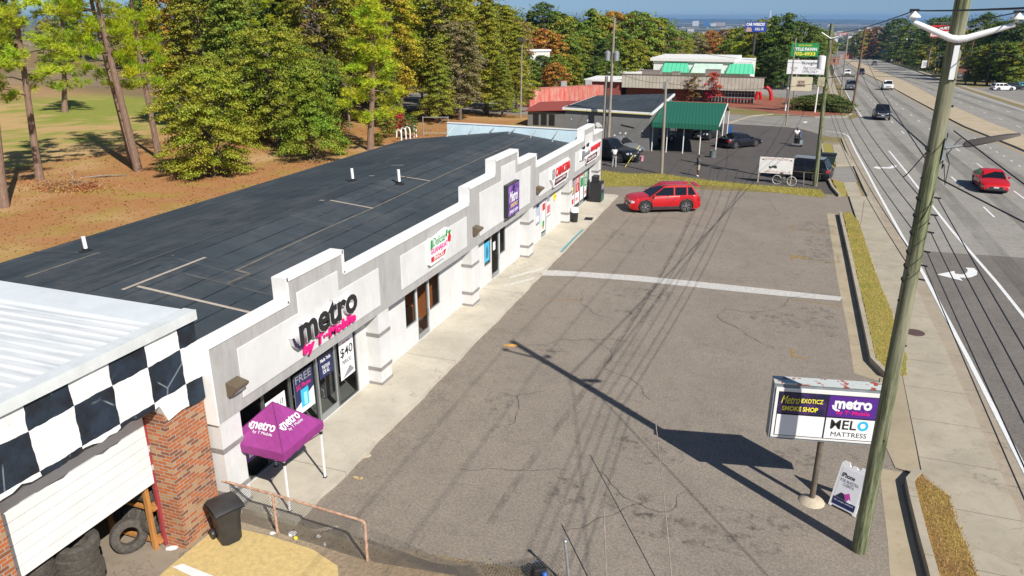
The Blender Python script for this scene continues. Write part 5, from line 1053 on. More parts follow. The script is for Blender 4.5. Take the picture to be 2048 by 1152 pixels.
# ============================================================ VEHICLES
CGL = mk('car_glass', (0.008, 0.010, 0.013), 0.08, 0, spec=0.45); CRIM = mk('alloy_rim', (.55, .56, .57), .3, .9); CTRIM = mk('car_trim', (.03, .03, .032), .5); CHROME = mk('chrome', (.6, .6, .62), .15, 1.0)
HEADL = mk('headlight_glass', (.6, .62, .65), .1, .2, spec=.9); TAILL = mk('tail_light_red', (.35, .008, .01), .2, spec=.9); PLATE = mk('number_plate', (.6, .6, .58), .5)
def paint(name, c, metal=.3): return mk('car_paint_' + name, c, .38, 0 if metal < .5 else metal, coat=.5, spec=.4)
def wheel(parent, x, y, r, w, name='wheel', rimc=None, spokes=5):
    wo = MB(); M = Matrix.Translation((x, y, r)) @ Matrix.Rotation(R(90), 4, 'X')
    wo.lathe([(r * .62, -w * .42), (r * .9, -w * .5), (r, -w * .36), (r, w * .36), (r * .9, w * .5), (r * .62, w * .42)], 22, M, close=False); o = wo.build(name, RUB, parent, smooth=True)
    rm = MB(); sy = 1 if y > 0 else -1; yo = -sy * w * .40
    rm.lathe([(r * .63, yo - .01), (r * .66, yo + .01)], 22, M, close=False); rm.lathe([(.0, yo + sy * .02), (r * .6, yo + sy * .05)], 16, M, close=False); rm.mi = [0] * len(rm.f)
    k0 = len(rm.f); rm.cur = 1
    for k in range(spokes):
        a = 2 * math.pi * k / spokes
        for da in (-.13, .13): rm.add([M @ Vector((math.cos(a + da * (.5 if q < .5 else 2.0)) * r * (.12 if q < .5 else .64), math.sin(a + da * (.5 if q < .5 else 2.0)) * r * (.12 if q < .5 else .64), yo - sy * e)) for q, e in ((0, .02), (1, .01))] + [M @ Vector((math.cos(a + (da + .12) * (.5 if q < .5 else 2.0)) * r * (.12 if q < .5 else .64), math.sin(a + (da + .12) * (.5 if q < .5 else 2.0)) * r * (.12 if q < .5 else .64), yo - sy * e)) for q, e in ((1, .01), (0, .02))], [(0, 1, 2, 3)])
    rm.lathe([(0.001, yo - sy * .03), (r * .16, yo - sy * .02)], 10, M, close=False)
    rm.build('rim', [CTRIM, rimc or CRIM], o)
    return o
def car(name, label, cat, col, L, W_, H_, wb, wr, kind='suv', group=None, loc=None, rz=0, glassb=None, rimc=None, detail=True):
    """vehicle built round its own side profile: x forward, y left"""
    o = thing(name, label, cat, loc or (0, 0, 0), rz, group); hw = W_ / 2; gc = .2 if kind != 'truck' else .34
    if kind == 'sedan': prof = [(-.5, .62), (-.49, .92), (-.40, 1.0), (-.30, .96), (-.28, .95), (.17, .93), (.30, .86), (.44, .74), (.49, .62), (.5, .55)]; cab = [(-.43, .30), (-.20, .0), (.03, .0), (.22, .0)]
    elif kind == 'truck': prof = [(-.5, .9), (-.495, 1.12), (-.12, 1.12), (-.1, 1.12), (.16, 1.12), (.22, 1.14), (.44, 1.06), (.49, .96), (.5, .7)]; cab = [(-.13, .3), (-.10, .0), (.07, 0), (.19, 0)]
    elif kind == 'cross': prof = [(-.5, .62), (-.492, .95), (-.46, 1.14), (-.30, 1.12), (.12, 1.06), (.235, 1.04), (.40, .98), (.475, .87), (.5, .66)]; cab = [(-.47, .3), (-.365, 0), (.02, 0), (.245, 0)]
    else: prof = [(-.5, .7), (-.485, 1.0), (-.45, 1.04), (-.28, 1.03), (.14, 1.0), (.24, .98), (.42, .90), (.485, .78), (.5, .62)]; cab = [(-.47, .3), (-.40, 0), (.06, 0), (.235, 0)]
    xs = sorted({-L / 2, L / 2, -L / 2 + .06, L / 2 - .05, L / 2 - .14, -L / 2 + .2} | {-L / 2 + L * k / 22 for k in range(23)} | {s_ * wb / 2 + off + wo for s_ in (-1, 1) for wo in (0,) for off in [-wr * 1.14, -wr * 1.13, -wr * .95, -wr * .6, 0, wr * .6, wr * .95, wr * 1.13, wr * 1.14]})
    wo = 0.0; R_a = wr * 1.14
    def topz(x): return interp([(a * L, z * H_ / {'suv': 1.65, 'sedan': 1.42, 'truck': 1.85, 'cross': 1.75}[kind]) for a, z in prof], x)
    def botz(x):
        b = gc + .10 * sst((abs(x) - L / 2 + .35) / .35)
        for s_ in (-1, 1):
            dx = x - s_ * wb / 2
            if abs(dx) < R_a: b = max(b, wr + math.sqrt(max(0, R_a ** 2 - dx ** 2)) * .98 - .02)
        return b
    mb = MB(); ring = 9
    for x in xs:
        e = sst((abs(x) - L / 2 + .42) / .42); w = hw * (1 - .16 * e - .01 * 0); t = topz(x); b = botz(x); t = max(t, b + .05)
        mid = b + (t - b) * .5
        half = [(w * .93, b), (w * .985, b + (t - b) * .2), (w, mid), (w * .975, t - .10 * (t - b)), (w * .93, t - .02)]
        pts = half + [(w * .5, t + .018), (0, t + .025)] + [(-w * .5, t + .018)] + [(-p[0], p[1]) for p in half[::-1]]
        for y, z in pts: mb.v.append((x, y, z))
    m = 13
    for i in range(len(xs) - 1):
        for j in range(m - 1): a = i * m + j; mb.f.append((a, a + 1, a + m + 1, a + m)); mb.mi.append(0)
    mb.f.append(tuple(range(m))); k = (len(xs) - 1) * m; mb.f.append(tuple(range(k + m - 1, k - 1, -1))); mb.mi += [0, 0]
    body = mb.build('body', col, o, smooth=True)
    mb = MB(); mb.box(-L / 2 + .12, L / 2 - .12, -hw * .72, hw * .72, gc - .02, .62 if kind != 'truck' else .8); mb.box(-L / 2 + .5, L / 2 - .5, -hw * .93, hw * .93, gc - .01, gc + .10) if detail else None; mb.build('underbody', CTRIM, o)
    # cabin: closed painted shell and proud glass
    xb, xrb, xrf, xf = [c_[0] * L for c_ in cab]; hb = topz(0) - .02; bt = min(hb, topz(xb)); wt, wbm = hw * .74, hw * .93
    B_ = [(xb, hb if kind != 'sedan' else topz(xb)), (xf, topz(xf) - .02)]; z1 = H_ - .03; roofz = [(xrb, z1 - .05), (xrb + .25, z1), (xrf - .3, z1), (xrf, z1 - .05)]
    mb = MB(); rows = [(xb, B_[0][1] - .04, None), (xrb, z1 - .05, 1), ]
    def shell(ins, dz=0):
        bl = [(xb, wbm - ins, B_[0][1] - .03), (xrb, wbm - ins, hb - .03), (xrf, wbm - ins, hb - .03), (xf, wbm - ins, B_[1][1] - .03)]; tlp = [(xb + (xrb - xb) * .97, wt - ins, z1 - .06 + dz), (xrb + .22, wt - ins, z1 + dz - .005), (xrf - .25, wt - ins, z1 + dz), (xrf, wt - ins, z1 - .05 + dz)]
        return bl, tlp
    bl, tl_ = shell(0); n = 4
    for (x, y, z) in bl: mb.v += [(x, y, z), (x, -y, z)]
    for (x, y, z) in tl_: mb.v += [(x, y, z), (x, -y, z)]
    mb.v += [(x, y * .6, z + .03) for (x, y, z) in tl_] + [(x, -y * .6, z + .03) for (x, y, z) in tl_]
    T, U, V = 8, 16, 20
    for i in range(3):
        mb.f += [(2 * i, 2 * i + 2, T + 2 * i + 2, T + 2 * i), (2 * i + 1, T + 2 * i + 1, T + 2 * i + 3, 2 * i + 3), (T + 2 * i, T + 2 * i + 2, U + i + 1, U + i), (U + i, U + i + 1, V + i + 1, V + i), (V + i, V + i + 1, T + 2 * i + 3, T + 2 * i + 1)]; mb.mi += [0] * 5
    mb.f += [(0, T, U, V, T + 1, 1), (6, 7, T + 7, V + 3, U + 3, T + 6)]; mb.mi += [0, 0]
    mb.build('cabin', col, o, smooth=True, bevel=.02 if detail else 0)
    def gl(name, ps, off):
        ps = [Vector(p) for p in ps]; nrm = (ps[1] - ps[0]).cross(ps[2] - ps[0]).normalized() * off; c_ = sum(ps, Vector()) / len(ps); mb = MB(); mb.poly([c_ + (p - c_) * 1.0 + nrm for p in ps]); return mb.build(name, CGL, o)
    def lp(a, b, t_): return tuple(a[i] + (b[i] - a[i]) * t_ for i in range(3))
    f0, f1 = bl[3], tl_[3]; a = lp(f0, f1, .06); b = lp(f0, f1, .93); gl('windscreen', [(a[0], a[1] * .93, a[2]), (b[0], b[1] * .93, b[2]), (b[0], -b[1] * .93, b[2]), (a[0], -a[1] * .93, a[2])], -.012 if False else .012)
    r0, r1 = bl[0], tl_[0]; a = lp(r0, r1, .15); b = lp(r0, r1, .88); gl('rear_window', [(a[0], a[1] * .85, a[2]), (a[0], -a[1] * .85, a[2]), (b[0], -b[1] * .85, b[2]), (b[0], b[1] * .85, b[2])], .012)
    def side(x, t_): # point on the side of the cabin at height fraction t_
        y = wbm + (wt - wbm) * t_; z = (hb - .03) + (z1 - .02 - hb + .03) * t_; return (x, y, z)
    zt, zb_ = .86, .14
    front_x = lambda t_: xf + (xrf - xf) * t_; rear_x = lambda t_: xb + (xrb - xb) * t_
    cuts = {'sedan': [.36, .66], 'suv': [.30, .60], 'truck': [.42], 'cross': [.22, .55]}[kind]; x0, x1 = rear_x(.5), front_x(.5); bx = [x0 + (x1 - x0) * c_ for c_ in cuts]; edges = [None] + bx + [None]
    for i in range(len(edges) - 1):
        aL = edges[i]; bR = edges[i + 1]
        pb0 = (rear_x(zb_) + .16) if aL is None else aL + .05; pt0 = (rear_x(zt) + .10) if aL is None else aL + .05
        pb1 = (front_x(zb_) - .14) if bR is None else bR - .05; pt1 = (front_x(zt) - .10) if bR is None else bR - .05
        if pb1 - pb0 < .1: continue
        for s_ in (1, -1):
            q = [side(pb0, zb_), side(pb1, zb_), side(pt1, zt), side(pt0, zt)]; q = [(p[0], p[1] * s_, p[2]) for p in q]
            if s_ > 0: q = q[::-1]
            gl('side_window', q, .010)
    for s_ in (1, -1):
        for x in (-wb / 2, wb / 2): wheel(o, x, s_ * (hw - .13), wr, .24, rimc=rimc)
        zz = topz(L / 2 - .12); mb = MB(); mb.add([(L / 2 - .015, s_ * hw * .5, zz - .08), (L / 2 - .10, s_ * hw * .84, zz - .05), (L / 2 - .30, s_ * hw * .925, zz - .03), (L / 2 + .01, s_ * hw * .5, zz - .22), (L / 2 - .06, s_ * hw * .85, zz - .22), (L / 2 - .24, s_ * hw * .95, zz - .20)], [(0, 1, 4, 3), (1, 2, 5, 4)]); mb.build('headlight', HEADL, o)
        zz = topz(-L / 2 + .05); mb = MB(); mb.add([(-L / 2 - .01, s_ * hw * .5, zz - .04), (-L / 2 + .05, s_ * hw * .85, zz - .03), (-L / 2 + .25, s_ * hw * .955, zz - .03), (-L / 2 - .012, s_ * hw * .5, zz - .2), (-L / 2 + .04, s_ * hw * .86, zz - .26), (-L / 2 + .2, s_ * hw * .96, zz - .22)], [(0, 1, 4, 3), (1, 2, 5, 4)]); mb.build('tail_light', TAILL, o)
        if detail: mb = MB(); mb.obox((xf - .35, s_ * (hw + .08), hb), (.12, .18, .14)); mb.build('mirror', col, o, bevel=.03)
    mb = MB(); zf = topz(L / 2 - .05); mb.box(L / 2 - .05, L / 2 + .012, -hw * .48, hw * .48, zf - .26, zf - .09); mb.build('grille', CTRIM if kind != 'truck' else CHROME, o)
    mb = MB(); mb.box(L / 2 - .06, L / 2 + .03, -hw * .7, hw * .7, gc + .06, gc + .20); mb.build('front_bumper', CTRIM if kind != 'truck' else CHROME, o, bevel=.03)
    mb = MB(); mb.box(-L / 2 - .04, -L / 2 + .06, -hw * .74, hw * .74, gc + .08, gc + .26); mb.build('rear_bumper', CHROME if kind == 'truck' else CTRIM, o, bevel=.03)
    mb = MB(); mb.box(L / 2 + .013, L / 2 + .035, -.17, .17, gc + .24, gc + .34); mb.build('number_plate', PLATE, o)
    if kind == 'truck':
        mb = MB(); mb.box(-L / 2 + .08, xb - .05, -hw * .80, hw * .80, topz(-L / 4) + .026, topz(-L / 4) + .03); mb.build('bed_floor', CTRIM, o)
    return o
PI = math.pi
def heading(dv, du): return math.atan2(du, dv)
REDP = paint('red', (.46, .006, .010)); BLKP = paint('black', (.008, .009, .012)); BLKP2 = paint('blue_black', (.009, .010, .014)); WHP = paint('white', (.75, .75, .75), 0); SILP = paint('silver', (.32, .33, .34), .6); GREYP = paint('grey', (.10, .11, .12), .4); DBL = paint('dark_blue', (.015, .03, .09))
# red SUV parked in the lot
h = heading(-2.4, -1.17); s_ = car('parked_suv', 'bright red SUV parked alone near the far end of the strip mall lot', 'SUV', REDP, 4.72, 1.90, 1.77, 2.72, .405, 'cross', loc=(-7.43, 49.22, .004), rz=h)
mb = MB(); mb.tube([(-1.9, .62, 1.70), (-1.7, .62, 1.76), (.2, .62, 1.77), (.4, .62, 1.71)], .02, 6); mb.tube([(-1.9, -.62, 1.70), (-1.7, -.62, 1.76), (.2, -.62, 1.77), (.4, -.62, 1.71)], .02, 6); mb.build('roof_rail', CTRIM, s_)
mb = MB(); mb.box(-2.28, -1.98, -.66, .66, 1.64, 1.69); mb.build('spoiler', REDP, s_); mb = MB(); mb.obox((-1.5, 0, 1.74), (.22, .05, .07)); mb.build('roof_aerial', REDP, s_)
for sy in (1, -1):
    for x in (-1.36, 1.36): mb = MB(); mb.tube([(x + .47 * math.cos(q), sy * .925, .405 + .47 * math.sin(q)) for q in [PI * j / 10 for j in range(11)]], .035, 6); mb.build('wheel_arch', CTRIM, s_)
    mb = MB(); mb.box(-.88, .88, min(sy * .90, sy * .945), max(sy * .90, sy * .945), .24, .42); mb.build('sill', CTRIM, s_)
    for x in (-.25, .75): mb = MB(); mb.box(x, x + .2, min(sy * .93, sy * .955), max(sy * .93, sy * .955), .93, .96); mb.build('door_handle', CHROME, s_)
    mb = MB(); mb.box(-.13, -.08, min(sy * .80, sy * .93), max(sy * .80, sy * .93), 1.1, 1.14); mb.tube([(-.11, sy * .925, .5), (-.11, sy * .935, 1.0)], .008, 4); mb.build('door_seam', CTRIM, s_)
for sy in (1, -1): mb = MB(); mb.tube([(-2.0, sy * .895, 1.06), (.55, sy * .895, 1.03), (1.02, sy * .885, 1.08)], .016, 5); mb.tube([(2.30, sy * .5, .34), (2.37, sy * .3, .26)], .03, 5); mb.build('chrome_strip', CHROME, s_)
# black sedan, black SUV behind the sign, trucks by the building end
h = heading(.655, .755); d_ = Vector((.655, .755, 0)); c_ = Vector((-3.94, 78.25, 0)) + Vector((-.755, .655, 0)) * .85
car('parked_sedan', 'glossy black sedan with red tail light parked on the car wash lot', 'sedan', BLKP2, 4.65, 1.82, 1.42, 2.7, .34, 'sedan', loc=(c_.x, c_.y, gz(c_.y) + .01), rz=h)
dv, du = G(1560, 356) - G(1636, 364), 0; h = heading(dv.x, dv.y); c_ = (G(1560, 356) + G(1636, 364)) / 2 + Vector((0.05, .85, 0))
bz = car('parked_suv', 'old black SUV with chrome strip parked behind the car care sign board', 'SUV', BLKP, 4.6, 1.78, 1.68, 2.75, .36, 'suv', loc=(c_.x, c_.y, .01), rz=h)
for sy in (1, -1): mb = MB(); mb.box(-2.1, 2.1, min(sy * .87, sy * .90), max(sy * .87, sy * .90), .62, .67); mb.build('chrome_strip', CHROME, bz)
mb = MB(); mb.box(-1.7, .5, -.6, .6, 1.67, 1.70); mb.build('roof_rack', GALV, bz)
g_ = G(1243, 327); car('parked_truck', 'big black pickup being washed beside the end of the strip mall', 'pickup truck', BLKP, 5.5, 2.0, 1.9, 3.4, .44, 'truck', loc=(g_.x - 1.55, g_.y + 1.55, 0), rz=heading(.93, -.36))
g_ = G(1283, 312); car('parked_car', 'silver grey sedan half hidden beyond the black pickup by the grey wall', 'sedan', SILP, 4.6, 1.8, 1.45, 2.7, .34, 'sedan', loc=(g_.x - 2.3, g_.y + 1.2, 0), rz=heading(.9, -.44))
g_ = G(1405, 281); car('parked_suv', 'dark SUV with red trim parked nose out under the green canopy', 'SUV', BLKP, 4.6, 1.85, 1.75, 2.7, .37, 'suv', loc=(g_.x + .2, g_.y + 2.0, gz(g_.y)), rz=heading(-.25, -.97))
g_ = G(1313, 288); car('parked_sedan', 'black sedan in deep shade under the left edge of the green canopy', 'sedan', BLKP, 4.4, 1.8, 1.42, 2.6, .33, 'sedan', loc=(g_.x - .2, g_.y + 1.2, gz(g_.y)), rz=heading(.5, .86))
# traffic
c_ = (14.45, 64.3); car('moving_car', 'red sedan driving towards the viewer on the near highway lanes', 'sedan', REDP, 4.5, 1.85, 1.40, 2.7, .33, 'sedan', loc=(*c_, gz(64) + .01), rz=heading(-.02, -1), group='cars driving on the highway')
def traf(px, dx, back, label, col, L, W_, H_, wb, wr, kind, toward=True, nm='moving_car', cat='car', sc=1.0):
    g_ = G(*px); u = g_.y + back * (1 if toward else 0); s1 = (rr(u + 3) - rr(u - 3)) / 6; v = g_.x + dx + s1 * back
    o = car(nm, label, cat, col, L, W_, H_, wb, wr, kind, loc=(v, u, gz(u) + .02), rz=heading(-s1, -1) if toward else heading(s1, 1), group='cars driving on the highway', detail=False); sl = math.atan(.036); o.rotation_mode = 'XYZ'
    e = Matrix.Rotation(o.rotation_euler.z, 4, 'Z'); q = Matrix.Rotation(-sl, 4, 'X') @ e if u > 85 else e; o.rotation_euler = q.to_euler(); o.scale = (sc,) * 3; return o
traf((1764, 241), 0, 2.7, 'dark grey pickup with chrome grille driving on the second highway lane', BLKP2, 5.6, 2.0, 1.92, 3.6, .42, 'truck', nm='moving_truck', cat='pickup truck', sc=1.05)
traf((1701, 180.5), 0, 2.4, 'dark silver SUV driving on the lane nearest the poles', GREYP, 4.9, 1.95, 1.85, 2.9, .40, 'suv', sc=1.25)
traf((1775, 180.5), 0, 2.6, 'white pickup with black grille driving on the lane beside the median', WHP, 5.6, 2.0, 1.9, 3.5, .42, 'truck', nm='moving_truck', cat='pickup truck', sc=1.2)
traf((1722, 149.5), 0, 2.2, 'black SUV farther up the highway next to the white car', BLKP, 4.8, 1.95, 1.85, 2.9, .40, 'suv', sc=1.3)
traf((1694, 150), 0, 2.2, 'white car farther up the highway beside the brown pole', WHP, 4.8, 1.9, 1.6, 2.9, .38, 'suv', sc=1.3)
traf((1748, 131), 0, 2.2, 'grey pickup driving away on the far carriageway', GREYP, 5.4, 2.0, 1.9, 3.4, .42, 'truck', toward=False, nm='moving_truck', cat='pickup truck', sc=1.5)
for i, (px, m_, lb) in enumerate((((1707, 120), GREYP, 'small distant grey car at the far bend of the highway'), ((1722, 118), DBL, 'small distant dark blue car right of the grey one at the far bend'), ((1688, 114), BLKP, 'small distant black car crossing at the far bend of the highway'), ((1682, 102), REDP, 'tiny distant dark red car at the top of the highway'), ((1697, 113), BLKP, 'tiny distant black car between the grey and black ones at the bend'))):
    traf(px, 0, 2, lb, m_, 4.7, 1.9, 1.6, 2.8, .36, 'suv' if i % 2 else 'sedan', sc=1.6)
# parked cars in the right hand lot
random.seed(17)
for i, (px, m_, lb, kd, hd) in enumerate((((2004, 181), WHP, 'white SUV parked at the edge of the lot across the highway', 'suv', .35), ((2027, 180), BLKP2, 'dark blue car parked right of the white SUV across the highway', 'sedan', .5), ((2043, 178), paint('teal', (.05, .22, .26)), 'teal car at the right end of the lot across the highway', 'sedan', .5),
        ((1990, 160), SILP, 'silver car parked behind the lot fence across the highway', 'sedan', 0), ((2012, 158), WHP, 'white van parked behind the lot fence across the highway', 'suv', .1), ((1968, 160), REDP, 'red wrecked car behind the lot fence across the highway', 'sedan', .4), ((1945, 162), paint('beige', (.35, .30, .2)), 'beige car at the left end of the row behind the lot fence', 'sedan', .2), ((2035, 155), GREYP, 'grey car at the right end of the row behind the lot fence', 'suv', 0), ((2005, 148), WHP, 'white pickup in the back row behind the lot fence', 'truck', .2), ((2030, 146), SILP, 'silver SUV in the back row behind the lot fence', 'suv', .1), ((1890, 147), WHP, 'white car parked between the signs across the highway', 'suv', 1.2), ((1918, 156), GREYP, 'dark car parked below the yellow diamond sign across the highway', 'sedan', .4))):
    g_ = G(*px); car('parked_car', lb, 'car', m_, 4.8, 1.9, 1.6 if kd != 'truck' else 1.85, 2.8, .36, kd, group='cars parked across the highway', loc=g_, rz=hd, detail=False).scale = (1.15,) * 3
for px, m_, lb in (((1190, 72), WHP, ''),): pass
# ============================================================ PEOPLE
SKIN = mk('dark_skin', (.12, .06, .035), .6); HAIR = mk('black_hair', (.012, .01, .01), .8); SHOE = mk('white_shoe', (.75, .75, .75), .5); JEAN = mk('dark_denim', (.03, .035, .05), .8); WSH = mk('white_shirt', (.72, .72, .74), .8); BSH = mk('blue_top', (.06, .10, .16), .8, var=.3); TAN_ = mk('khaki_shorts', (.42, .37, .28), .85); LJ = mk('pale_trousers', (.35, .36, .38), .85)
def skin(name, verts, edges, rad, m, par, sub=2):
    me = bpy.data.meshes.new(name); me.from_pydata(verts, edges, []); me.materials.append(m); o = bpy.data.objects.new(name, me); COL.objects.link(o); o.parent = par
    md = o.modifiers.new('skin', 'SKIN'); md.use_smooth_shade = True; lay = me.skin_vertices[0].data if me.skin_vertices else None
    if lay:
        for i, r_ in enumerate(rad): lay[i].radius = (r_, r_) if isinstance(r_, float) else r_
        lay[0].use_root = True
    s = o.modifiers.new('sub', 'SUBSURF'); s.levels = sub; s.render_levels = sub; return o
def person(label, loc, rz, pose, top, legs_m, short=False, shoes=SHOE, h=1.75, hat=None):
    """x forward; pose gives the joints of hands, elbows, knees and feet"""
    o = thing('person', label, 'person', loc, rz); k = h / 1.75; P = {n: Vector(v) * k for n, v in dict(hip=(0, 0, .95), waist=(.01, 0, 1.12), chest=(.02, 0, 1.34), neck=(.01, 0, 1.50), head=(.03, 0, 1.60), crown=(.03, 0, 1.70),
        shl=(0, .19, 1.42), shr=(0, -.19, 1.42), hl=(0, .10, .90), hr=(0, -.10, .90), **pose).items()}
    V = []; E = []; Rd = []; idx = {}
    def ad(n, r_, p=None):
        idx[n] = len(V); V.append(tuple(P[n])); Rd.append(r_); 
        if p: E.append((idx[p], idx[n]))
    ad('hip', (.15 * k, .11 * k)); ad('waist', (.135 * k, .10 * k), 'hip'); ad('chest', (.16 * k, .115 * k), 'waist'); ad('neck', .055, 'chest'); ad('head', .09, 'neck'); ad('crown', .075, 'head')
    for s_ in 'lr':
        ad('sh' + s_, .065, 'chest'); ad('el' + s_, .042, 'sh' + s_); ad('wr' + s_, .028, 'el' + s_)
        w_ = P['wr' + s_]; d = (w_ - P['el' + s_]).normalized(); sd_ = d.cross(Vector((0, 0, 1)));  sd_ = sd_.normalized() if sd_.length > .1 else Vector((0, 1, 0))
        P['pa' + s_] = w_ + d * .06; ad('pa' + s_, .034, 'wr' + s_)
        for q in range(4):
            b = P['pa' + s_] + sd_ * (.03 - .02 * q); P['f%d' % q + s_] = b + d * .04; P['g%d' % q + s_] = b + d * (.075 - .008 * abs(q - 1.5)) + Vector((0, 0, -.015)); ad('f%d' % q + s_, .010, 'pa' + s_); ad('g%d' % q + s_, .008, 'f%d' % q + s_)
        P['th' + s_] = w_ + d * .05 + sd_ * .055; ad('th' + s_, .011, 'wr' + s_)
        ad('h' + s_, .085, 'hip'); ad('kn' + s_, .058, 'h' + s_); ad('an' + s_, .038, 'kn' + s_); P['toe' + s_] = P['an' + s_] + Vector((.14, 0, -.04)); ad('toe' + s_, .035, 'an' + s_)
    skin('body', V, E, Rd, SKIN, o, 1)
    skin('shirt', [tuple(P['waist'] + Vector((0, 0, -.10))), tuple(P['chest']), tuple(P['neck'] + Vector((0, 0, -.04))), tuple(P['shl']), tuple(P['shl'].lerp(P['ell'], .75)), tuple(P['shr']), tuple(P['shr'].lerp(P['elr'], .75))], [(0, 1), (1, 2), (1, 3), (3, 4), (1, 5), (5, 6)], [(.165, .125), (.185, .135), .085, .085, .065, .085, .065], top, o)
    f_ = .9 if short else 1.0; e_ = 'kn' if short else 'an'
    vs = [tuple(P['hip'] + Vector((0, 0, .06)))]; es = []; rs = [(.155, .125)]
    for s_ in 'lr':
        i0 = len(vs); vs += [tuple(P['h' + s_]), tuple(P['kn' + s_] + Vector((0, 0, -.03 if short else 0)))] + ([] if short else [tuple(P['an' + s_])]); rs += [.105, .085 if short else .075] + ([] if short else [.062]); es += [(0, i0), (i0, i0 + 1)] + ([] if short else [(i0 + 1, i0 + 2)])
    skin('trousers' if not short else 'shorts', vs, es, rs, legs_m, o)
    for s_ in 'lr': skin('shoe', [tuple(P['an' + s_] + Vector((-.04, 0, -.02))), tuple(P['toe' + s_])], [(0, 1)], [.052, .042], shoes, o)
    hd = P['head'] + Vector((0, 0, .03)); mb = MB(); mb.blob(hd + Vector((-.015, 0, .03)), (.105, .098, .105), 12, 8, 1, .05); mb.build('hair', hat or HAIR, o, smooth=True)
    mb = MB(); mb.blob(hd + Vector((.028, 0, -.02)), (.085, .072, .105), 12, 8, 0, 0); mb.blob(hd + Vector((.115, 0, -.02)), (.018, .014, .022), 6, 5); 
    for sy in (-1, 1): mb.blob(hd + Vector((.02, sy * .078, -.015)), (.02, .012, .03), 6, 5)
    fc = mb.build('face', SKIN, o, smooth=True); mb = MB()
    for sy in (-1, 1): mb.blob(hd + Vector((.105, sy * .032, .005)), (.008, .012, .007), 6, 4)
    mb.build('eyes', WHITEV, fc); mb = MB(); mb.blob(hd + Vector((.105, 0, -.065)), (.008, .026, .007), 6, 4); mb.build('mouth', mk('lips', (.2, .06, .05), .5), fc)
    return o
g_ = G(1395, 352.5); person('man in blue top, khaki shorts and white shoes standing with hand to his ear', g_ + Z_(.012), R(215), dict(ell=(.12, .30, 1.22), wrl=(.18, .24, 1.48), elr=(-.05, -.28, 1.15), wrr=(.12, -.26, .95), knl=(.03, .11, .50), knr=(-.02, -.11, .50), anl=(-.02, .12, .07), anr=(-.05, -.13, .07)), BSH, TAN_, True, h=1.68)
g_ = G(1228, 334); person('man in white shirt and pale trousers washing the black pickup', g_ + Z_(.012), R(100), dict(ell=(.18, .28, 1.20), wrl=(.42, .22, 1.15), elr=(.20, -.26, 1.25), wrr=(.45, -.16, 1.30), knl=(.06, .12, .50), knr=(-.03, -.12, .50), anl=(.04, .15, .07), anr=(-.08, -.14, .07)), WSH, LJ, h=1.73)
g_ = G(1592, 291.5); pw = person('man in white shirt and dark trousers standing behind the grey cart', g_ + Vector((-.05, .5, .012)), R(-70), dict(ell=(.10, .27, 1.18), wrl=(.32, .22, 1.0), elr=(.10, -.27, 1.18), wrr=(.32, -.2, 1.0), knl=(.02, .11, .50), knr=(.0, -.11, .50), anl=(-.02, .12, .07), anr=(-.03, -.12, .07)), WSH, JEAN, shoes=BLACK, h=1.76)
mb = MB(); mb.box(-.02, .02, -.16, .16, 0, .62); tw = mb.build('blue_towel', mk('towel_blue', (.08, .22, .55), .8), loc=(g_.x + .26, g_.y + .45, g_.z + .75), rz=.4); tag(tw, 'blue towel hanging at the side of the man behind the cart', 'towel')
ct = thing('utility_cart', 'grey platform cart with black tub in front of the man in dark trousers', 'cart', G(1594, 293)); mb = MB(); mb.box(-.5, .5, -.35, .35, .22, .30); mb.build('platform', GALV, ct); mb = MB(); mb.lathe([(.26, 0), (.32, .55), (.34, .57)], 14, T_((-.05, 0, .31))); mb.build('tub', BLACK, ct, smooth=True); mb = MB(); mb.box(.2, .48, -.3, .3, .31, .6); mb.build('box', mk('cart_box', (.25, .32, .33), .6), ct)
for x in (-.38, .38):
    for y in (-.28, .28): mb = MB(); mb.lathe([(.02, -.03), (.11, -.03), (.11, .03), (.02, .03)], 10, T_((x, y, .11)) @ Matrix.Rotation(R(90), 4, 'X')); mb.build('wheel', BLACK, ct)
# ============================================================ SMALL THINGS ON THE WASH LOT
g_ = G(1425, 315); o = thing('barrel', 'grey open barrel standing at the right front post of the green canopy', 'barrel', g_); mb = MB(); mb.lathe([(.28, 0), (.30, .02), (.29, .3), (.31, .31), (.29, .32), (.30, .62), (.32, .64), (.28, .64), (.26, .1)], 18, close=False); mb.build('drum', mk('barrel_grey', (.16, .19, .19), .5, .3, var=.2), o, smooth=True)
g_ = G(1655, 328); o = thing('rubbish_bin', 'low dark green rubbish bin at the kerb behind the old black SUV', 'bin', g_); mb = MB(); mb.prism([(-.5, 0), (.5, 0), (.6, .85), (-.6, .85)], 'y', -.35, .35); mb.build('body', mk('bin_green', (.015, .03, .03), .5), o); mb = MB(); mb.box(-.66, .66, -.42, .42, .86, .94); mb.build('lid', BLACK, o, bevel=.02)
g_ = G(1283, 322); o = thing('bucket', 'pink and white bucket beside the washed pickup', 'bucket', g_); mb = MB(); mb.lathe([(.14, 0), (.18, .42), (.19, .43)], 12); mb.build('pail', mk('pail_pink', (.75, .35, .42), .5), o, smooth=True)
g_ = G(1272, 325); o = thing('bucket', 'black tub behind the front wheel of the washed pickup', 'bucket', g_); mb = MB(); mb.lathe([(.2, 0), (.26, .6), (.27, .62)], 12); mb.build('pail', BLACK, o, smooth=True)
mb = MB(); mb.tube([G(1250, 335) + Z_(.03), atU(1279, 291, 67.0)], .02, 5); tag(mb.build('yellow_strap', YEL), 'bright yellow guy guard slanting beside the washed black pickup', 'guy guard')
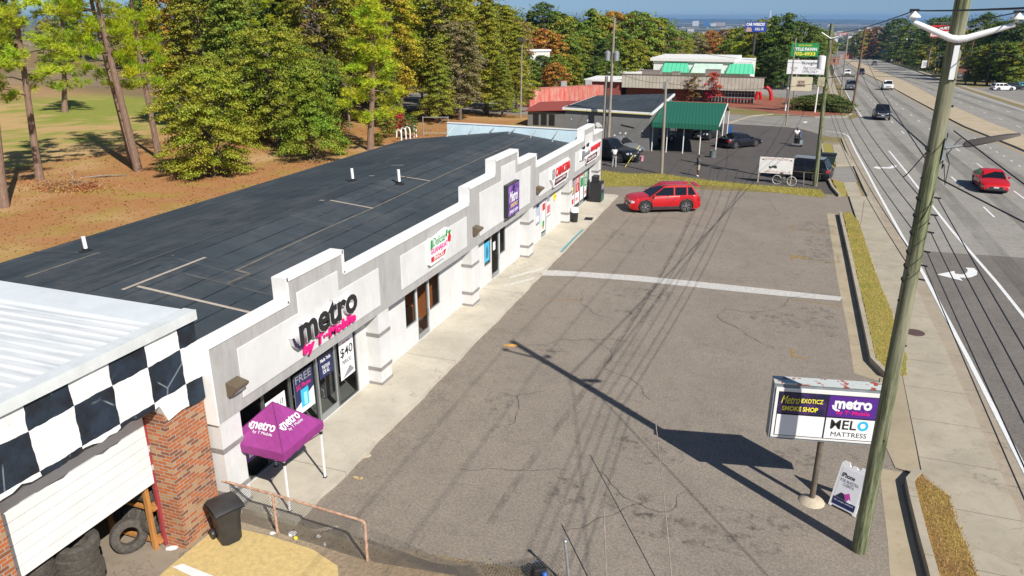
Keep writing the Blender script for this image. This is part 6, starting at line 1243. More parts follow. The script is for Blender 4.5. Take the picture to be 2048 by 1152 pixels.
mb = MB(); mb.prism([(-.16, 0), (.16, 0), (.20, .9), (-.05, 1.0)], 'y', -.02, .02); g_ = G(1460, 290); tag(mb.build('feather_flag', mk('flag_blue', (.01, .12, .45), .6), loc=(g_.x - .3, g_.y + 2.2, g_.z + .7)), 'small bright blue flag standing behind the black sedan', 'flag')
sb = thing('sign_board', 'white car care sign board on two wooden posts in front of the old black SUV', 'sign', (0, 60.5, 0)); x0_, x1_ = -1.92, .52
for x in (x0_ + .03, x1_ - .03): mb = MB(); mb.obox((x, 60.58 - 60.5, 0), (.1, .1, 1.95)); mb.build('post', mk('raw_post', (.42, .36, .25), .8, var=.2), sb)
mb = MB(); mb.box(x0_, x1_, -.02, .02, .78, 2.0); mb.build('panel', WHITE, sb); M = frame((x0_, -.022, .78), (1, 0, 0), (0, 0, 1)); RPK = mk('faded_red_letters', (.55, .16, .14), .6)
text('lettering', 'EVANS CAR CARE', 1.7, .14, M @ T_((.38, 1.02, 0)), RPK, sb, .003); text('lettering', 'HAND WASH • WAX', 1.6, .14, M @ T_((.4, .06, 0)), RPK, sb, .003)
CARPIC = mk('car_picture', (.05, .05, .05), .6); blobpoly([(.7, .42), (.72, .58), (.9, .5), (.95, .6), (1.25, .62), (1.32, .42), (1.2, .38), (1.0, .45), (.85, .36)], M, 0, .003).build('picture', CARPIC, sb); blobpoly([(.15, 1.0), (.35, 1.0), (.32, 1.08), (.2, 1.08)], M, 0, .003).build('picture', CARPIC, sb); blobpoly([(2.15, 1.0), (2.36, 1.0), (2.3, 1.08), (2.2, 1.08)], M, 0, .003).build('picture', CARPIC, sb)
# bicycle
b1_, b2_ = G(1553, 368), G(1582, 371); by = thing('bicycle', 'dark motorised bicycle with pale tyres leaning below the car care sign', 'bicycle', b1_); by.rotation_euler = (R(4), 0, math.atan2(b2_.y - b1_.y, b2_.x - b1_.x)); BT = mk('pale_tyre', (.55, .55, .52), .6)
for x in (0, 1.08):
    mb = MB(); M = T_((x, 0, .34)) @ Matrix.Rotation(R(90), 4, 'X'); pr = [(.34 + .025 * math.cos(q), .025 * math.sin(q)) for q in [2 * math.pi * j / 6 for j in range(7)]]; mb.lathe(pr, 24, M, close=False); w_ = mb.build('wheel', BT, by, smooth=True); mb = MB()
    for k in range(12): a = k * PI / 6; mb.tube([M @ Vector((0, 0, 0)), M @ Vector((.32 * math.cos(a), .32 * math.sin(a), 0))], .003, 3, cap=False)
    mb.build('spokes', ALU, w_)
mb = MB(); mb.tube([(0, 0, .34), (.42, 0, .32), (.30, 0, .82), (0, 0, .34)], .018, 6); mb.tube([(.42, 0, .32), (.88, 0, .80), (.33, 0, .74)], .022, 6); mb.tube([(1.08, 0, .34), (.88, 0, .80), (.86, 0, .96)], .018, 6); mb.build('frame', BLACK, by); mb = MB(); mb.tube([(.78, .28, 1.0), (.88, .1, .98), (.88, -.1, .98), (.78, -.28, 1.0)], .014, 5); mb.build('handlebar', BLACK, by); mb = MB(); mb.obox((.28, 0, .84), (.26, .14, .06)); mb.build('saddle', BLACK, by, bevel=.02); mb = MB(); mb.obox((.5, 0, .34), (.22, .14, .26)); mb.build('motor', ALU, by, bevel=.03)
g_ = G(1607, 372); mb = MB(); mb.tube([(0, 0, 0), (-.1, 0, 1.05)], .03, 6); tag(mb.build('metal_stake', GALV, loc=g_), 'thin grey metal stake between the bicycle and the wooden pole', 'stake')
g_ = G(1716, 510); mb = MB(); mb.tube([G(1717, 468), G(1717, 468) + Vector((.05, .1, 1.0)), G(1717, 468) + Vector((.03, .1, 2.0))], .02, 5); tag(mb.build('metal_stake', mk('rusty_rod', (.30, .25, .21), .7)), 'tall thin leaning stake in the near grass strip by the sidewalk', 'stake')
# ============================================================ CAR WASH BUILDING AND CANOPY
cw = thing('car_wash_building', 'grey block building with black sloping roof and white trim behind the strip mall', 'building', (-15, 78, 0)); cp_ = wpart(cw)
GBL = mk('grey_block_wall', (.17, .165, .155), .85, var=.12, scale=.8); A1, A2 = (-12.55, 72.4), (-20.9, 72.4); dvx = Vector((A2[0] - A1[0], A2[1] - A1[1], 0)).normalized(); dpt = Vector((-dvx.y, dvx.x, 0)); dpt = dpt if dpt.y > 0 else -dpt; LEN = math.hypot(A2[0] - A1[0], A2[1] - A1[1]) ; DEP = 13.0
A1v = Vector((*A1, 0)); Mw = Matrix(((dvx.x, dpt.x, 0, A1v.x), (dvx.y, dpt.y, 0, A1v.y), (0, 0, 1, 0), (0, 0, 0, 1)))
def wbox(mb, x0, x1, y0, y1, z0, z1, M): return mb.add([M @ Vector((x, y, z)) for z in (z0, z1) for y in (y0, y1) for x in (x0, x1)], [(0, 2, 3, 1), (4, 5, 7, 6), (0, 1, 5, 4), (2, 6, 7, 3), (0, 4, 6, 2), (1, 3, 7, 5)])
mb = MB(); hz_ = lambda x, y: 3.35 + .15 * x / LEN + (.55 - .6 * x / LEN) * y / DEP
pr = [(0, -1.5), (LEN, -1.5), (LEN, 0), (0, 0)]; mb.add([Mw @ Vector((x, y, z if z < 0 else hz_(x, y))) for y in (0, DEP) for x, z in pr], [(0, 1, 2, 3), (7, 6, 5, 4), (0, 3, 7, 4), (1, 5, 6, 2), (3, 2, 6, 7), (0, 4, 5, 1)]); cp_('wall', mb, GBL)
mb = MB(); e = .25; mb.add([Mw @ Vector((x, y, z + hz_(x, y))) for y in (-e, DEP + e) for x, z in ((-e, .02), (LEN + e, .02), (LEN + e, .24), (-e, .24))], [(0, 1, 2, 3), (7, 6, 5, 4), (0, 3, 7, 4), (1, 5, 6, 2), (3, 2, 6, 7), (0, 4, 5, 1)]); rf_ = cp_('roof', mb, mk('white_trim', (.72, .72, .70), .6, var=.08))
mb = MB(); mb.add([Mw @ Vector((x, y, hz_(x, y) + .26)) for x, y in ((-.1, -.1), (LEN + .1, -.1), (LEN + .1, DEP + .1), (-.1, DEP + .1))], [(0, 3, 2, 1)]); cp_('roof_felt', mb, ROOFM, rf_)
mb = MB(); mb.add([Mw @ Vector((x, -.26, z)) for x, z in ((0, 3.36), (LEN, 3.51), (LEN, 3.59), (0, 3.44))], [(0, 1, 2, 3)]); cp_('yellow_trim', mb, mk('yellow_trim', (.65, .55, .2), .7), rf_)
random.seed(2)
for k in range(12):
    x = random.uniform(.4, LEN - .3); z = random.uniform(1.2, 2.7); s_ = random.uniform(.05, .14); M = Mw @ T_((x, -.012, z)) @ Matrix.Rotation(R(90), 4, 'X'); blobpoly([(math.cos(q) * s_ * random.uniform(.6, 1.3), math.sin(q) * s_ * random.uniform(.6, 1.2)) for q in [j * PI / 4 for j in range(8)]], M, -.006, .0).build('paint_patch', WHITE, cw).matrix_parent_inverse = Matrix.Translation(-Vector(cw.location))
M = Mw @ T_((4.3, -.012, 2.05)) @ Matrix.Rotation(R(90), 4, 'X'); blobpoly([(0, 0), (.2, .3), (.4, .1), (.6, .35), (.9, .4), (1.0, .1), (.7, -.15), (.5, 0), (.2, -.2)], M, -.006, 0).build('paint_patch', WHITE, cw).matrix_parent_inverse = Matrix.Translation(-Vector(cw.location))
M = Mw @ T_((1.5, -.012, 2.0)) @ Matrix.Rotation(R(90), 4, 'X'); blobpoly([(0, 0), (1.3, .22), (1.3, .36), (0, .14)], M, -.006, 0).build('paint_patch', DARK, cw).matrix_parent_inverse = Matrix.Translation(-Vector(cw.location))
cwl = thing('wash_canopy', 'green metal roofed carport on thin posts beside the grey building', 'canopy', (-9, 78, 0)); cc_ = wpart(cwl)
t = NT('green_corrugated'); f_ = t.math('FRACT', t.math('MULTIPLY', t.math('ADD', t.x, t.math('MULTIPLY', t.y, .12)), 3.3)); GCOR = t.out(t.mix(t.math('LESS_THAN', f_, .25), (.018, .125, .075), (.012, .085, .05)), .5); 
Q = [Vector((-12.25, 71.6, 2.75)), Vector((-6.15, 71.7, 2.72)), Vector((-6.2, 79.3, 3.9)), Vector((-12.25, 79.4, 3.9))]
ridge0, ridge1 = Vector((-9.2, 72.4, 3.35)), Vector((-9.8, 86, 4.2))
mb = MB(); up = Vector((0, 0, .05)); q0, q1, q2, q3 = Q; mb.add([q0, q1, q2, q3, q0 + up, q1 + up, q2 + up, q3 + up], [(0, 3, 2, 1), (4, 5, 6, 7), (0, 1, 5, 4), (1, 2, 6, 5), (2, 3, 7, 6), (3, 0, 4, 7)])
k0, k1 = Vector((-12.25, 87, 2.5)), Vector((-6.5, 87, 2.4)); mb.add([q3, q2, k1, k0, q3 + up, q2 + up, k1 + up, k0 + up], [(0, 3, 2, 1), (4, 5, 6, 7), (1, 2, 6, 5), (2, 3, 7, 6), (3, 0, 4, 7)])
cc_('roof', mb, GCOR); mb = MB(); dn = Vector((0, 0, -.42)); mb.add([q0 + dn, q1 + dn, q1, q0], [(0, 1, 2, 3)]); mb.add([p + Vector((0, .06, 0)) for p in (q0 + dn, q1 + dn, q1, q0)], [(3, 2, 1, 0)]); cc_('roof_skirt', mb, GCOR)
mb = MB(); mb.add([q1 + Vector((.02, 0, -.1)), q2 + Vector((.02, 0, -.1)), q2 + Vector((.02, 0, .09)), q1 + Vector((.02, 0, .09)), q1 + Vector((.08, 0, -.1)), q2 + Vector((.08, 0, -.1)), q2 + Vector((.08, 0, .09)), q1 + Vector((.08, 0, .09))], [(0, 3, 2, 1), (4, 5, 6, 7), (3, 7, 6, 2), (0, 1, 5, 4), (0, 4, 7, 3), (1, 2, 6, 5)]); cc_('gable_trim', mb, WHITE)
for (x, y, zt) in ((-12.3, 72.7, 2.4), (-10.86, 72.3, 2.4), (-9.3, 72.2, 2.4), (-7.76, 72.2, 2.4), (-6.3, 72.2, 2.4), (-6.4, 79.4, 3.6), (-6.5, 86.6, 2.4), (-9.8, 86.6, 2.45), (-12.1, 86.6, 2.45)):
    mb = MB(); mb.tube([(x, y, gz(y)), (x, y, zt)], .05, 8); cc_('post', mb, WHITE)
# things under the canopy: brick planter wall and bench
mb = MB(); mb.box(-12.2, -8.6, 88.5, 88.8, gz(88) - .2, gz(88) + 1.0); tag(mb.build('brick_wall', BRICK), 'low red brick wall seen beyond the posts of the green carport', 'wall')
# shed, red fence wall, dumpster
sh = thing('shed', 'small grey shed with red brown roof beside the grey block building', 'shed', (-26.3, 89.5, gz(88))); mb = MB(); mb.box(-3.6, 2.0, -2.2, 3.0, -.2, 1.75); mb.build('wall', GBL, sh); mb = MB(); mb.add([(-3.9, -2.5, 1.76), (2.3, -2.5, 2.1), (2.3, 3.3, 2.6), (-3.9, 3.3, 2.2), (-3.9, -2.5, 1.88), (2.3, -2.5, 2.22), (2.3, 3.3, 2.72), (-3.9, 3.3, 2.32)], [(0, 3, 2, 1), (4, 5, 6, 7), (0, 1, 5, 4), (1, 2, 6, 5), (2, 3, 7, 6), (3, 0, 4, 7)]); mb.build('roof', mk('red_brown_roof', (.28, .06, .045), .7, var=.15), sh)
for x in (-2.9, -1.9, -.9): mb = MB(); mb.box(x, x + .7, -2.24, -2.202, .2, 1.5); mb.build('window', DARK, sh)
t = NT('peeling_red'); a_ = t.noise(1.5, 8, rough=.8, stretch=(1, 1, .25)); RPEEL = t.out(t.mix(t.ramp(a_, .42, .6), (.50, .075, .055), (.50, .28, .22)), .8)
ct_ = thing('trailer', 'long faded red trailer box with peeling paint behind the grey building', 'trailer', (-34, 120, -1.3)); qp_ = wpart(ct_)
pa_, pb_, pc_ = Vector((-38.3, 112.7, -1.3)), Vector((-34.2, 119.6, -1.45)), Vector((-31.8, 134, -2.1)); mb = MB()
for a, b in ((pa_, pb_), (pb_, pc_)):
    n_ = Vector((-(b - a).y, (b - a).x, 0)).normalized() * 2.5; hz = Vector((0, 0, 2.9)); mb.add([a, b, b + hz, a + hz, a + n_, b + n_, b + n_ + hz, a + n_ + hz], [(0, 1, 2, 3), (4, 7, 6, 5), (3, 2, 6, 7), (0, 4, 5, 1), (0, 3, 7, 4), (1, 5, 6, 2)])
qp_('box', mb, RPEEL)
for f_, wd in ((.05, 1.2), (.5, 1.0), (.85, 1.2)): p = pa_.lerp(pc_, f_) + Vector((-1.2, .6, 2.95)); mb = MB(); mb.obox(p, (wd, .9, .8), .5); tag(mb.build('rooftop_unit', mk('ac_grey', (.30, .31, .30), .6, .2, var=.2), bevel=.03), 'grey cooling unit on the red trailer, %s' % {.05: 'at its near end', .5: 'at its middle', .85: 'at its far end'}[f_], 'cooling unit', 'cooling units on the red trailer')
# ============================================================ RESTAURANT
rs = thing('restaurant', 'low brick restaurant with a pale ribbed metal band and flat roof', 'building', (-15, 145, -2)); rp = wpart(rs)
t = NT('ribbed_band'); f_ = t.math('FRACT', t.math('MULTIPLY', t.x, 1.6)); BANDM = t.out(t.mix(t.math('LESS_THAN', f_, .14), t.mix(t.ramp(t.noise(.6, 6), .4, .7), (.50, .47, .40), (.40, .36, .29)), (.24, .22, .18)), .6)
DBR = mk('dark_red_brick', (.17, .05, .035), .85, var=.35, scale=2.5)
fy = 140.6; mb = MB(); mb.prism([(-29.3, fy + 1.0), (-6.6, fy + 1), (-10.2, fy + 8.6), (-29.3, fy + 8.6)], 'z', -3.2, 1.2); rp('wall', mb, DBR)
mb = MB(); mb.box(-30, -5.2, fy, fy + .25, -.05, 2.2); mb.add([(-5.2, fy, -.05), (-9.5, fy + 9, -.05), (-9.5, fy + 9, 2.0), (-5.2, fy, 2.2), (-5.4, fy + .1, -.05), (-9.7, fy + 9, -.05), (-9.7, fy + 9, 2.0), (-5.4, fy + .1, 2.2)], [(0, 1, 2, 3), (4, 7, 6, 5), (3, 2, 6, 7)]); rp('metal_band', mb, BANDM)
mb = MB(); mb.box(-30.05, -4.9, fy - .05, fy + .35, 2.203, 2.34); rp('band_trim', mb, mk('brown_trim', (.13, .10, .08), .6))
mb = MB(); mb.prism([(-30, fy + .25), (-5.5, fy + .25), (-9.7, fy + 9), (-30, fy + 9)], 'z', 1.3, 1.5); rp('flat_roof', mb, mk('grey_white_roof', (.42, .40, .36), .8, var=.2, scale=.4))
mb = MB(); mb.box(-13.8, -6.6, fy + .85, fy + .98, -2.1, -.1); w_ = rp('window', mb, mk('dark_window', (.02, .024, .028), .1)); mb = MB()
for k in range(14): mb.box(-13.8 + .55 * k, -13.72 + .55 * k, fy + .78, fy + .845, -2.1, -.1)
mb.box(-13.8, -6.6, fy + .75, fy + .779, -1.3, -1.22); mb.box(-13.8, -6.6, fy + .75, fy + .779, -.6, -.52); rp('mullions', mb, mk('pale_mullion', (.4, .4, .38), .6), w_)
for a in (-22, -17): mb = MB(); mb.box(a, a + 1.55, fy + .9, fy + .98, -2.2, -.2); rp('window', mb, mk('dark_window', (.02, .024, .028), .1))
for x, y, w_, h_, lb in ((-25.5, 146, 3.4, 1.2, 'left brown rooftop unit on the restaurant behind its front trim'), (-14.5, 147, 2.6, 1.5, 'tall grey rooftop unit near the middle of the restaurant roof'), (-21.6, 150, 1.3, .8, 'small dark rooftop unit between the two larger ones on the restaurant')):
    mb = MB(); mb.obox((x, y, 1.51), (w_, 2, h_)); mb.obox((x, y, 1.51 + h_), (w_ + .12, 2.1, .06)); tag(mb.build('rooftop_unit', mk('hvac', (.38, .37, .34) if x > -20 else (.26, .22, .19), .6, .2, var=.15), bevel=.03), lb, 'cooling unit')
mb = MB(); mb.box(-36.5, -30.3, 141, 149, -3.2, .9); o = rp('annex_wall', mb, mk('annex_brick', (.25, .06, .05), .8, var=.2)); mb = MB(); mb.box(-37, -30.05, 140.2, 150, .91, 1.25); rp('annex_roof', mb, WHITE, o)
mb = MB(); mb.tube([(-11.3, 138.2, -1.2), (-7.0, 138.4, -1.25)], .05, 5); [mb.tube([(x, 138.3, -2.2), (x, 138.3, -1.25)], .04, 5) for x in (-11.3, -10.2, -9.1, -8.0, -7.0)]; tag(mb.build('railing', mk('red_rail', (.45, .03, .03), .5)), 'low red railing in front of the restaurant windows', 'railing')
# red arch
ga = G(1513, 205); gb = G(1531, 203); mb = MB(); ax_ = Vector((-6.6, 152, -2.7)); pts = [ax_ + Vector((1.35 * math.cos(PI - PI * k / 12) + 1.2, 0, 2.5 * math.sin(PI * k / 12) ** .7)) for k in range(13)]; mb.tube(pts, .34, 8)
pts2 = [p + Vector((-1.9, 2.5, -.5)) for p in pts]; mb.tube(pts2, .3, 8); tag(mb.build('red_arch', mk('arch_red', (.48, .015, .02), .4), smooth=True), 'bright red tubular double arch standing on the brick paving', 'arch')
# pole signs by the restaurant
def onpole(name, label, posts, pm, panels, cat='sign', pr=.12):
    o = thing(name, label, cat, posts[0][0]); inv = Matrix.Translation(-Vector(posts[0][0]))
    for b, t_ in posts: mb = MB(); mb.tube([b, (b[0], b[1], t_)], pr, 8); q = mb.build('post', pm, o); q.matrix_parent_inverse = inv
    for (x0, x1, y, z0, z1, m_, txts) in panels:
        mb = MB(); mb.box(x0, x1, y - .1, y + .1, z0, z1); q = mb.build('panel', m_, o, bevel=.02); q.matrix_parent_inverse = inv
        for (s__, fx, fz, fw, fh, tm_, b_) in txts:
            M = frame((x0 + fx * (x1 - x0), y - .105, z0 + fz * (z1 - z0)), (1, 0, 0), (0, 0, 1)); q2 = text('lettering', s__, fw * (x1 - x0), fh * (z1 - z0), M, tm_, q, .01, b_)
    return o
PGREEN = mk('pawn_green', (.02, .28, .07), .5)
onpole('pole_sign', 'tall green TITLE PAWN sign with yellow numbers on a thin wooden pole', [((-.1, 134, gz(134)), 7.9)], GYWOOD, [(-1.35, 2.75, 133.8, 6.15, 8.15, PGREEN, [('TITLE PAWN', .08, .42, .86, .26, WHITEV, .05), ('702-4933', .1, .06, .8, .28, YEL, .04), ('AUTO MONEY', .25, .78, .5, .12, YEL, .02)])], pr=.13)
onpole('pole_sign', 'white restaurant sign with script name above a letter board on a white post', [((3.2, 126, gz(126)), 3.9), ((-1.1, 127, gz(127)), 3.6)], WHITE, [(-1.55, 3.75, 125.6, 3.95, 6.0, WHITEV, [("Knight's", .4, .62, .5, .3, BLACK, .0), ('FINE FOOD\nOPEN DAILY', .42, .1, .4, .42, GREYT, .0), ('DINE\nIN', .1, .2, .18, .3, GREYT, 0)]), (-.75, 2.3, 125.5, 1.5, 3.55, mk('letter_board', (.62, .56, .40), .6), [('NOW\nHIRING', .28, .3, .4, .45, mk('brown_letters', (.12, .05, .03), .6), .03)])])
# ============================================================ BUILDINGS BEHIND
gr = thing('green_roof_building', 'white flat roofed building with bright green slatted awnings', 'building', (-19, 178, gz(178))); gp_ = wpart(gr)
mb = MB(); mb.box(-30.5, -9.6, 176, 196, gz(186) - 1, 2.9); gp_('wall', mb, WHITE); mb = MB(); mb.box(-31.2, -13.0, 175.5, 196, 2.91, 3.55); mb.box(-12.9, -9.4, 176, 190, 2.91, 3.0); gp_('roof', mb, WHITE)
t = NT('green_awning'); f_ = t.math('FRACT', t.math('MULTIPLY', t.x, 1.1)); GAWN = t.out(t.mix(t.math('LESS_THAN', f_, .15), (.10, .52, .30), (.05, .34, .19)), .5)
for a, b in ((-28.6, -22.4), (-22.0, -14.9), (-14.5, -8.6)):
    m_ = GAWN if a != -22.0 else MATS.get('white_green') or mk('white_green', (.45, .60, .50), .6, var=.2, scale=1)
    mb = MB(); mb.add([(a, 174.2, .6), (b, 174.2, .6), (b - .6, 175.9, 2.6), (a + .6, 175.9, 2.6), (a, 175.9, .6), (b, 175.9, .6)], [(0, 1, 2, 3), (0, 3, 4), (1, 5, 2), (0, 4, 5, 1)]); gp_('awning', mb, m_)
mb = MB(); mb.box(-43, -31.3, 172, 186, gz(180) - 1, .2); wy = thing('yellow_roof_shop', 'low pale yellow shop with white roof left of the green awnings', 'building', (-37, 178, -4)); yp_ = wpart(wy); yp_('wall', mb, mk('pale_yellow_wall', (.60, .50, .28), .8)); mb = MB(); mb.box(-43.4, -31.4, 171.6, 186.3, .21, .5); yp_('roof', mb, WHITE)
def house(name, label, x, y, w_, d_, h_, rh, wm, rm, rz=0, wins=3, cat='house', flat=False, zb=None):
    z = gh(x, y) if zb is None else zb; o = thing(name, label, cat, (x, y, z), rz); mb = MB(); mb.box(-w_ / 2, w_ / 2, -d_ / 2, d_ / 2, -1.5, h_); mb.build('wall', wm, o)
    mb = MB()
    if flat: mb.box(-w_ / 2 - .2, w_ / 2 + .2, -d_ / 2 - .2, d_ / 2 + .2, h_ + .001, h_ + rh)
    else: e = .5; mb.add([(-w_ / 2 - e, -d_ / 2 - e, h_), (w_ / 2 + e, -d_ / 2 - e, h_), (w_ / 2 + e, d_ / 2 + e, h_), (-w_ / 2 - e, d_ / 2 + e, h_), (-w_ / 2 + d_ * .3, 0, h_ + rh), (w_ / 2 - d_ * .3, 0, h_ + rh)], [(0, 1, 5, 4), (1, 2, 5), (2, 3, 4, 5), (3, 0, 4), (0, 3, 2, 1)])
    mb.build('roof', rm, o)
    for k in range(wins): xx = -w_ / 2 + w_ * (k + .5) / wins; mb = MB(); mb.box(xx - .5, xx + .5, -d_ / 2 - .04, -d_ / 2 - .005, h_ * .35, h_ * .75); mb.build('window', MATS.get('dark_window'), o)
    return o
RB_ = mk('brown_shingle', (.22, .15, .10), .9, var=.2, scale=.8); RG_ = mk('grey_shingle', (.17, .165, .16), .9, var=.2, scale=.8); WW = mk('off_white_siding', (.62, .60, .56), .7, var=.08); BW = mk('brick_wall_red', (.30, .12, .08), .85, var=.2); DK = mk('dark_siding', (.05, .06, .09), .7)
p_ = atU(1005, 128, 150); house('mobile_home', 'long white mobile home half hidden by trees behind the back lot', -53, 150, 11, 4.5, 3.0, .35, WW, WHITE, .75, 3, flat=True, zb=2.6)
house('shop_building', 'low cream shop with brown gable behind the green awnings', -35, 232, 9, 12, 4.4, 1.8, mk('tan_gable', (.50, .36, .20), .8), WHITE, 0, 2, 'building', zb=-4.2)
house('shop_building', 'long white roofed building farther back right of the cream shop', -24, 236, 14, 12, 4.6, .8, WW, WHITE, 0, 3, 'building', flat=True, zb=-4.4)
house('house', 'wide brown roofed building across the highway below the red billboard', 66, 330, 28, 16, 4.4, 3.2, BW, RB_, -.1, 5, 'building')
house('house', 'small brick house with brown roof across the highway left of the dark house', G(1806, 124).x + 4, G(1806, 124).y, 16, 16, 5, 5, BW, RB_, -.2, 2)
house('house', 'dark blue house with steep roof beside the brick house across the highway', G(1850, 131).x + 3, G(1850, 131).y, 14, 14, 4.5, 4.5, DK, mk('dark_roof', (.03, .035, .05), .8), .1, 2)
for i, (px, u_, w_, h_, c_, lb) in enumerate(((1755, 430, 1, 1, 0, ''),)): pass
random.seed(33)
far_b = [((1640, 82), 700, 18, 5, 'white building beside the highway beyond the last brown pole'), ((1655, 93), 560, 14, 5, 'pale building left of the far highway bend'), ((1672, 72), 820, 16, 6, 'white far building at the top of the highway'), ((1702, 88), 640, 16, 6, 'bright white roofed shop right of the far bend'), ((1725, 92), 600, 10, 6, 'small grey shop beyond the billboard poles'), ((1690, 66), 900, 22, 7, 'wide pale building on the distant rise'), ((1650, 62), 980, 24, 8, 'long cream building on the horizon side of the highway'), ((1800, 95), 480, 16, 5, 'grey roofed building between the trees right of the highway'), ((1712, 70), 840, 14, 5, 'pale block right of the distant highway'), ((1668, 85), 700, 9, 6, 'narrow white shop close to the far left kerb')]
for px, u_, w_, h_, lb in far_b:
    while px[0] > 1690 and atU(*px, u_).x < redge(u_) + 10 and u_ < 1000: u_ += 15
    p_ = atU(*px, u_); house('shop_building', lb, p_.x, u_, w_, 12, h_, 1.0, random.choice([WW, BW, mk('grey_wall', (.3, .29, .27), .8)]), random.choice([WHITE, RG_, RG_]), random.random() * .4, 2, 'building', flat=True)
# far town on the plain: pale blocks, one blue, and a slender white tower
def tower(name, label, px0, px1, dist, w_, m_, cat='building', taper=1.0):
    a = atU(*px0, dist); b = atU(*px1, dist); z0 = gz(dist); mb = MB(); w2 = w_ / 2
    mb.add([(a.x - w2, dist, z0), (a.x + w2, dist, z0), (a.x + w2, dist + w_, z0), (a.x - w2, dist + w_, z0)] + [(a.x + sx * w2 * taper, dist + w2 + sy * w2 * taper, a.z) for sx, sy in ((-1, -1), (1, -1), (1, 1), (-1, 1))], [(0, 3, 2, 1), (4, 5, 6, 7), (0, 1, 5, 4), (1, 2, 6, 5), (2, 3, 7, 6), (3, 0, 4, 7)])
    return tag(mb.build(name, m_), label, cat)
tower('water_tower', 'slender white needle tower on the skyline above the car wreck billboard', (1542, 21), (1542, 50), 8200, 26, WHITE, 'tower', .25)
tower('tower_block', 'pale twin block on the skyline left of the blue block', (1391, 42), (1391, 50), 8200, 55, WHITE); tower('tower_block', 'small blue block on the distant skyline', (1413, 42), (1413, 50), 8200, 50, mk('far_blue', (.03, .16, .42), .6)); tower('tower_block', 'wide cream block on the skyline right of the blue block', (1437, 45), (1437, 50), 8250, 110, mk('far_cream', (.5, .38, .28), .8)); tower('tower_block', 'narrow pale block just left of the wide cream one on the skyline', (1426, 47), (1426, 50), 8100, 45, WHITE)
BBR = mk('billboard_red', (.55, .03, .03), .5); STEEL = mk('dark_steel', (.07, .06, .055), .7, .3)
bb = thing('billboard', 'blue and white billboard reading CAR WRECK? above the tree line', 'billboard', (-14, 262, gz(262)))
bb.location = (0, 0, 0); bp2 = wpart(bb)
bb.scale = (.78,) * 3; bb.location = (0, 0, CAMH * .22); bp2 = lambda n, mb, m, par=None: mb.build(n, m, par or bb)
mb = MB(); mb.tube([(-14, 262.5, -9), (-14, 262.5, 8)], .4, 8); bp2('post', mb, STEEL); mb = MB(); mb.box(-17.2, -10.8, 262, 262.4, 7.7, 10.7); pn = bp2('panel', mb, mk('billboard_blue', (.02, .06, .33), .5)); text('lettering', 'CAR WRECK?', 5.6, .95, frame((-16.9, 261.98, 9.5), (1, 0, 0), (0, 0, 1)), WHITEV, pn, .02, .05); text('lettering', 'CALL US', 2.6, .8, frame((-14.2, 261.98, 8.2), (1, 0, 0), (0, 0, 1)), WHITEV, pn, .02, .03); blobpoly([(0, 0), (1.9, 0), (1.6, 1.2), (.3, 1.3)], frame((-16.9, 261.98, 7.8), (1, 0, 0), (0, 0, 1)), 0, .02).build('picture', mk('skin_print', (.5, .33, .25), .6), pn)
bb = thing('billboard', 'red and white billboard on a dark steel post across the highway', 'billboard', (45, 300, gz(300))); bp2 = wpart(bb); mb = MB(); mb.tube([(47.3, 301.5, gz(300)), (47.3, 301.5, 9.5)], .45, 8); bp2('post', mb, STEEL); mb = MB(); mb.box(40.7, 49.2, 301, 301.4, 5.9, 9.6); mb.box(40.7, 49.2, 300.2, 300.98, 5.6, 5.7); pn = bp2('panel', mb, BBR)
mb = MB(); mb.box(40.9, 46.5, 300.95, 300.99, 6.0, 7.6); bp2('white_field', mb, WHITEV, pn); text('lettering', '733 3333', 4.6, 1.0, frame((41.3, 300.93, 6.3), (1, 0, 0), (0, 0, 1)), BBR, pn, .02, .05); text('lettering', 'HURT', 3, .9, frame((43.2, 300.93, 8.2), (1, 0, 0), (0, 0, 1)), WHITEV, pn, .02, .05); mb = MB(); [mb.tube([(41.5 + 2 * k, 301.2, 9.6), (41.5 + 2 * k, 301.2, 10.3)], .06, 4) for k in range(5)]; mb.tube([(41.2, 301.2, 10.3), (49.8, 301.2, 10.3)], .06, 4); bp2('catwalk', mb, GALV)
def rsign(label, box, by, txt=None, pm=None, m_=None, tm_=None, arrow=False):
    g_ = G((box[0] + box[2]) / 2, by); p0, p1 = atU(box[0], box[3], g_.y), atU(box[2], box[1], g_.y); return onpole('pole_sign', label, [((g_.x, g_.y + .3, g_.z), p1.z - .2)], pm or STEEL, [(p0.x, p1.x, g_.y, p0.z, p1.z, m_ or WHITEV, [(txt, .15, .25, .7, .5, tm_ or BLACK, .03)] if txt else [])], pr=.15)
rsign('white roadside sign with dark script above the trees across the highway', (1811, 77, 1838, 88), 129, 'Salvage'); rsign('white notice sign with grey lines near the yellow diamond sign', (1842, 121, 1858, 136), 141, 'COPIES\nCASH', tm_=GREYT)
rsign('small white sign on a post beyond the warning sign across the highway', (1932, 112, 1939, 121), 147); rsign('white shop sign on a post right of the far highway bend', (1708, 78, 1722, 96), 114, 'TIRES', tm_=NAVY); rsign('low white sign in front of the brick house across the highway', (1782, 117, 1791, 122), 125)
rsign('pink and white roof sign far along the left of the highway', (1676, 65, 1695, 71), 112, 'SALE', m_=mk('pink_sign', (.55, .2, .2), .6), tm_=WHITEV)
g_ = G(1875, 147); z = atU(1875, 138, g_.y).z - g_.z; k_ = 10 * g_.y / 1504. * .55
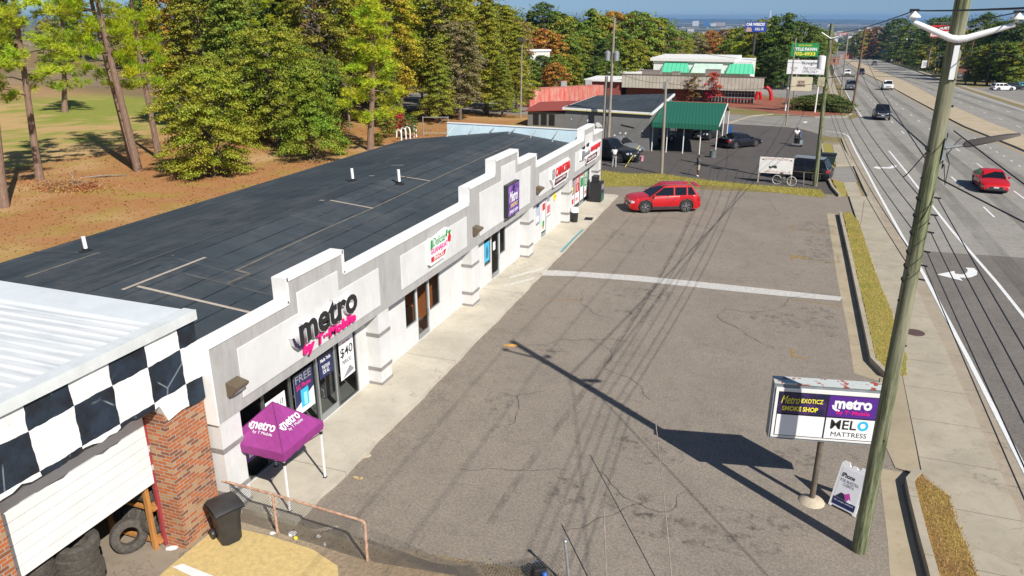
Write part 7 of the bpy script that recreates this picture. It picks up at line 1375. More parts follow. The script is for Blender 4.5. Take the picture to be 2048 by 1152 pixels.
d_ = thing('warning_sign', 'yellow diamond warning sign with black arrow across the highway', 'sign', g_); mb = MB(); mb.prism([(-k_, z), (0, z - k_), (k_, z), (0, z + k_)], 'y', -.04, .04); mb.build('plate', YEL, d_); mb = MB(); mb.tube([(0, .1, 0), (0, .1, z)], .07, 6); mb.build('post', GALV, d_); mb = MB(); mb.prism([(-.4, z - .05), (.15, z - .05), (.15, z - .25), (.45, z), (.15, z + .25), (.15, z + .1), (-.4, z + .1)], 'y', -.06, -.045); mb.build('arrow', BLACK, d_)
# ============================================================ POLES
P2 = G(1630, 373) + Vector((0, .15, 0)); p2o = pole('utility_pole', P2, 11.6, .17, .12, GWOOD, 'green wooden pole with transformer beside the old black SUV', lean=(-.35, .2))
o = p2o; mb = MB(); mb.lathe([(.05, 0), (.27, .03), (.28, .8), (.25, .9), (.1, .95)], 16, T_((-.72, -.1, 8.5))); mb.build('transformer', mk('transformer_white', (.62, .63, .63), .5), o, smooth=True); mb = MB(); mb.obox((-.58, -.35, 7.3), (.5, .3, .65)); mb.build('cut_out_box', mk('dirty_cream', (.40, .36, .24), .7, var=.3, scale=6), o, bevel=.04)
mb = MB(); mb.tube([(-.3, 0, 10.6), (-.95, 0, 11.0)], .035, 6); mb.tube([(-.3, 0, 10.6), (.35, 0, 10.8)], .035, 6); mb.build('crossarm', FIB, o); mb = MB(); mb.tube([(-.1, -.1, 7.9), (.9, -.5, 8.1)], .03, 6); mb.obox((1.2, -.6, 8.05), (.8, .2, .1)); mb.build('lamp_arm', STEEL, o)
def pl_(px, top, m, label, r0=.14, nm='utility_pole', cat='utility pole', arms=True, group=None):
    b = G(*px); t_ = atU(*top, b.y); o = pole(nm, b, max(3, t_.z - b.z), r0, r0 * .75, m, label, cat, lean=(t_.x - b.x, 0), group=group); 
    if arms:
        hh_ = t_.z - b.z; mb = MB(); mb.tube([(t_.x - b.x - .9, 0, hh_ - .5), (t_.x - b.x + .9, 0, hh_ - .5)], .05, 6); mb.build('crossarm', m, o); mb = MB()
        for k in (-.8, 0, .8): mb.lathe([(.04, 0), (.07, .08), (.05, .16)], 8, T_((t_.x - b.x + k, 0, hh_ - .45)))
        mb.build('insulators', PORC, o)
    return o, b, t_
P3o, P3, P3t = pl_((1323, 348), (1332, 163), GYWOOD, 'grey wooden pole in front of the green carport', .13, arms=False)
mb = MB(); mb.obox((-.25, 0, 6.7), (.15, .15, .5)); mb.tube([(-.2, 0, 7.1), (.1, 0, 7.5)], .03, 5); mb.build('service_head', GALV, P3o)
PA = pl_((1703, 227), (1731, 55), BWOOD, 'slim brown wooden pole at the far corner of the side street', .16); PB = pl_((1681, 196), (1697, 65), GYWOOD, 'grey green pole behind the slim brown pole along the highway', .16); PC = pl_((1664, 171), (1676, 92), GYWOOD, 'third pole behind the hedge along the left of the highway', .17, arms=False)
PD = pl_((1572, 251), (1592, 76), GYWOOD, 'thin grey pole by the side street in front of the green pawn sign', .10, arms=False)
b = atU(1217, 270, 70.9); b.z = gz(70.9); PE = pole('utility_pole', b, 12, .15, .10, GYWOOD, 'tall thin pole with transformer rising behind the grey block building', lean=(.1, 0)); mb = MB(); mb.lathe([(.05, 0), (.26, .03), (.27, .75), (.1, .9)], 12, T_((-.4, 0, 8.3))); mb.lathe([(.05, 0), (.26, .03), (.27, .75), (.1, .9)], 12, T_((.42, 0, 8.3))); mb.build('transformer', GALV, PE, smooth=True)
arc = [(.1 + .9 * (1 - math.cos(q)), 0, 11.6 + .7 * math.sin(q) - .9 * (1 - math.cos(q))) for q in [j * .35 for j in range(9)]]; mb = MB(); mb.tube(arc, .02, 5); mb.build('loop_wire', CABLE, PE)
b = atU(1206, 270, 71.2); b.z = gz(71); pole('utility_pole', b, 6.9, .16, .14, GYWOOD, 'short thick wooden pole stub close to the grey block wall', lean=(.1, 0))
lp1 = pl_((1041, 236), (1044, 84), GYWOOD, 'tall grey lamp post with a square head in the grass left of the red trailer', .12, 'lamp_post', 'lamp post', arms=False); mb = MB(); mb.obox((lp1[2].x - lp1[1].x, 0, lp1[2].z - lp1[1].z), (.75, .75, .5)); mb.build('lamp_head', mk('lamp_brown', (.10, .085, .075), .5), lp1[0], bevel=.04)
for px, tp, lb, r0 in (((1263, 126), (1270, 48), 'brown pole with crossarm rising from the trees left of the white shops', .22), ((1336, 103), (1340, 46), 'grey pole among the trees above the green awnings', .24), ((1411, 100), (1411, 62), 'small grey pole in the far trees above the green awnings', .2), ((994, 78), (994, 41), 'thin pole with grey box standing above the mobile home', .2), ((1333, 108), (1333, 96), '', 0), ((1520, 148), (1524, 110), 'short brown pole behind the right end of the restaurant', .15)):
    if lb: pl_(px, tp, GYWOOD, lb, r0)
for px, tp, lb in (((1803, 131), (1812, 90), 'brown pole left of the white script sign across the highway'), ((1846, 136), (1853, 78), 'brown pole behind the houses left of the red billboard'), ((1883, 140), (1896, 82), 'pale pole in front of the brown roofed building'), ((1932, 145), (1944, 80), 'brown pole at the right of the brown roofed building'), ((1740, 113), (1743, 75), 'far pole right of the distant cars'), ((1752, 104), (1760, 72), 'far pole just left of the dense pine across the highway'), ((1770, 106), (1773, 84), 'short far pole below the dense pine across the highway'), ((1971, 172), (1983, 124), 'orange brown gantry pole inside the car lot')):
    pl_(px, tp, BWOOD if 'brown' in lb else GYWOOD, lb, .18)
for i, u in enumerate((285, 335, 390, 455, 530, 620)):
    v = rr(u) - 7; o = pole('utility_pole', Vector((v, u, gz(u))), 12.5, .22, .16, BWOOD, '%s small pole beyond the three near ones along the left of the highway' % ['first', 'second', 'third', 'fourth', 'fifth', 'sixth'][i], group='small far poles left of the highway'); mb = MB(); mb.tube([(-1, 0, 11.8), (1, 0, 11.8)], .09, 5); mb.build('crossarm', BWOOD, o)
for i, u in enumerate((260, 310, 370, 440, 520, 610, 720)):
    v = redge(u) + 5; o = pole('utility_pole', Vector((v, u, gz(u))), 12 + (i % 3), .22, .16, GYWOOD if i % 2 else BWOOD, '%s small pole from the car lot along the right of the highway' % ['first', 'second', 'third', 'fourth', 'fifth', 'sixth', 'seventh'][i], group='small far poles right of the highway'); mb = MB(); mb.tube([(-1, 0, 11.2), (1, 0, 11.2)], .09, 5); mb.build('crossarm', BWOOD, o)
for box, by, tx, m_, lb in (((1655, 84, 1663, 92), 115, 'GAS', REDV, 'tiny red roadside sign by the far left kerb'), ((1667, 78, 1676, 84), 112, None, WHITEV, 'tiny white roadside sign among the far left poles'), ((1728, 88, 1736, 97), 113, 'EAT', YEL, 'tiny yellow roadside sign right of the far bend'), ((1762, 100, 1771, 107), 120, None, NAVY, 'tiny dark blue roadside sign below the big round pine'), ((1697, 72, 1704, 77), 108, None, WHITEV, 'tiny white sign at the top of the highway')): rsign(lb, box, by, tx, m_=m_)
r5 = random.Random(4); mb = MB()
for k in range(300):
    u = r5.uniform(1500, 9000); v = r5.uniform(-.75, .35) * u; w_ = r5.uniform(12, 42) * (1 + u / 9000); mb.obox((v, u, gz(u) - 1), (w_, w_ * .5, r5.uniform(6, 16)), r5.random() * 3)
tag(mb.build('distant_town', mk('distant_walls', (.40, .38, .35), .8)), None, None, None, 'stuff')
# ============================================================ WIRES
def wire(pts, sag, label, r=.012, group='overhead wires'):
    mb = MB(); pl = []
    for a, b in zip(pts, pts[1:]):
        a, b = Vector(a), Vector(b); n = 24
        for k in range(n + 1):
            if pl and k == 0: continue
            f = k / n; p = a.lerp(b, f); p.z -= sag * 4 * f * (1 - f); pl.append(p)
    mb.tube(pl, r, 5); return tag(mb.build('overhead_wire', CABLE), label, 'wire', group)
m0 = MP; names = ['uppermost', 'second', 'middle', 'fourth', 'lowest']
for k, (z, zb_) in enumerate(((8.62, 9.0), (8.27, 8.2), (7.91, 7.4), (7.5, 6.6), (7.2, 6.0))):
    wire([P2 + Vector((.15, -.1, zb_)), m0 + Vector((-.12, .1, z))], .55, '%s of the five cables strung from the transformer pole to the tall green pole' % names[k], .011)
    wire([m0 + Vector((.2, -.06, z)), Vector((3.0 + .1 * k, -26, z - .4))], .5, '%s of the five cables leaving the tall green pole to the lower right' % names[k], .010)
wire([m0 + Vector((-.80, -.22, 12.12)), P2 + Vector((-.95, 0, 11.1))], .25, 'high wire from the left white insulator to the transformer pole', .012); wire([m0 + Vector((-.80, -.22, 12.12)), Vector((2.2, -26, 12.9))], .3, 'high wire running from the left white insulator overhead', .012)
wire([m0 + Vector((.88, -.22, 12.09)), P2 + Vector((.35, 0, 10.9))], .25, 'high wire from the right white insulator to the transformer pole', .012); wire([m0 + Vector((.88, -.22, 12.09)), Vector((4.0, -26, 12.9))], .3, 'high wire running from the right white insulator overhead', .012)
wire([m0 + Vector((.25, -.1, 9.95)), Vector((12.5, -26, 7.0))], 1.0, 'twisted cable passing below the brown street lamp head', .012)
wire([m0 + Vector((-.15, 0, 9.6)), Vector(PA[2]) + Vector((0, 0, -5.2))], .8, 'twisted cable from the tall green pole to the slim brown pole', .02)
a2 = P2 + Vector((-.3, .1, 0))
wire([a2 + Z_(10.9), Vector(PA[2]) + Z_(-.4)], .6, 'upper wire between the transformer pole and the slim brown pole'); wire([a2 + Z_(8.4), Vector(PA[2]) + Z_(-3.2)], .6, 'lower wire between the transformer pole and the slim brown pole', .016)
wire([Vector(PA[2]) + Z_(-.4), Vector(PB[2]) + Z_(-.4), Vector(PC[2]) + Z_(-.3)], .7, 'wire linking the brown pole to the two poles behind it', .016)
wire([a2 + Z_(8.9), PE.location + Vector((.1, 0, 10.9))], .7, 'wire crossing the car wash lot from the transformer pole, upper one', .013); wire([a2 + Z_(7.6), Vector(P3t) + Z_(-.1)], .5, 'wire from the transformer pole to the grey pole by the carport', .014)
wire([a2 + Z_(7.2), Vector(PD[2]) + Z_(-1.0)], .5, 'wire from the transformer pole to the thin grey pole', .014); wire([Vector(P3t) + Z_(-.1), PE.location + Vector((.1, 0, 7.6))], .35, 'wire from the carport pole to the pole behind the grey building', .013)
wire([Vector(P3t) + Z_(-.3), Vector((-12.6, 73, 3.5))], .15, 'short service wire dropping to the grey building roof', .012); wire([Vector(PD[2]) + Z_(-.8), Vector((-6, 141, 2.4))], .5, 'wire from the thin grey pole to the restaurant', .014)
wire([PE.location + Vector((0, 0, 10.2)), Vector(lp1[2])], .6, 'long wire from the pole behind the grey building to the tall lamp post', .014); wire([PE.location + Vector((0, 0, 9.6)), Vector((-60, 110, 9))], .8, 'wire running left from the pole behind the grey building into the trees', .013)
wire([Vector(PA[2]) + Z_(-1.2), Vector((50, 128, 6.5))], 1.0, 'wire crossing the highway from the slim brown pole', .02); wire([Vector(PB[2]) + Z_(-2), Vector((60, 250, 2))], 1.2, 'wire crossing the highway from the grey green pole', .022); wire([Vector(PD[2]) + Z_(-2), Vector(PA[2]) + Z_(-4)], .5, 'wire between the thin grey pole and the slim brown pole', .014)
wire([Vector(PA[2]) + Z_(-2.6), m0 + Vector((.17, 0, 9.0)), Vector((22, -10, 5.0))], .6, 'cable from the slim brown pole past the tall green pole to the right', .016)
t = NT('fence_screen'); tr = t.n.new('ShaderNodeBsdfTransparent'); mx = t.n.new('ShaderNodeMixShader'); mx.inputs[0].default_value = .45; t.l.new(tr.outputs[0], mx.inputs[1]); t.l.new(t.b.outputs[0], mx.inputs[2]); t.l.new(mx.outputs[0], t.n['Material Output'].inputs[0]); FSCR = t.out((.12, .12, .11), .8)
# fence, posts and sticks across the highway
ff = thing('lot_fence', 'grey chain link fence along the car lot across the highway', 'fence', (44, 245, gz(245))); fq = wpart(ff); fpts = [Vector((*G(*p)[:2], 0)) for p in ((1880, 148), (1920, 156), (1960, 166), (2000, 172), (2048, 176))]
for i, (a, b) in enumerate(zip(fpts, fpts[1:])):
    n = max(2, int((b - a).length / 3))
    for k in range(n): p = a.lerp(b, k / n); mb = MB(); mb.tube([(p.x, p.y, gz(p.y)), (p.x, p.y, gz(p.y) + 1.9)], .05, 5); fq('post', mb, STEEL)
    mb = MB(); mb.tube([(a.x, a.y, gz(a.y) + 1.85), (b.x, b.y, gz(b.y) + 1.85)], .04, 5); fq('rail', mb, STEEL)
f3 = thing('roadside_fence', 'dark chain link fence in front of the houses across the highway', 'fence', (0, 0, 0)); fpts = [Vector((*G(*p)[:2], 0)) for p in ((1752, 112), (1790, 122), (1840, 136), (1880, 146))]
for a, b in zip(fpts, fpts[1:]):
    n = max(2, int((b - a).length / 4))
    for k in range(n): p = a.lerp(b, k / n); mb = MB(); mb.tube([(p.x, p.y, gz(p.y)), (p.x, p.y, gz(p.y) + 2.2)], .06, 5); mb.build('post', STEEL, f3)
    mb = MB(); mb.add([(a.x, a.y, gz(a.y) + .1), (b.x, b.y, gz(b.y) + .1), (b.x, b.y, gz(b.y) + 2.1), (a.x, a.y, gz(a.y) + 2.1)], [(0, 1, 2, 3)]); mb.build('screen_mesh', FSCR, f3)
# white candy-cane pipes and gate behind the roof
CP = [(1223, 865, 1205, 785), (1250, 848, 1243, 775), (1275, 842, 1268, 768), (1298, 835, 1290, 762), (1312, 830, 1306, 758)]
for i, (bx, by_, tx, ty_) in enumerate(CP):
    b = G(400 + bx / 3.032, by_ / 3.032); t_ = atU(400 + tx / 3.032, ty_ / 3.032, b.y); h_ = t_.z - b.z; mb = MB(); mb.tube([(0, 0, 0), (0, 0, h_ - .35), (-.1, 0, h_ - .1), (-.32, 0, h_), (-.5, 0, h_ - .15), (-.55, 0, h_ - .8)], .07, 8)
    tag(mb.build('bent_pipe', WHITEV, loc=b, smooth=True), 'white bent over pipe in the row behind the black roof, %s' % ['nearest', 'second from the near end', 'middle one', 'second from the far end', 'farthest'][i], 'pipe', 'white bent pipes behind the roof')
ga_ = thing('gate', 'grey chain link gate between the white bent pipes and the blue parapet', 'gate', G(845, 270)); 
for px in ((847, 272), (897, 272)): b = G(*px) - G(845, 270); mb = MB(); mb.tube([(b.x, b.y, 0), (b.x, b.y, 2.1)], .05, 6); mb.build('post', GALV, ga_)
b1_, b2_ = G(847, 272) - G(845, 270), G(897, 272) - G(845, 270); mb = MB(); mb.tube([b1_ + Z_(2.0), b2_ + Z_(2.0)], .03, 5); mb.tube([b1_ + Z_(.3), b2_ + Z_(.3)], .03, 5); mb.tube([b1_ + Z_(.3), b2_ + Z_(2)], .025, 5); mb.build('rail', GALV, ga_)
# long white wall behind the back lot
lw_ = MB(); w1, w2 = G(1000, 166), G(1150, 168); lw_.add([w1 + Z_(-1), w2 + Z_(-1), w2 + Z_(2.6), w1 + Z_(2.6)] + [p + Vector((.2, .5, 0)) for p in (w1 + Z_(-1), w2 + Z_(-1), w2 + Z_(2.6), w1 + Z_(2.6))], [(0, 1, 2, 3), (7, 6, 5, 4), (3, 2, 6, 7), (0, 3, 7, 4), (1, 5, 6, 2)])
tag(lw_.build('boundary_wall', mk('cream_render', (.60, .54, .38), .8, var=.1)), 'long cream boundary wall behind the back lot below the hedge trees', 'wall')
hf = thing('tall_fence', 'tall chain link fence at the foot of the brown slope beyond the field', 'fence', G(70, 176)); f0, f1 = G(20, 172), G(330, 178); bs = G(70, 176)
for k in range(10): p = f0.lerp(f1, k / 9); p.z = gh(p.x, p.y); mb = MB(); mb.tube([p - bs, p - bs + Z_(3.0)], .05, 5); mb.build('post', GALV, hf)
mb = MB(); mb.tube([f0 - bs + Z_(2.95), f1 - bs + Z_(2.95)], .03, 4); mb.build('rail', GALV, hf)
hm = chainlink(f0 - bs + Z_(.1), f1 - bs + Z_(.1), 2.7, step=.45, r=.010); hm.build('chain_link_mesh', GALV, hf)
# ============================================================ TREES
def leafmat(name, trans=0.25):
    m = bpy.data.materials.new(name); m.use_nodes = True; MATS[name] = m; n = m.node_tree.nodes; l = m.node_tree.links; b = n['Principled BSDF']
    oi = n.new('ShaderNodeObjectInfo'); ge = n.new('ShaderNodeNewGeometry'); hs = n.new('ShaderNodeHueSaturation')
    mr = n.new('ShaderNodeMapRange'); mr.inputs['To Min'].default_value = 0.55; mr.inputs['To Max'].default_value = 1.45; l.new(ge.outputs['Random Per Island'], mr.inputs[0]); l.new(mr.outputs[0], hs.inputs['Value'])
    mh = n.new('ShaderNodeMapRange'); mh.inputs['To Min'].default_value = 0.46; mh.inputs['To Max'].default_value = 0.53
    nt = n.new('ShaderNodeTexNoise'); nt.inputs['Scale'].default_value = 0.45; nt.inputs['Detail'].default_value = 4; l.new(ge.outputs['Position'], nt.inputs['Vector']); l.new(nt.outputs[0], mh.inputs[0]); mh.inputs['From Min'].default_value = .3; mh.inputs['From Max'].default_value = .7; l.new(mh.outputs[0], hs.inputs['Hue'])
    l.new(oi.outputs['Color'], hs.inputs['Color']); l.new(hs.outputs[0], b.inputs['Base Color']); b.inputs['Roughness'].default_value = .55; b.inputs['Specular IOR Level'].default_value = .25
    tr = n.new('ShaderNodeBsdfTranslucent'); l.new(hs.outputs[0], tr.inputs[0]); mx = n.new('ShaderNodeMixShader'); mx.inputs[0].default_value = trans
    l.new(b.outputs[0], mx.inputs[1]); l.new(tr.outputs[0], mx.inputs[2]); l.new(mx.outputs[0], n['Material Output'].inputs[0]); return m
LEAF = leafmat('leaves'); NEEDLE = leafmat('needles', .35)
PBARK = mk('pine_bark', (.21, .135, .095), .9, var=.35, scale=5, bump=.6, stretch=(2, 2, .5)); GBARK = mk('grey_bark', (.13, .10, .075), .9, var=.35, scale=5, stretch=(2, 2, .5)); TWIG = mk('bare_twigs', (.22, .17, .13), .9, var=.3)
rnd = random.Random(77)
def rvec(): 
    while True:
        v = Vector((rnd.uniform(-1, 1), rnd.uniform(-1, 1), rnd.uniform(-1, 1)))
        if .1 < v.length < 1: return v.normalized()
def leaf(mb, p, n, s):
    a = n.orthogonal().normalized(); b = n.cross(a); q = rnd.random() * 6.28; a, b = a * math.cos(q) + b * math.sin(q), b * math.cos(q) - a * math.sin(q); k = rnd.uniform(.45, .7)
    o = len(mb.v); mb.v += [tuple(p - a * s * .5), tuple(p + b * s * k * .5), tuple(p + a * s * .5), tuple(p - b * s * k * .5)]; mb.f.append((o, o + 1, o + 2, o + 3)); mb.mi.append(0)
def clump(mb, c, r, n, s, flat=.5, up=.5):
    o_ = Vector((c.x, c.y, 0)); o_ = o_.normalized() if o_.length > .1 else Vector((1, 0, 0)); w_ = Vector((-o_.y, o_.x, 0)); ex = rnd.uniform(1.1, 1.6)
    for _ in range(n):
        d = rvec(); d.z = d.z * .75 + .18; q = r * (rnd.random() ** .45) * rnd.uniform(.8, 1.15); al = d.dot(o_); p = c + o_ * (al * q * ex) + w_ * (d.dot(w_) * q) + Vector((0, 0, d.z * q * flat - .22 * al * q * ex)); nn = (d + rvec() * .8 + Vector((0, 0, up))).normalized(); leaf(mb, p, nn, s * rnd.uniform(.6, 1.3))
def branch(mb, a, b, r, n=4, wob=.08):
    pts = [a.lerp(b, k / n) + (rvec() * wob * (b - a).length * (0 < k < n)) for k in range(n + 1)]; mb.tube(pts, [r * (1 - .75 * k / n) for k in range(n + 1)], 5, cap=False)
def broad(H, Rr, nclump, nleaf, ls, low=.15, name='tree', shape='round', bark=GBARK, cr=.26, lobes=3):
    """trunk with limbs that end in leaf clumps; returns two meshes"""
    tr = MB(); cr_ = MB(); tr.tube([(0, 0, -.5), (.1, .05, H * .3), (-.05, .1, H * .6), (0, 0, H * .88)], [Rr * .075, Rr * .06, Rr * .035, .02], 7, cap=False)
    off = [Vector((rnd.uniform(-.25, .25) * Rr, rnd.uniform(-.25, .25) * Rr, 0)) for _ in range(lobes)]
    for i in range(nclump):
        t = low + (1 - low) * ((i + rnd.random()) / nclump); a = i * 2.4 + rnd.random() * .8
        if shape == 'round': w = math.sqrt(max(.05, 1 - ((t - low) / (1 - low) * 1.75 - .75) ** 2)) if t > low + (1 - low) * .43 else .80 + .2 * (t - low) / .43
        elif shape == 'cone': w = 1.02 - .92 * (t - low) / (1 - low)
        else: w = .55 + .45 * math.sin(math.pi * min(1, (t - low) / (1 - low) * 1.05))
        rr_ = Rr * w * rnd.uniform(.45, .86); c = Vector((rr_ * math.cos(a), rr_ * math.sin(a), H * t)) + off[i % lobes] * (1 - t); r = Rr * cr * rnd.uniform(.6, 1.35) * (1.1 - .35 * t)
        clump(cr_, c, r, int(nleaf * rnd.uniform(.6, 1.3)), ls)
        if i % 2 == 0: branch(tr, Vector((0, 0, max(.3, H * t - rr_ * .55))), c, Rr * .022)
    for _ in range(int(nclump * nleaf * .06)):
        d = rvec(); t = rnd.uniform(low, 1); leaf(cr_, Vector((d.x * Rr * .7, d.y * Rr * .7, H * t)), rvec(), ls)
    return tr.mesh('trunk', bark), cr_.mesh('crown', LEAF), H
def pine(H, ntuft, lean=(0, 0), start=.35, spread=3.2, tl=.46, clusters=30):
    tr = MB(); cr_ = MB(); L = Vector((lean[0], lean[1], 0)); P = lambda t: L * t * t + Vector((.12 * math.sin(t * 7), .1 * math.cos(t * 5) - .1, H * t))
    tr.tube([P(k / 10) if k else Vector((0, 0, -.4)) for k in range(11)], [.30 - .022 * k if k else .36 for k in range(11)], 10, cap=False)
    for i in range(clusters):
        t = start + (1 - start) * (i + rnd.random()) / clusters; a = i * 2.5 + rnd.random(); rr_ = spread * rnd.uniform(.4, 1.0) * (1.15 - .75 * (t - start) / (1 - start)); b = P(t); c = b + Vector((rr_ * math.cos(a), rr_ * math.sin(a), rnd.uniform(-.1, .9))); branch(tr, b, c, .06, 4, .06)
        for j in range(3):
            cc_ = b.lerp(c, rnd.uniform(.55, 1.05)) + rvec() * rnd.uniform(.2, .7)
            for _ in range(ntuft // 3):
                p = cc_ + rvec() * rnd.random() ** .5 * Vector((.62, .62, .38)).x; p.z = cc_.z + (p.z - cc_.z) * .6; ax = (rvec() * .8 + Vector((0, 0, .7))).normalized()
                for _k in range(9):
                    d = (ax + rvec() * 1.0).normalized(); s = d.orthogonal().normalized() * .024; e = p + d * tl * rnd.uniform(.7, 1.1); o = len(cr_.v); cr_.v += [tuple(p - s), tuple(p + s), tuple(e)]; cr_.f.append((o, o + 1, o + 2)); cr_.mi.append(0)
    return tr.mesh('trunk', PBARK), cr_.mesh('crown', NEEDLE), H
def baretree(H):
    tr = MB()
    def rec(p, d, l, r, lv):
        q = p + d * l; branch(tr, p, q, r, 3, .06)
        if lv:
            for _ in range(3): rec(p.lerp(q, rnd.uniform(.6, 1)), (d + rvec() * .75 + Vector((0, 0, .15))).normalized(), l * .62, r * .55, lv - 1)
    tr.tube([(0, 0, -.4), (0, 0, H * .3)], .16, 6); rec(Vector((0, 0, H * .28)), Vector((0.1, 0, 1)), H * .3, .12, 4); return tr.mesh('trunk', TWIG), None, H
def tree(proto, name, label, v, u, h, col, rz=None, group=None, wid=1.0, lean=None, z=None, cat='tree'):
    t_, c_, H = proto; o = thing(name, label, cat, (v, u, (gh(v, u) if z is None else z) - .05), rnd.random() * 6.28 if rz is None else rz, group); s = h / H; o.scale = (s * wid, s * wid, s)
    a = bpy.data.objects.new('trunk', t_); COL.objects.link(a); a.parent = o
    if c_: b = bpy.data.objects.new('crown', c_); COL.objects.link(b); b.parent = o; b.color = (*col, 1)
    if lean: o.rotation_euler = (lean[0], lean[1], 0)
    return o
OLIVE = (.27, .28, .028); LIME = (.42, .50, .03); YOL = (.42, .37, .03); DG = (.085, .14, .028); MG = (.17, .24, .03); OR = (.42, .20, .035); YOR = (.46, .29, .045); BR = (.27, .16, .07); RD = (.48, .05, .03); GB = (.26, .23, .10); BUSHY = (.27, .31, .025)
oakA = broad(9, 4.9, 92, 430, .20, low=.07, shape='round', cr=.19); oakB = broad(9, 4.7, 84, 430, .20, low=.10, shape='cone', cr=.21); oakC = broad(10, 4.6, 84, 380, .21, low=.12, shape='oval', cr=.21)
tallA = broad(17, 4.6, 105, 280, .26, low=.2, shape='oval', cr=.215, lobes=5); tallB = broad(17, 4.2, 95, 290, .26, low=.12, shape='cone', cr=.225, lobes=4)
farA = broad(14, 5.6, 60, 190, .46, low=.12, cr=.25); farB = broad(14, 5.0, 54, 190, .46, low=.10, shape='oval', cr=.25); farC = broad(15, 4.6, 54, 190, .44, low=.08, shape='cone', cr=.23); farP = broad(18, 5.0, 34, 190, .44, low=.5, cr=.3, bark=PBARK)
pineA = pine(21, 66, (0, 0), .30, 3.3); pineB = pine(21, 60, (1.2, .5), .36, 3.0); pineC = pine(12, 54, (0, 0), .18, 2.6, clusters=34); bare = baretree(9)
small = broad(4, 1.6, 34, 90, .20, low=.2, cr=.34); bush = broad(2, 1.6, 30, 130, .16, low=.05, cr=.34)
# near pines with their long leaning trunks (base on the ground, top seen in the frame)
def npine(px, top, h, label, proto, col, rz):
    g_ = G(*px); t_ = ray(*top); d = math.hypot(g_.x, g_.y); tt = d / math.hypot(t_.x, t_.y); P = t_ * tt + Z_(CAMH); o = tree(proto, 'pine_tree', label, g_.x, g_.y, h, col, rz); ax = (P - g_).normalized(); o.rotation_euler = ax.to_track_quat('Z', 'Y').to_euler(); return o
PG = 'tall pines at the left behind the roof'
npine((8, 415), (-10, 250), 21, 'pine at the far left edge whose trunk base stands beside the black roof', pineB, (0.40, 0.48, .03), 0)
npine((80, 360), (20, 0), 20, 'leaning pine rising above the brush pile', pineA, (0.45, 0.54, .03), 1)
npine((277, 342), (195, 0), 22, 'grey trunked pine of the pair nearest the roof, with the brightest bark', pineB, (0.49, 0.61, .03), 2)
npine((266, 328), (214, 110), 20, 'dark trunked pine leaning close behind the grey trunked one', pineA, (0.43, 0.53, .03), 3)
npine((318, 316), (288, 150), 19, 'slim pine just left of the big bushy oak', pineB, (0.46, 0.58, .03), 4)
npine((741, 300), (741, 60), 13.5, 'young pine with bare lower trunk right at the back edge of the black roof', pineC, (0.45, 0.54, .03), 0)
npine((440, 250), (420, 30), 20, 'pine rising behind the first bushy oak', pineA, (0.41, 0.51, .03), 1); npine((420, 240), (372, 0), 21, 'pine with pale trunk left of the one behind the first oak', pineB, (0.45, 0.54, .03), 5)
npine((575, 245), (566, 60), 19, 'pine with straight trunk between the two bushy oaks', pineA, (0.40, 0.48, .03), 2); npine((520, 215), (532, 0), 22, 'tall pine behind the gap of the two oaks', pineB, (0.41, 0.51, .03), 0)
npine((130, 225), (120, 40), 15, 'round crowned pine on the field behind the leaning pine', pineC, (0.33, 0.42, .03), 0); npine((690, 240), (700, 60), 19, 'pine behind the second bushy oak', pineA, (0.33, 0.42, .03), 0); npine((800, 235), (806, 30), 15, 'bright pine left of the brown trees above the white bent pipes', pineC, (0.43, 0.53, .03), 0)
# bushy oaks at the roof edge
g1_, g2_ = G(425, 352), G(628, 318)
tree(oakA, 'oak_tree', 'large bushy yellow green oak reaching the ground beside the black roof', g1_.x, g1_.y, 8.4, BUSHY, .3, wid=.93); tree(oakB, 'oak_tree', 'second bushy oak with hanging boughs beside the largest one', g2_.x, g2_.y, 8.6, (.20, .28, .025), 1.2, wid=.85)
tree(oakC, 'oak_tree', 'bushy oak filling the gap behind the two front oaks', -48, 63, 11, (.24, .28, .025), 2.2, wid=1.0); tree(oakA, 'oak_tree', 'dark green oak low behind the second bushy oak', -49, 70, 9, (.13, .18, .025), 4); tree(oakB, 'oak_tree', 'small olive oak left of the gap between pines and oak', -56, 64, 8.5, OLIVE, 3)
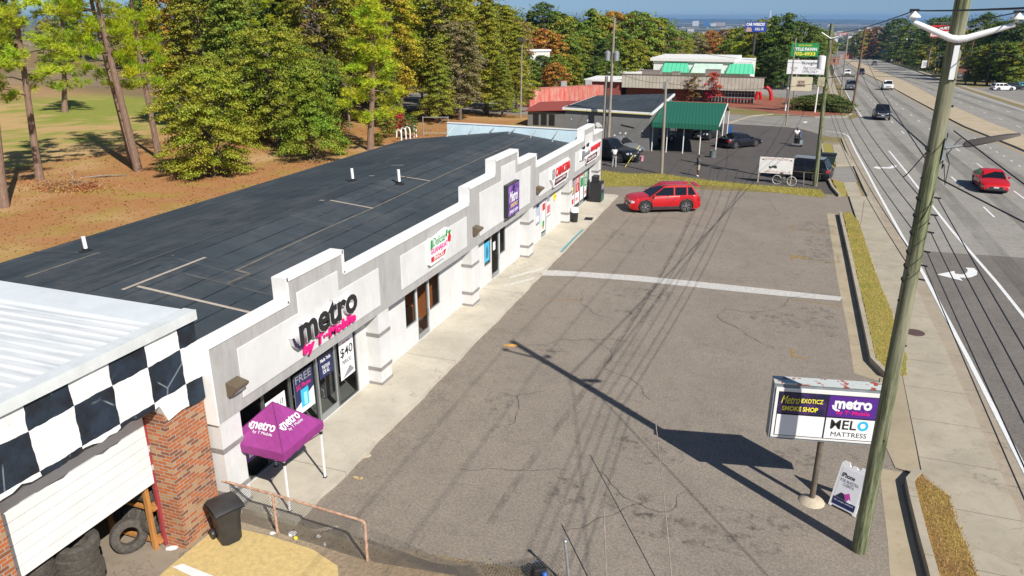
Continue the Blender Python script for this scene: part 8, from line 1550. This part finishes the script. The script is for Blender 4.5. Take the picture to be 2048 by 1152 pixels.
# the wood behind: rows of individually standing trees
wood = [(-62, 70, 15, 'A', OLIVE, 'olive tree'), (-56, 68, 17, 'B', MG, 'mid green tree'), (-67, 72, 16, 'A', YOL, 'yellow green tree'), (-52, 78, 18, 'A', OLIVE, 'tall olive tree'), (-61, 82, 18, 'B', DG, 'dark green tree'), (-46, 83, 16, 'A', YOL, 'yellow green tree'), (-72, 85, 17, 'A', MG, 'mid green tree'), (-54, 90, 19, 'B', YOL, 'yellow green tree'), (-43, 92, 17, 'A', OLIVE, 'olive tree'), (-64, 95, 19, 'A', BR, 'brown leaved tree'), (-48, 98, 19, 'A', MG, 'mid green tree'), (-39.5, 98, 15.5, 'B', OLIVE, 'olive tree'), (-57, 103, 20, 'A', OLIVE, 'olive tree'),
        (-76, 100, 19, 'B', DG, 'dark green tree'), (-47, 108, 18, 'B', YOL, 'yellow green tree'), (-41, 110, 14.5, 'B', (.26, .28, .03), 'green tree'), (-68, 112, 19, 'A', OLIVE, 'olive tree'), (-84, 92, 16, 'A', OR, 'orange tinted tree'), (-90, 105, 17, 'B', MG, 'mid green tree'), (-56, 116, 19, 'A', BR, 'brown leaved tree'), (-82, 118, 19, 'A', OLIVE, 'olive tree'), (-46.5, 120, 15, 'A', OLIVE, 'olive tree'), (-37.2, 104, 12.0, 'B', (.30, .30, .03), 'small yellow green tree'), (-70, 128, 20, 'B', MG, 'mid green tree'), (-98, 122, 17, 'A', YOL, 'yellow green tree'), (-36.5, 96.0, 8.0, 'B', (.24, .27, .035), 'low olive tree'), (-41, 86, 10.0, 'B', (.27, .29, .035), 'low olive tree'), (-44, 79, 7.5, 'B', (.16, .20, .03), 'low dark green tree'), (-40, 90, 12.0, 'A', GB, 'thin grey brown tree')]
rank = {}
for v, u, h, p, c, lb in wood: rank.setdefault(lb, []).append((v, u))
words = ['nearest to the roof', 'second back from the roof', 'third back from the roof', 'fourth back from the roof', 'fifth back from the roof', 'sixth back from the roof', 'seventh back', 'eighth back']
for v, u, h, p, c, lb in wood:
    n_ = sorted(rank[lb], key=lambda q: q[1]).index((v, u)); many = len(rank[lb]) > 1
    tree(tallA if p == 'A' else tallB, 'woodland_tree', lb + ' in the wood' + (' ' + words[n_] if many else ''), v, u, h, c, wid=1.12)
for px, h, lb in (((845, 215), 9, 'bare twiggy tree at the right of the wood above the blue parapet'), ((905, 205), 8, 'bare grey tree nearer the lamp post at the edge of the wood'), ((700, 262), 7, 'bare dead tree beside the young pine at the roof edge')):
    g_ = G(*px); tree(bare, 'bare_tree', lb, g_.x, g_.y, h, BR)
for px, h, c, lb in (((795, 268), 2.6, RD, 'small red leaved bush behind the white bent pipes'), ((775, 275), 2.6, (.2, .26, .03), 'bright green bush at the roof edge beside the red one'), ((820, 275), 2.4, (.12, .17, .03), 'green bush right of the red leaved bush'), ((757, 292), 1.3, (.26, .34, .03), 'tiny lime bush at the foot of the young pine'), ((880, 222), 2.6, (.22, .07, .06), 'dusky red shrub under the bare grey tree'), ((903, 232), 1.6, BR, 'low brown brush heap left of the lamp post'), ((868, 240), 1.8, BR, 'brown brush heap above the blue parapet'),
        ((1110, 196), 6.2, OR, 'thin orange leaved tree in front of the red trailer'), ((1385, 203), 4.6, (.20, .13, .03), 'small bronze tree in front of the restaurant'), ((1424, 204), 5.0, RD, 'small bright red tree in front of the restaurant'), ((1562, 148), 6, (.32, .12, .10), 'pinkish bare shrub behind the white restaurant sign'), ((1547, 150), 8, LIME, 'lime green shrub behind the right end of the restaurant')):
    g_ = G(*px); tree(small, 'small_tree', lb, g_.x, g_.y, h, c, wid=1.15)
# hedge mound in the paving corner
for k, px in enumerate(((1612, 219), (1632, 221), (1652, 223), (1670, 224), (1642, 214), (1660, 216))):
    g_ = G(*px); o = tree(bush, 'juniper_bush', 'low spreading juniper in the paved corner bed by the highway, %s' % ['leftmost in front', 'second in front', 'third in front', 'rightmost in front', 'behind at the left', 'behind at the right'][k], g_.x, g_.y, 2.1, (.11, .15, .03), group='junipers in the corner bed', wid=1.9, cat='bush')
# tree line from the wood to the highway
def tl(x, yt, u, p, c, lb, wid=1.0, name='tree', group='far tree line between the wood and the highway'):
    P = atU(x, yt, u); z = gh(P.x, u); h = P.z - z; return tree(p, name, lb, P.x, u, h, c, group=group, wid=wid)
TLn = 'far tree line between the wood and the highway'
rowA = [(955, 22, 150, farA, MG), (978, 10, 165, farB, DG), (1003, 12, 170, farA, MG), (1022, 40, 150, farA, BR), (1048, 48, 160, farB, OLIVE), (1062, 24, 200, farC, DG), (1088, 8, 200, farP, DG), (1112, 24, 205, farA, MG), (1132, 36, 190, farB, OLIVE), (1152, 44, 180, farA, MG), (1185, 20, 185, farC, MG), (1205, 32, 190, farA, OLIVE), (1228, 24, 195, farA, YOR), (1250, 30, 200, farB, OR), (1272, 24, 195, farA, MG), (1298, 34, 200, farB, OLIVE), (1318, 36, 205, farA, MG), (1338, 58, 230, farB, GB), (1362, 62, 300, farA, MG), (1395, 66, 320, farB, OLIVE), (1425, 62, 330, farA, OR), (1455, 60, 320, farB, BR), (1478, 56, 280, farA, OLIVE), (1500, 50, 240, farB, MG), (1525, 40, 235, farA, OLIVE), (1552, 34, 215, farC, DG), (1580, 28, 205, farC, DG), (1604, 44, 210, farA, (.10, .14, .02)), (1626, 52, 230, farC, DG)]
rowB = [(972, 70, 140, farA, OR), (995, 78, 165, farB, OLIVE), (1040, 88, 150, farA, MG), (1070, 70, 160, farA, OLIVE), (1090, 60, 155, farB, OR), (1105, 68, 158, farA, YOR), (1130, 70, 160, farA, MG), (1160, 74, 165, farB, OLIVE), (1188, 66, 170, farA, MG), (1215, 80, 165, farB, DG), (1240, 62, 178, farA, MG), (1268, 78, 178, farA, OLIVE), (1290, 66, 200, farB, MG), (1312, 72, 205, farA, GB), (1340, 74, 220, farA, BR), (1370, 80, 240, farB, OLIVE), (1400, 76, 260, farA, GB), (1432, 78, 260, farB, OR), (1460, 78, 250, farA, MG), (1487, 84, 225, farA, LIME), (1512, 70, 220, farB, OLIVE), (1540, 66, 212, farA, DG), (1565, 60, 205, farB, MG), (1598, 66, 208, farC, DG), (1622, 80, 215, farA, DG)]
rowC = [(1060, 118, 148, farA, MG), (1085, 112, 150, farB, DG), (1110, 108, 152, farA, MG), (1140, 110, 155, farA, OLIVE), (1165, 108, 158, farB, MG), (1190, 112, 160, farA, DG), (1215, 118, 158, farA, MG), (1100, 130, 138, farB, (.22, .16, .03)), (1300, 98, 215, farA, OLIVE), (1330, 100, 225, farB, MG), (1545, 95, 200, farA, DG), (1575, 90, 195, farC, DG), (1605, 92, 198, farC, DG), (1630, 100, 205, farA, DG), (1500, 110, 200, farA, OLIVE)]
cn_ = {tuple(MG): 'mid green', tuple(DG): 'dark green', tuple(OLIVE): 'olive', tuple(OR): 'orange', tuple(YOR): 'golden orange', tuple(BR): 'brown', tuple(GB): 'grey brown', tuple(LIME): 'lime green'}
for row, wh in ((rowA, 'on the skyline'), (rowB, 'in the middle of the tree line'), (rowC, 'in front, above the flat roofs')):
    cnt = {}
    for x, yt, u, p, c in row: cnt[cn_.get(tuple(c), 'green')] = cnt.get(cn_.get(tuple(c), 'green'), 0) + 1
    seen = {}
    for x, yt, u, p, c in sorted(row, key=lambda q: q[0]):
        k = cn_.get(tuple(c), 'green'); seen[k] = seen.get(k, 0) + 1
        od = '' if cnt[k] == 1 else ', number %d from the left of its colour' % seen[k]
        ords = ['first', 'second', 'third', 'fourth', 'fifth', 'sixth', 'seventh', 'eighth', 'ninth', 'tenth']
        lb = '%s tree %s' % (k, wh) if cnt[k] == 1 else '%s %s tree from left %s' % (ords[seen[k] - 1], k, wh)
        tl(x, yt, u, p, c, lb, 1.05, group=None)
# across the highway
rowR = [(1748, 96, 330, bush, DG, 'dark low bush by the roadside fence near the far bend'), (1768, 101, 320, bush, OLIVE, 'olive low bush by the roadside fence'), (1785, 106, 318, farA, MG, 'mid green low tree by the roadside fence'), (1826, 108, 290, farA, DG, 'dark low tree in front of the dark blue house'), (1852, 112, 285, farB, OLIVE, 'olive low tree beside the pale notice sign'), (1726, 62, 600, farA, OLIVE, 'olive tree right of the far highway bend'), (1742, 58, 520, farB, OR, 'orange tree right of the far highway bend'), (1757, 54, 480, farA, BR, 'brown tree beside the distant poles across the highway'), (1778, 46, 430, farC, DG, 'dark conifer left of the big pine across the highway'), (1802, 37, 400, farA, DG, 'big round dark pine in the middle of the trees across the highway'), (1824, 50, 400, farB, MG, 'mid green tree right of the big round pine'), (1850, 56, 380, farA, DG, 'dark tree behind the white script sign'), (1872, 38, 360, farP, DG, 'umbrella pine left of the red billboard'), (1893, 36, 360, farP, DG, 'umbrella pine directly behind the red billboard'), (1915, 30, 345, farC, DG, 'pointed pine between red billboard and the tall green pole'), (1860, 78, 320, farA, OLIVE, 'olive tree above the dark blue house'), (1975, 28, 300, farP, DG, 'layered dark pine right of the tall green pole'), (1997, 48, 290, farA, MG, 'mid green tree right of the layered pine'), (2022, 42, 285, farA, DG, 'dark tree at the right skyline'), (2046, 36, 280, farB, DG, 'dark tree at the very right edge of the skyline'),
        (1965, 92, 262, farA, MG, 'mid green tree in front of the brown roof'), (1990, 88, 258, farA, OLIVE, 'olive tree right of the brown roofed building'), (2012, 82, 255, farB, DG, 'dark tree behind the fenced car lot'), (2034, 86, 250, farA, MG, 'mid green tree behind the fenced car lot'), (2052, 84, 250, farA, OLIVE, 'olive tree at the right edge behind the car lot'), (1790, 92, 380, farA, DG, 'dark low tree below the big round pine'), (1775, 106, 330, farA, BR, 'brown low tree beside the low white sign'), (1835, 84, 350, farB, MG, 'mid green low tree below the white script sign'), (1890, 118, 262, farA, LIME, 'yellow green low tree beside the yellow diamond sign'), (1755, 78, 440, farA, MG, 'mid green low tree near the far bend'), (1715, 76, 560, farB, MG, 'small mid green tree at the far bend'), (1942, 60, 330, farA, OLIVE, 'olive tree just behind the tall green pole'), (1815, 100, 340, farA, OLIVE, 'olive low tree in front of the brick house'),
        (1640, 58, 420, farA, MG, 'mid green tree behind the transformer pole'), (1655, 62, 600, farB, OLIVE, 'olive tree left of the distant highway'), (1618, 92, 300, farA, DG, 'dark tree left of the transformer pole'), (1632, 100, 290, farA, OLIVE, 'olive tree below the transformer')]
for x, yt, u, p, c, lb in rowR:
    while x > 1690 and atU(x, yt, u).x < redge(u) + 6 and u < 900: u += 12
    tl(x, yt, u, p, c, lb, 1.1, group=None)
# hedge trees behind the field, beyond the brown slope
words2 = ['first', 'second', 'third', 'fourth', 'fifth', 'sixth', 'seventh', 'eighth', 'ninth', 'tenth', 'eleventh', 'twelfth', 'thirteenth', 'fourteenth', 'fifteenth', 'sixteenth', 'seventeenth', 'eighteenth']
bk_ = [(-185 + 10.5 * k + rnd.uniform(-3, 3), 110 + 8.0 * k + rnd.uniform(-5, 5), rnd.uniform(15, 20), rnd.choice([DG, MG, OLIVE, MG, BR, OR, DG])) for k in range(14)]
for k, (v, u, h, c) in enumerate(bk_): tree(rnd.choice([farA, farB, farC]), 'tree', '%s tree from the left in the back row on top of the brown slope' % words2[k], v, u, h, c, wid=1.25)
bk2 = [(-150 + 8.5 * k, 108 + 6.5 * k + rnd.uniform(-4, 4), rnd.uniform(9, 14), rnd.choice([MG, OLIVE, GB, DG])) for k in range(7)]
for k, (v, u, h, c) in enumerate(bk2): tree(rnd.choice([farA, farB]), 'tree', '%s tree from the left in the lower row behind the tall fence' % words2[k], v - 8, u + 12, h, c)
tree(farA, 'tree', 'dark tree standing alone on the brown slope behind the leaning pine', -150, 100, 9, DG); 
# distant woods: one mass nobody could count, each crown a small rough dome of leaves
mb = MB(); r3 = random.Random(9)
for k in range(5200):
    u = 640 + 2400 * r3.random() ** 1.3; v = r3.uniform(-.95, .55) * u * 1.05
    if -45 < v - rr(min(u, 950)) < 60 and u < 960: continue
    z = gz(u); h = r3.uniform(8, 15); w_ = r3.uniform(5, 9) * (1 + u / 3000)
    for _ in range(9):
        d = Vector((r3.uniform(-1, 1), r3.uniform(-1, 1), r3.uniform(.1, 1))); c = Vector((v + d.x * w_ * .8, u + d.y * w_ * .8, z + h * (.35 + .6 * d.z))); s = w_ * .75; a = Vector((r3.uniform(-1, 1), r3.uniform(-1, 1), r3.uniform(-.4, .4))).normalized() * s; b = Vector((-a.y, a.x, r3.uniform(-.2, .9) * s)).normalized() * s * .8
        mb.quad(c - a, c - b * .8, c + a, c + b)
o = mb.build('distant_woods', LEAF); o.color = (.12, .15, .04, 1); tag(o, 'wooded plain fading into blue haze', 'woods', None, 'stuff')
# brush pile, fallen branch, twigs
bp = thing('brush_pile', 'heap of dead branches and straw under the leaning pine', 'brush pile', G(140, 375)); mb = MB()
for _ in range(140): p = Vector((rnd.gauss(0, 1.3), rnd.gauss(0, .8), abs(rnd.gauss(0, .2)))); d = rvec(); d.z *= .35; mb.tube([p, p + d * rnd.uniform(.3, 1.1)], rnd.uniform(.012, .035), 4)
mb.tube([(.3, 0, 0), (.5, -.1, .6), (.55, .1, 1.25)], [.12, .10, .06], 6); mb.tube([(.55, .1, 1.2), (.9, .1, 1.4)], .05, 5); mb.tube([(.4, 0, .9), (.1, .1, 1.2)], .05, 5); mb.build('branches', mk('dead_branch', (.30, .19, .11), .9, var=.4, scale=4), bp); mb = MB()
for _ in range(2200): p = Vector((rnd.gauss(-.2, 1.5), rnd.gauss(0, .9), abs(rnd.gauss(0, .15)))); leaf(mb, p, rvec(), rnd.uniform(.08, .22))
q = mb.build('dead_leaves', LEAF, bp); q.color = (.40, .20, .06, 1)
a, b = G(160, 357), G(255, 352); mb = MB(); mb.tube([a, a.lerp(b, .5) + Z_(.15), b + Z_(.05)], [.10, .08, .04], 6); tag(mb.build('fallen_branch', TWIG), 'long fallen branch on the straw right of the brush pile', 'branch')
g_ = G(5, 300); tree(bare, 'bare_tree', 'dead twiggy sapling at the far left edge', G(-5, 385).x, G(-5, 385).y, 8, BR)
# straw tufts, weeds and litter of the ground under the pines and grass of the verges
mb = MB()
for _ in range(9000):
    v = rnd.uniform(-62, -28); u = rnd.uniform(20, 80); s_ = rnd.uniform(.05, .16); p = Vector((v, u, gh(v, u) + .01)); n = (rvec() * .6 + Vector((0, 0, .6))).normalized(); leaf(mb, p, n, s_ * 1.6)
o = mb.build('straw_litter', LEAF); o.color = (.26, .13, .045, 1); o['kind'] = 'stuff'
def blades(name, px, n, hgt, col_, z0=.15):
    pts = [Vector((*G(*p)[:2], 0)) for p in px]; cm_ = sum(pts, Vector()) / len(pts); pts = [p + (p - cm_).normalized() * .10 for p in pts]; xs = [p.x for p in pts]; ys = [p.y for p in pts]; mb = MB(); k = 0; tries = 0
    while k < n and tries < n * 12:
        tries += 1; x, y = rnd.uniform(min(xs), max(xs)), rnd.uniform(min(ys), max(ys)); ins = False
        for i in range(len(pts)):
            a, b = pts[i], pts[i - 1]
            if (a.y > y) != (b.y > y) and x < (b.x - a.x) * (y - a.y) / (b.y - a.y) + a.x: ins = not ins
        if not ins: continue
        k += 1; d = rvec(); d.z = 0; h_ = hgt * rnd.uniform(.5, 1.4); w_ = Vector((-d.y, d.x, 0)) * .012; p = Vector((x, y, gz(y) + z0)); mb.add([p - w_, p + w_, p + d * h_ * .6 + Vector((0, 0, h_))], [(0, 1, 2)])
    o = mb.build(name, LEAF); o.color = (*col_, 1); o['kind'] = 'stuff'
blades('grass', ((1686, 430), (1698, 428), (1716, 446), (1750, 552), (1784, 636), (1811, 724), (1812, 756), (1768, 752), (1750, 725), (1730, 630), (1700, 500)), 8000, .07, (.42, .36, .08))
blades('grass', ((1838, 957), (1896, 1002), (1920, 1082), (1948, 1152), (1975, 1230), (1880, 1230), (1862, 1152), (1822, 975)), 4000, .06, (.42, .29, .10))
blades('grass', ((1203, 342), (1262, 348), (1322, 348), (1420, 362), (1520, 371), (1600, 376), (1640, 380), (1650, 396), (1600, 391), (1500, 379), (1420, 371), (1330, 369), (1260, 373), (1200, 374)), 12000, .13, (.38, .35, .07), .0)
# ============================================================ HAZE
HZ = True
if HZ:
    hm_ = bpy.data.materials.new('haze'); hm_.use_nodes = True; n = hm_.node_tree.nodes; n.remove(n['Principled BSDF']); pv_ = n.new('ShaderNodeVolumePrincipled'); pv_.inputs['Color'].default_value = (.34, .60, 1, 1); pv_.inputs['Density'].default_value = 0.00008; pv_.inputs['Anisotropy'].default_value = .2
    hm_.node_tree.links.new(pv_.outputs[0], n['Material Output'].inputs['Volume']); mb = MB(); mb.box(-19000, 19000, -600, 19000, -90, 45); h_ = mb.build('haze', hm_); h_['kind'] = 'stuff'
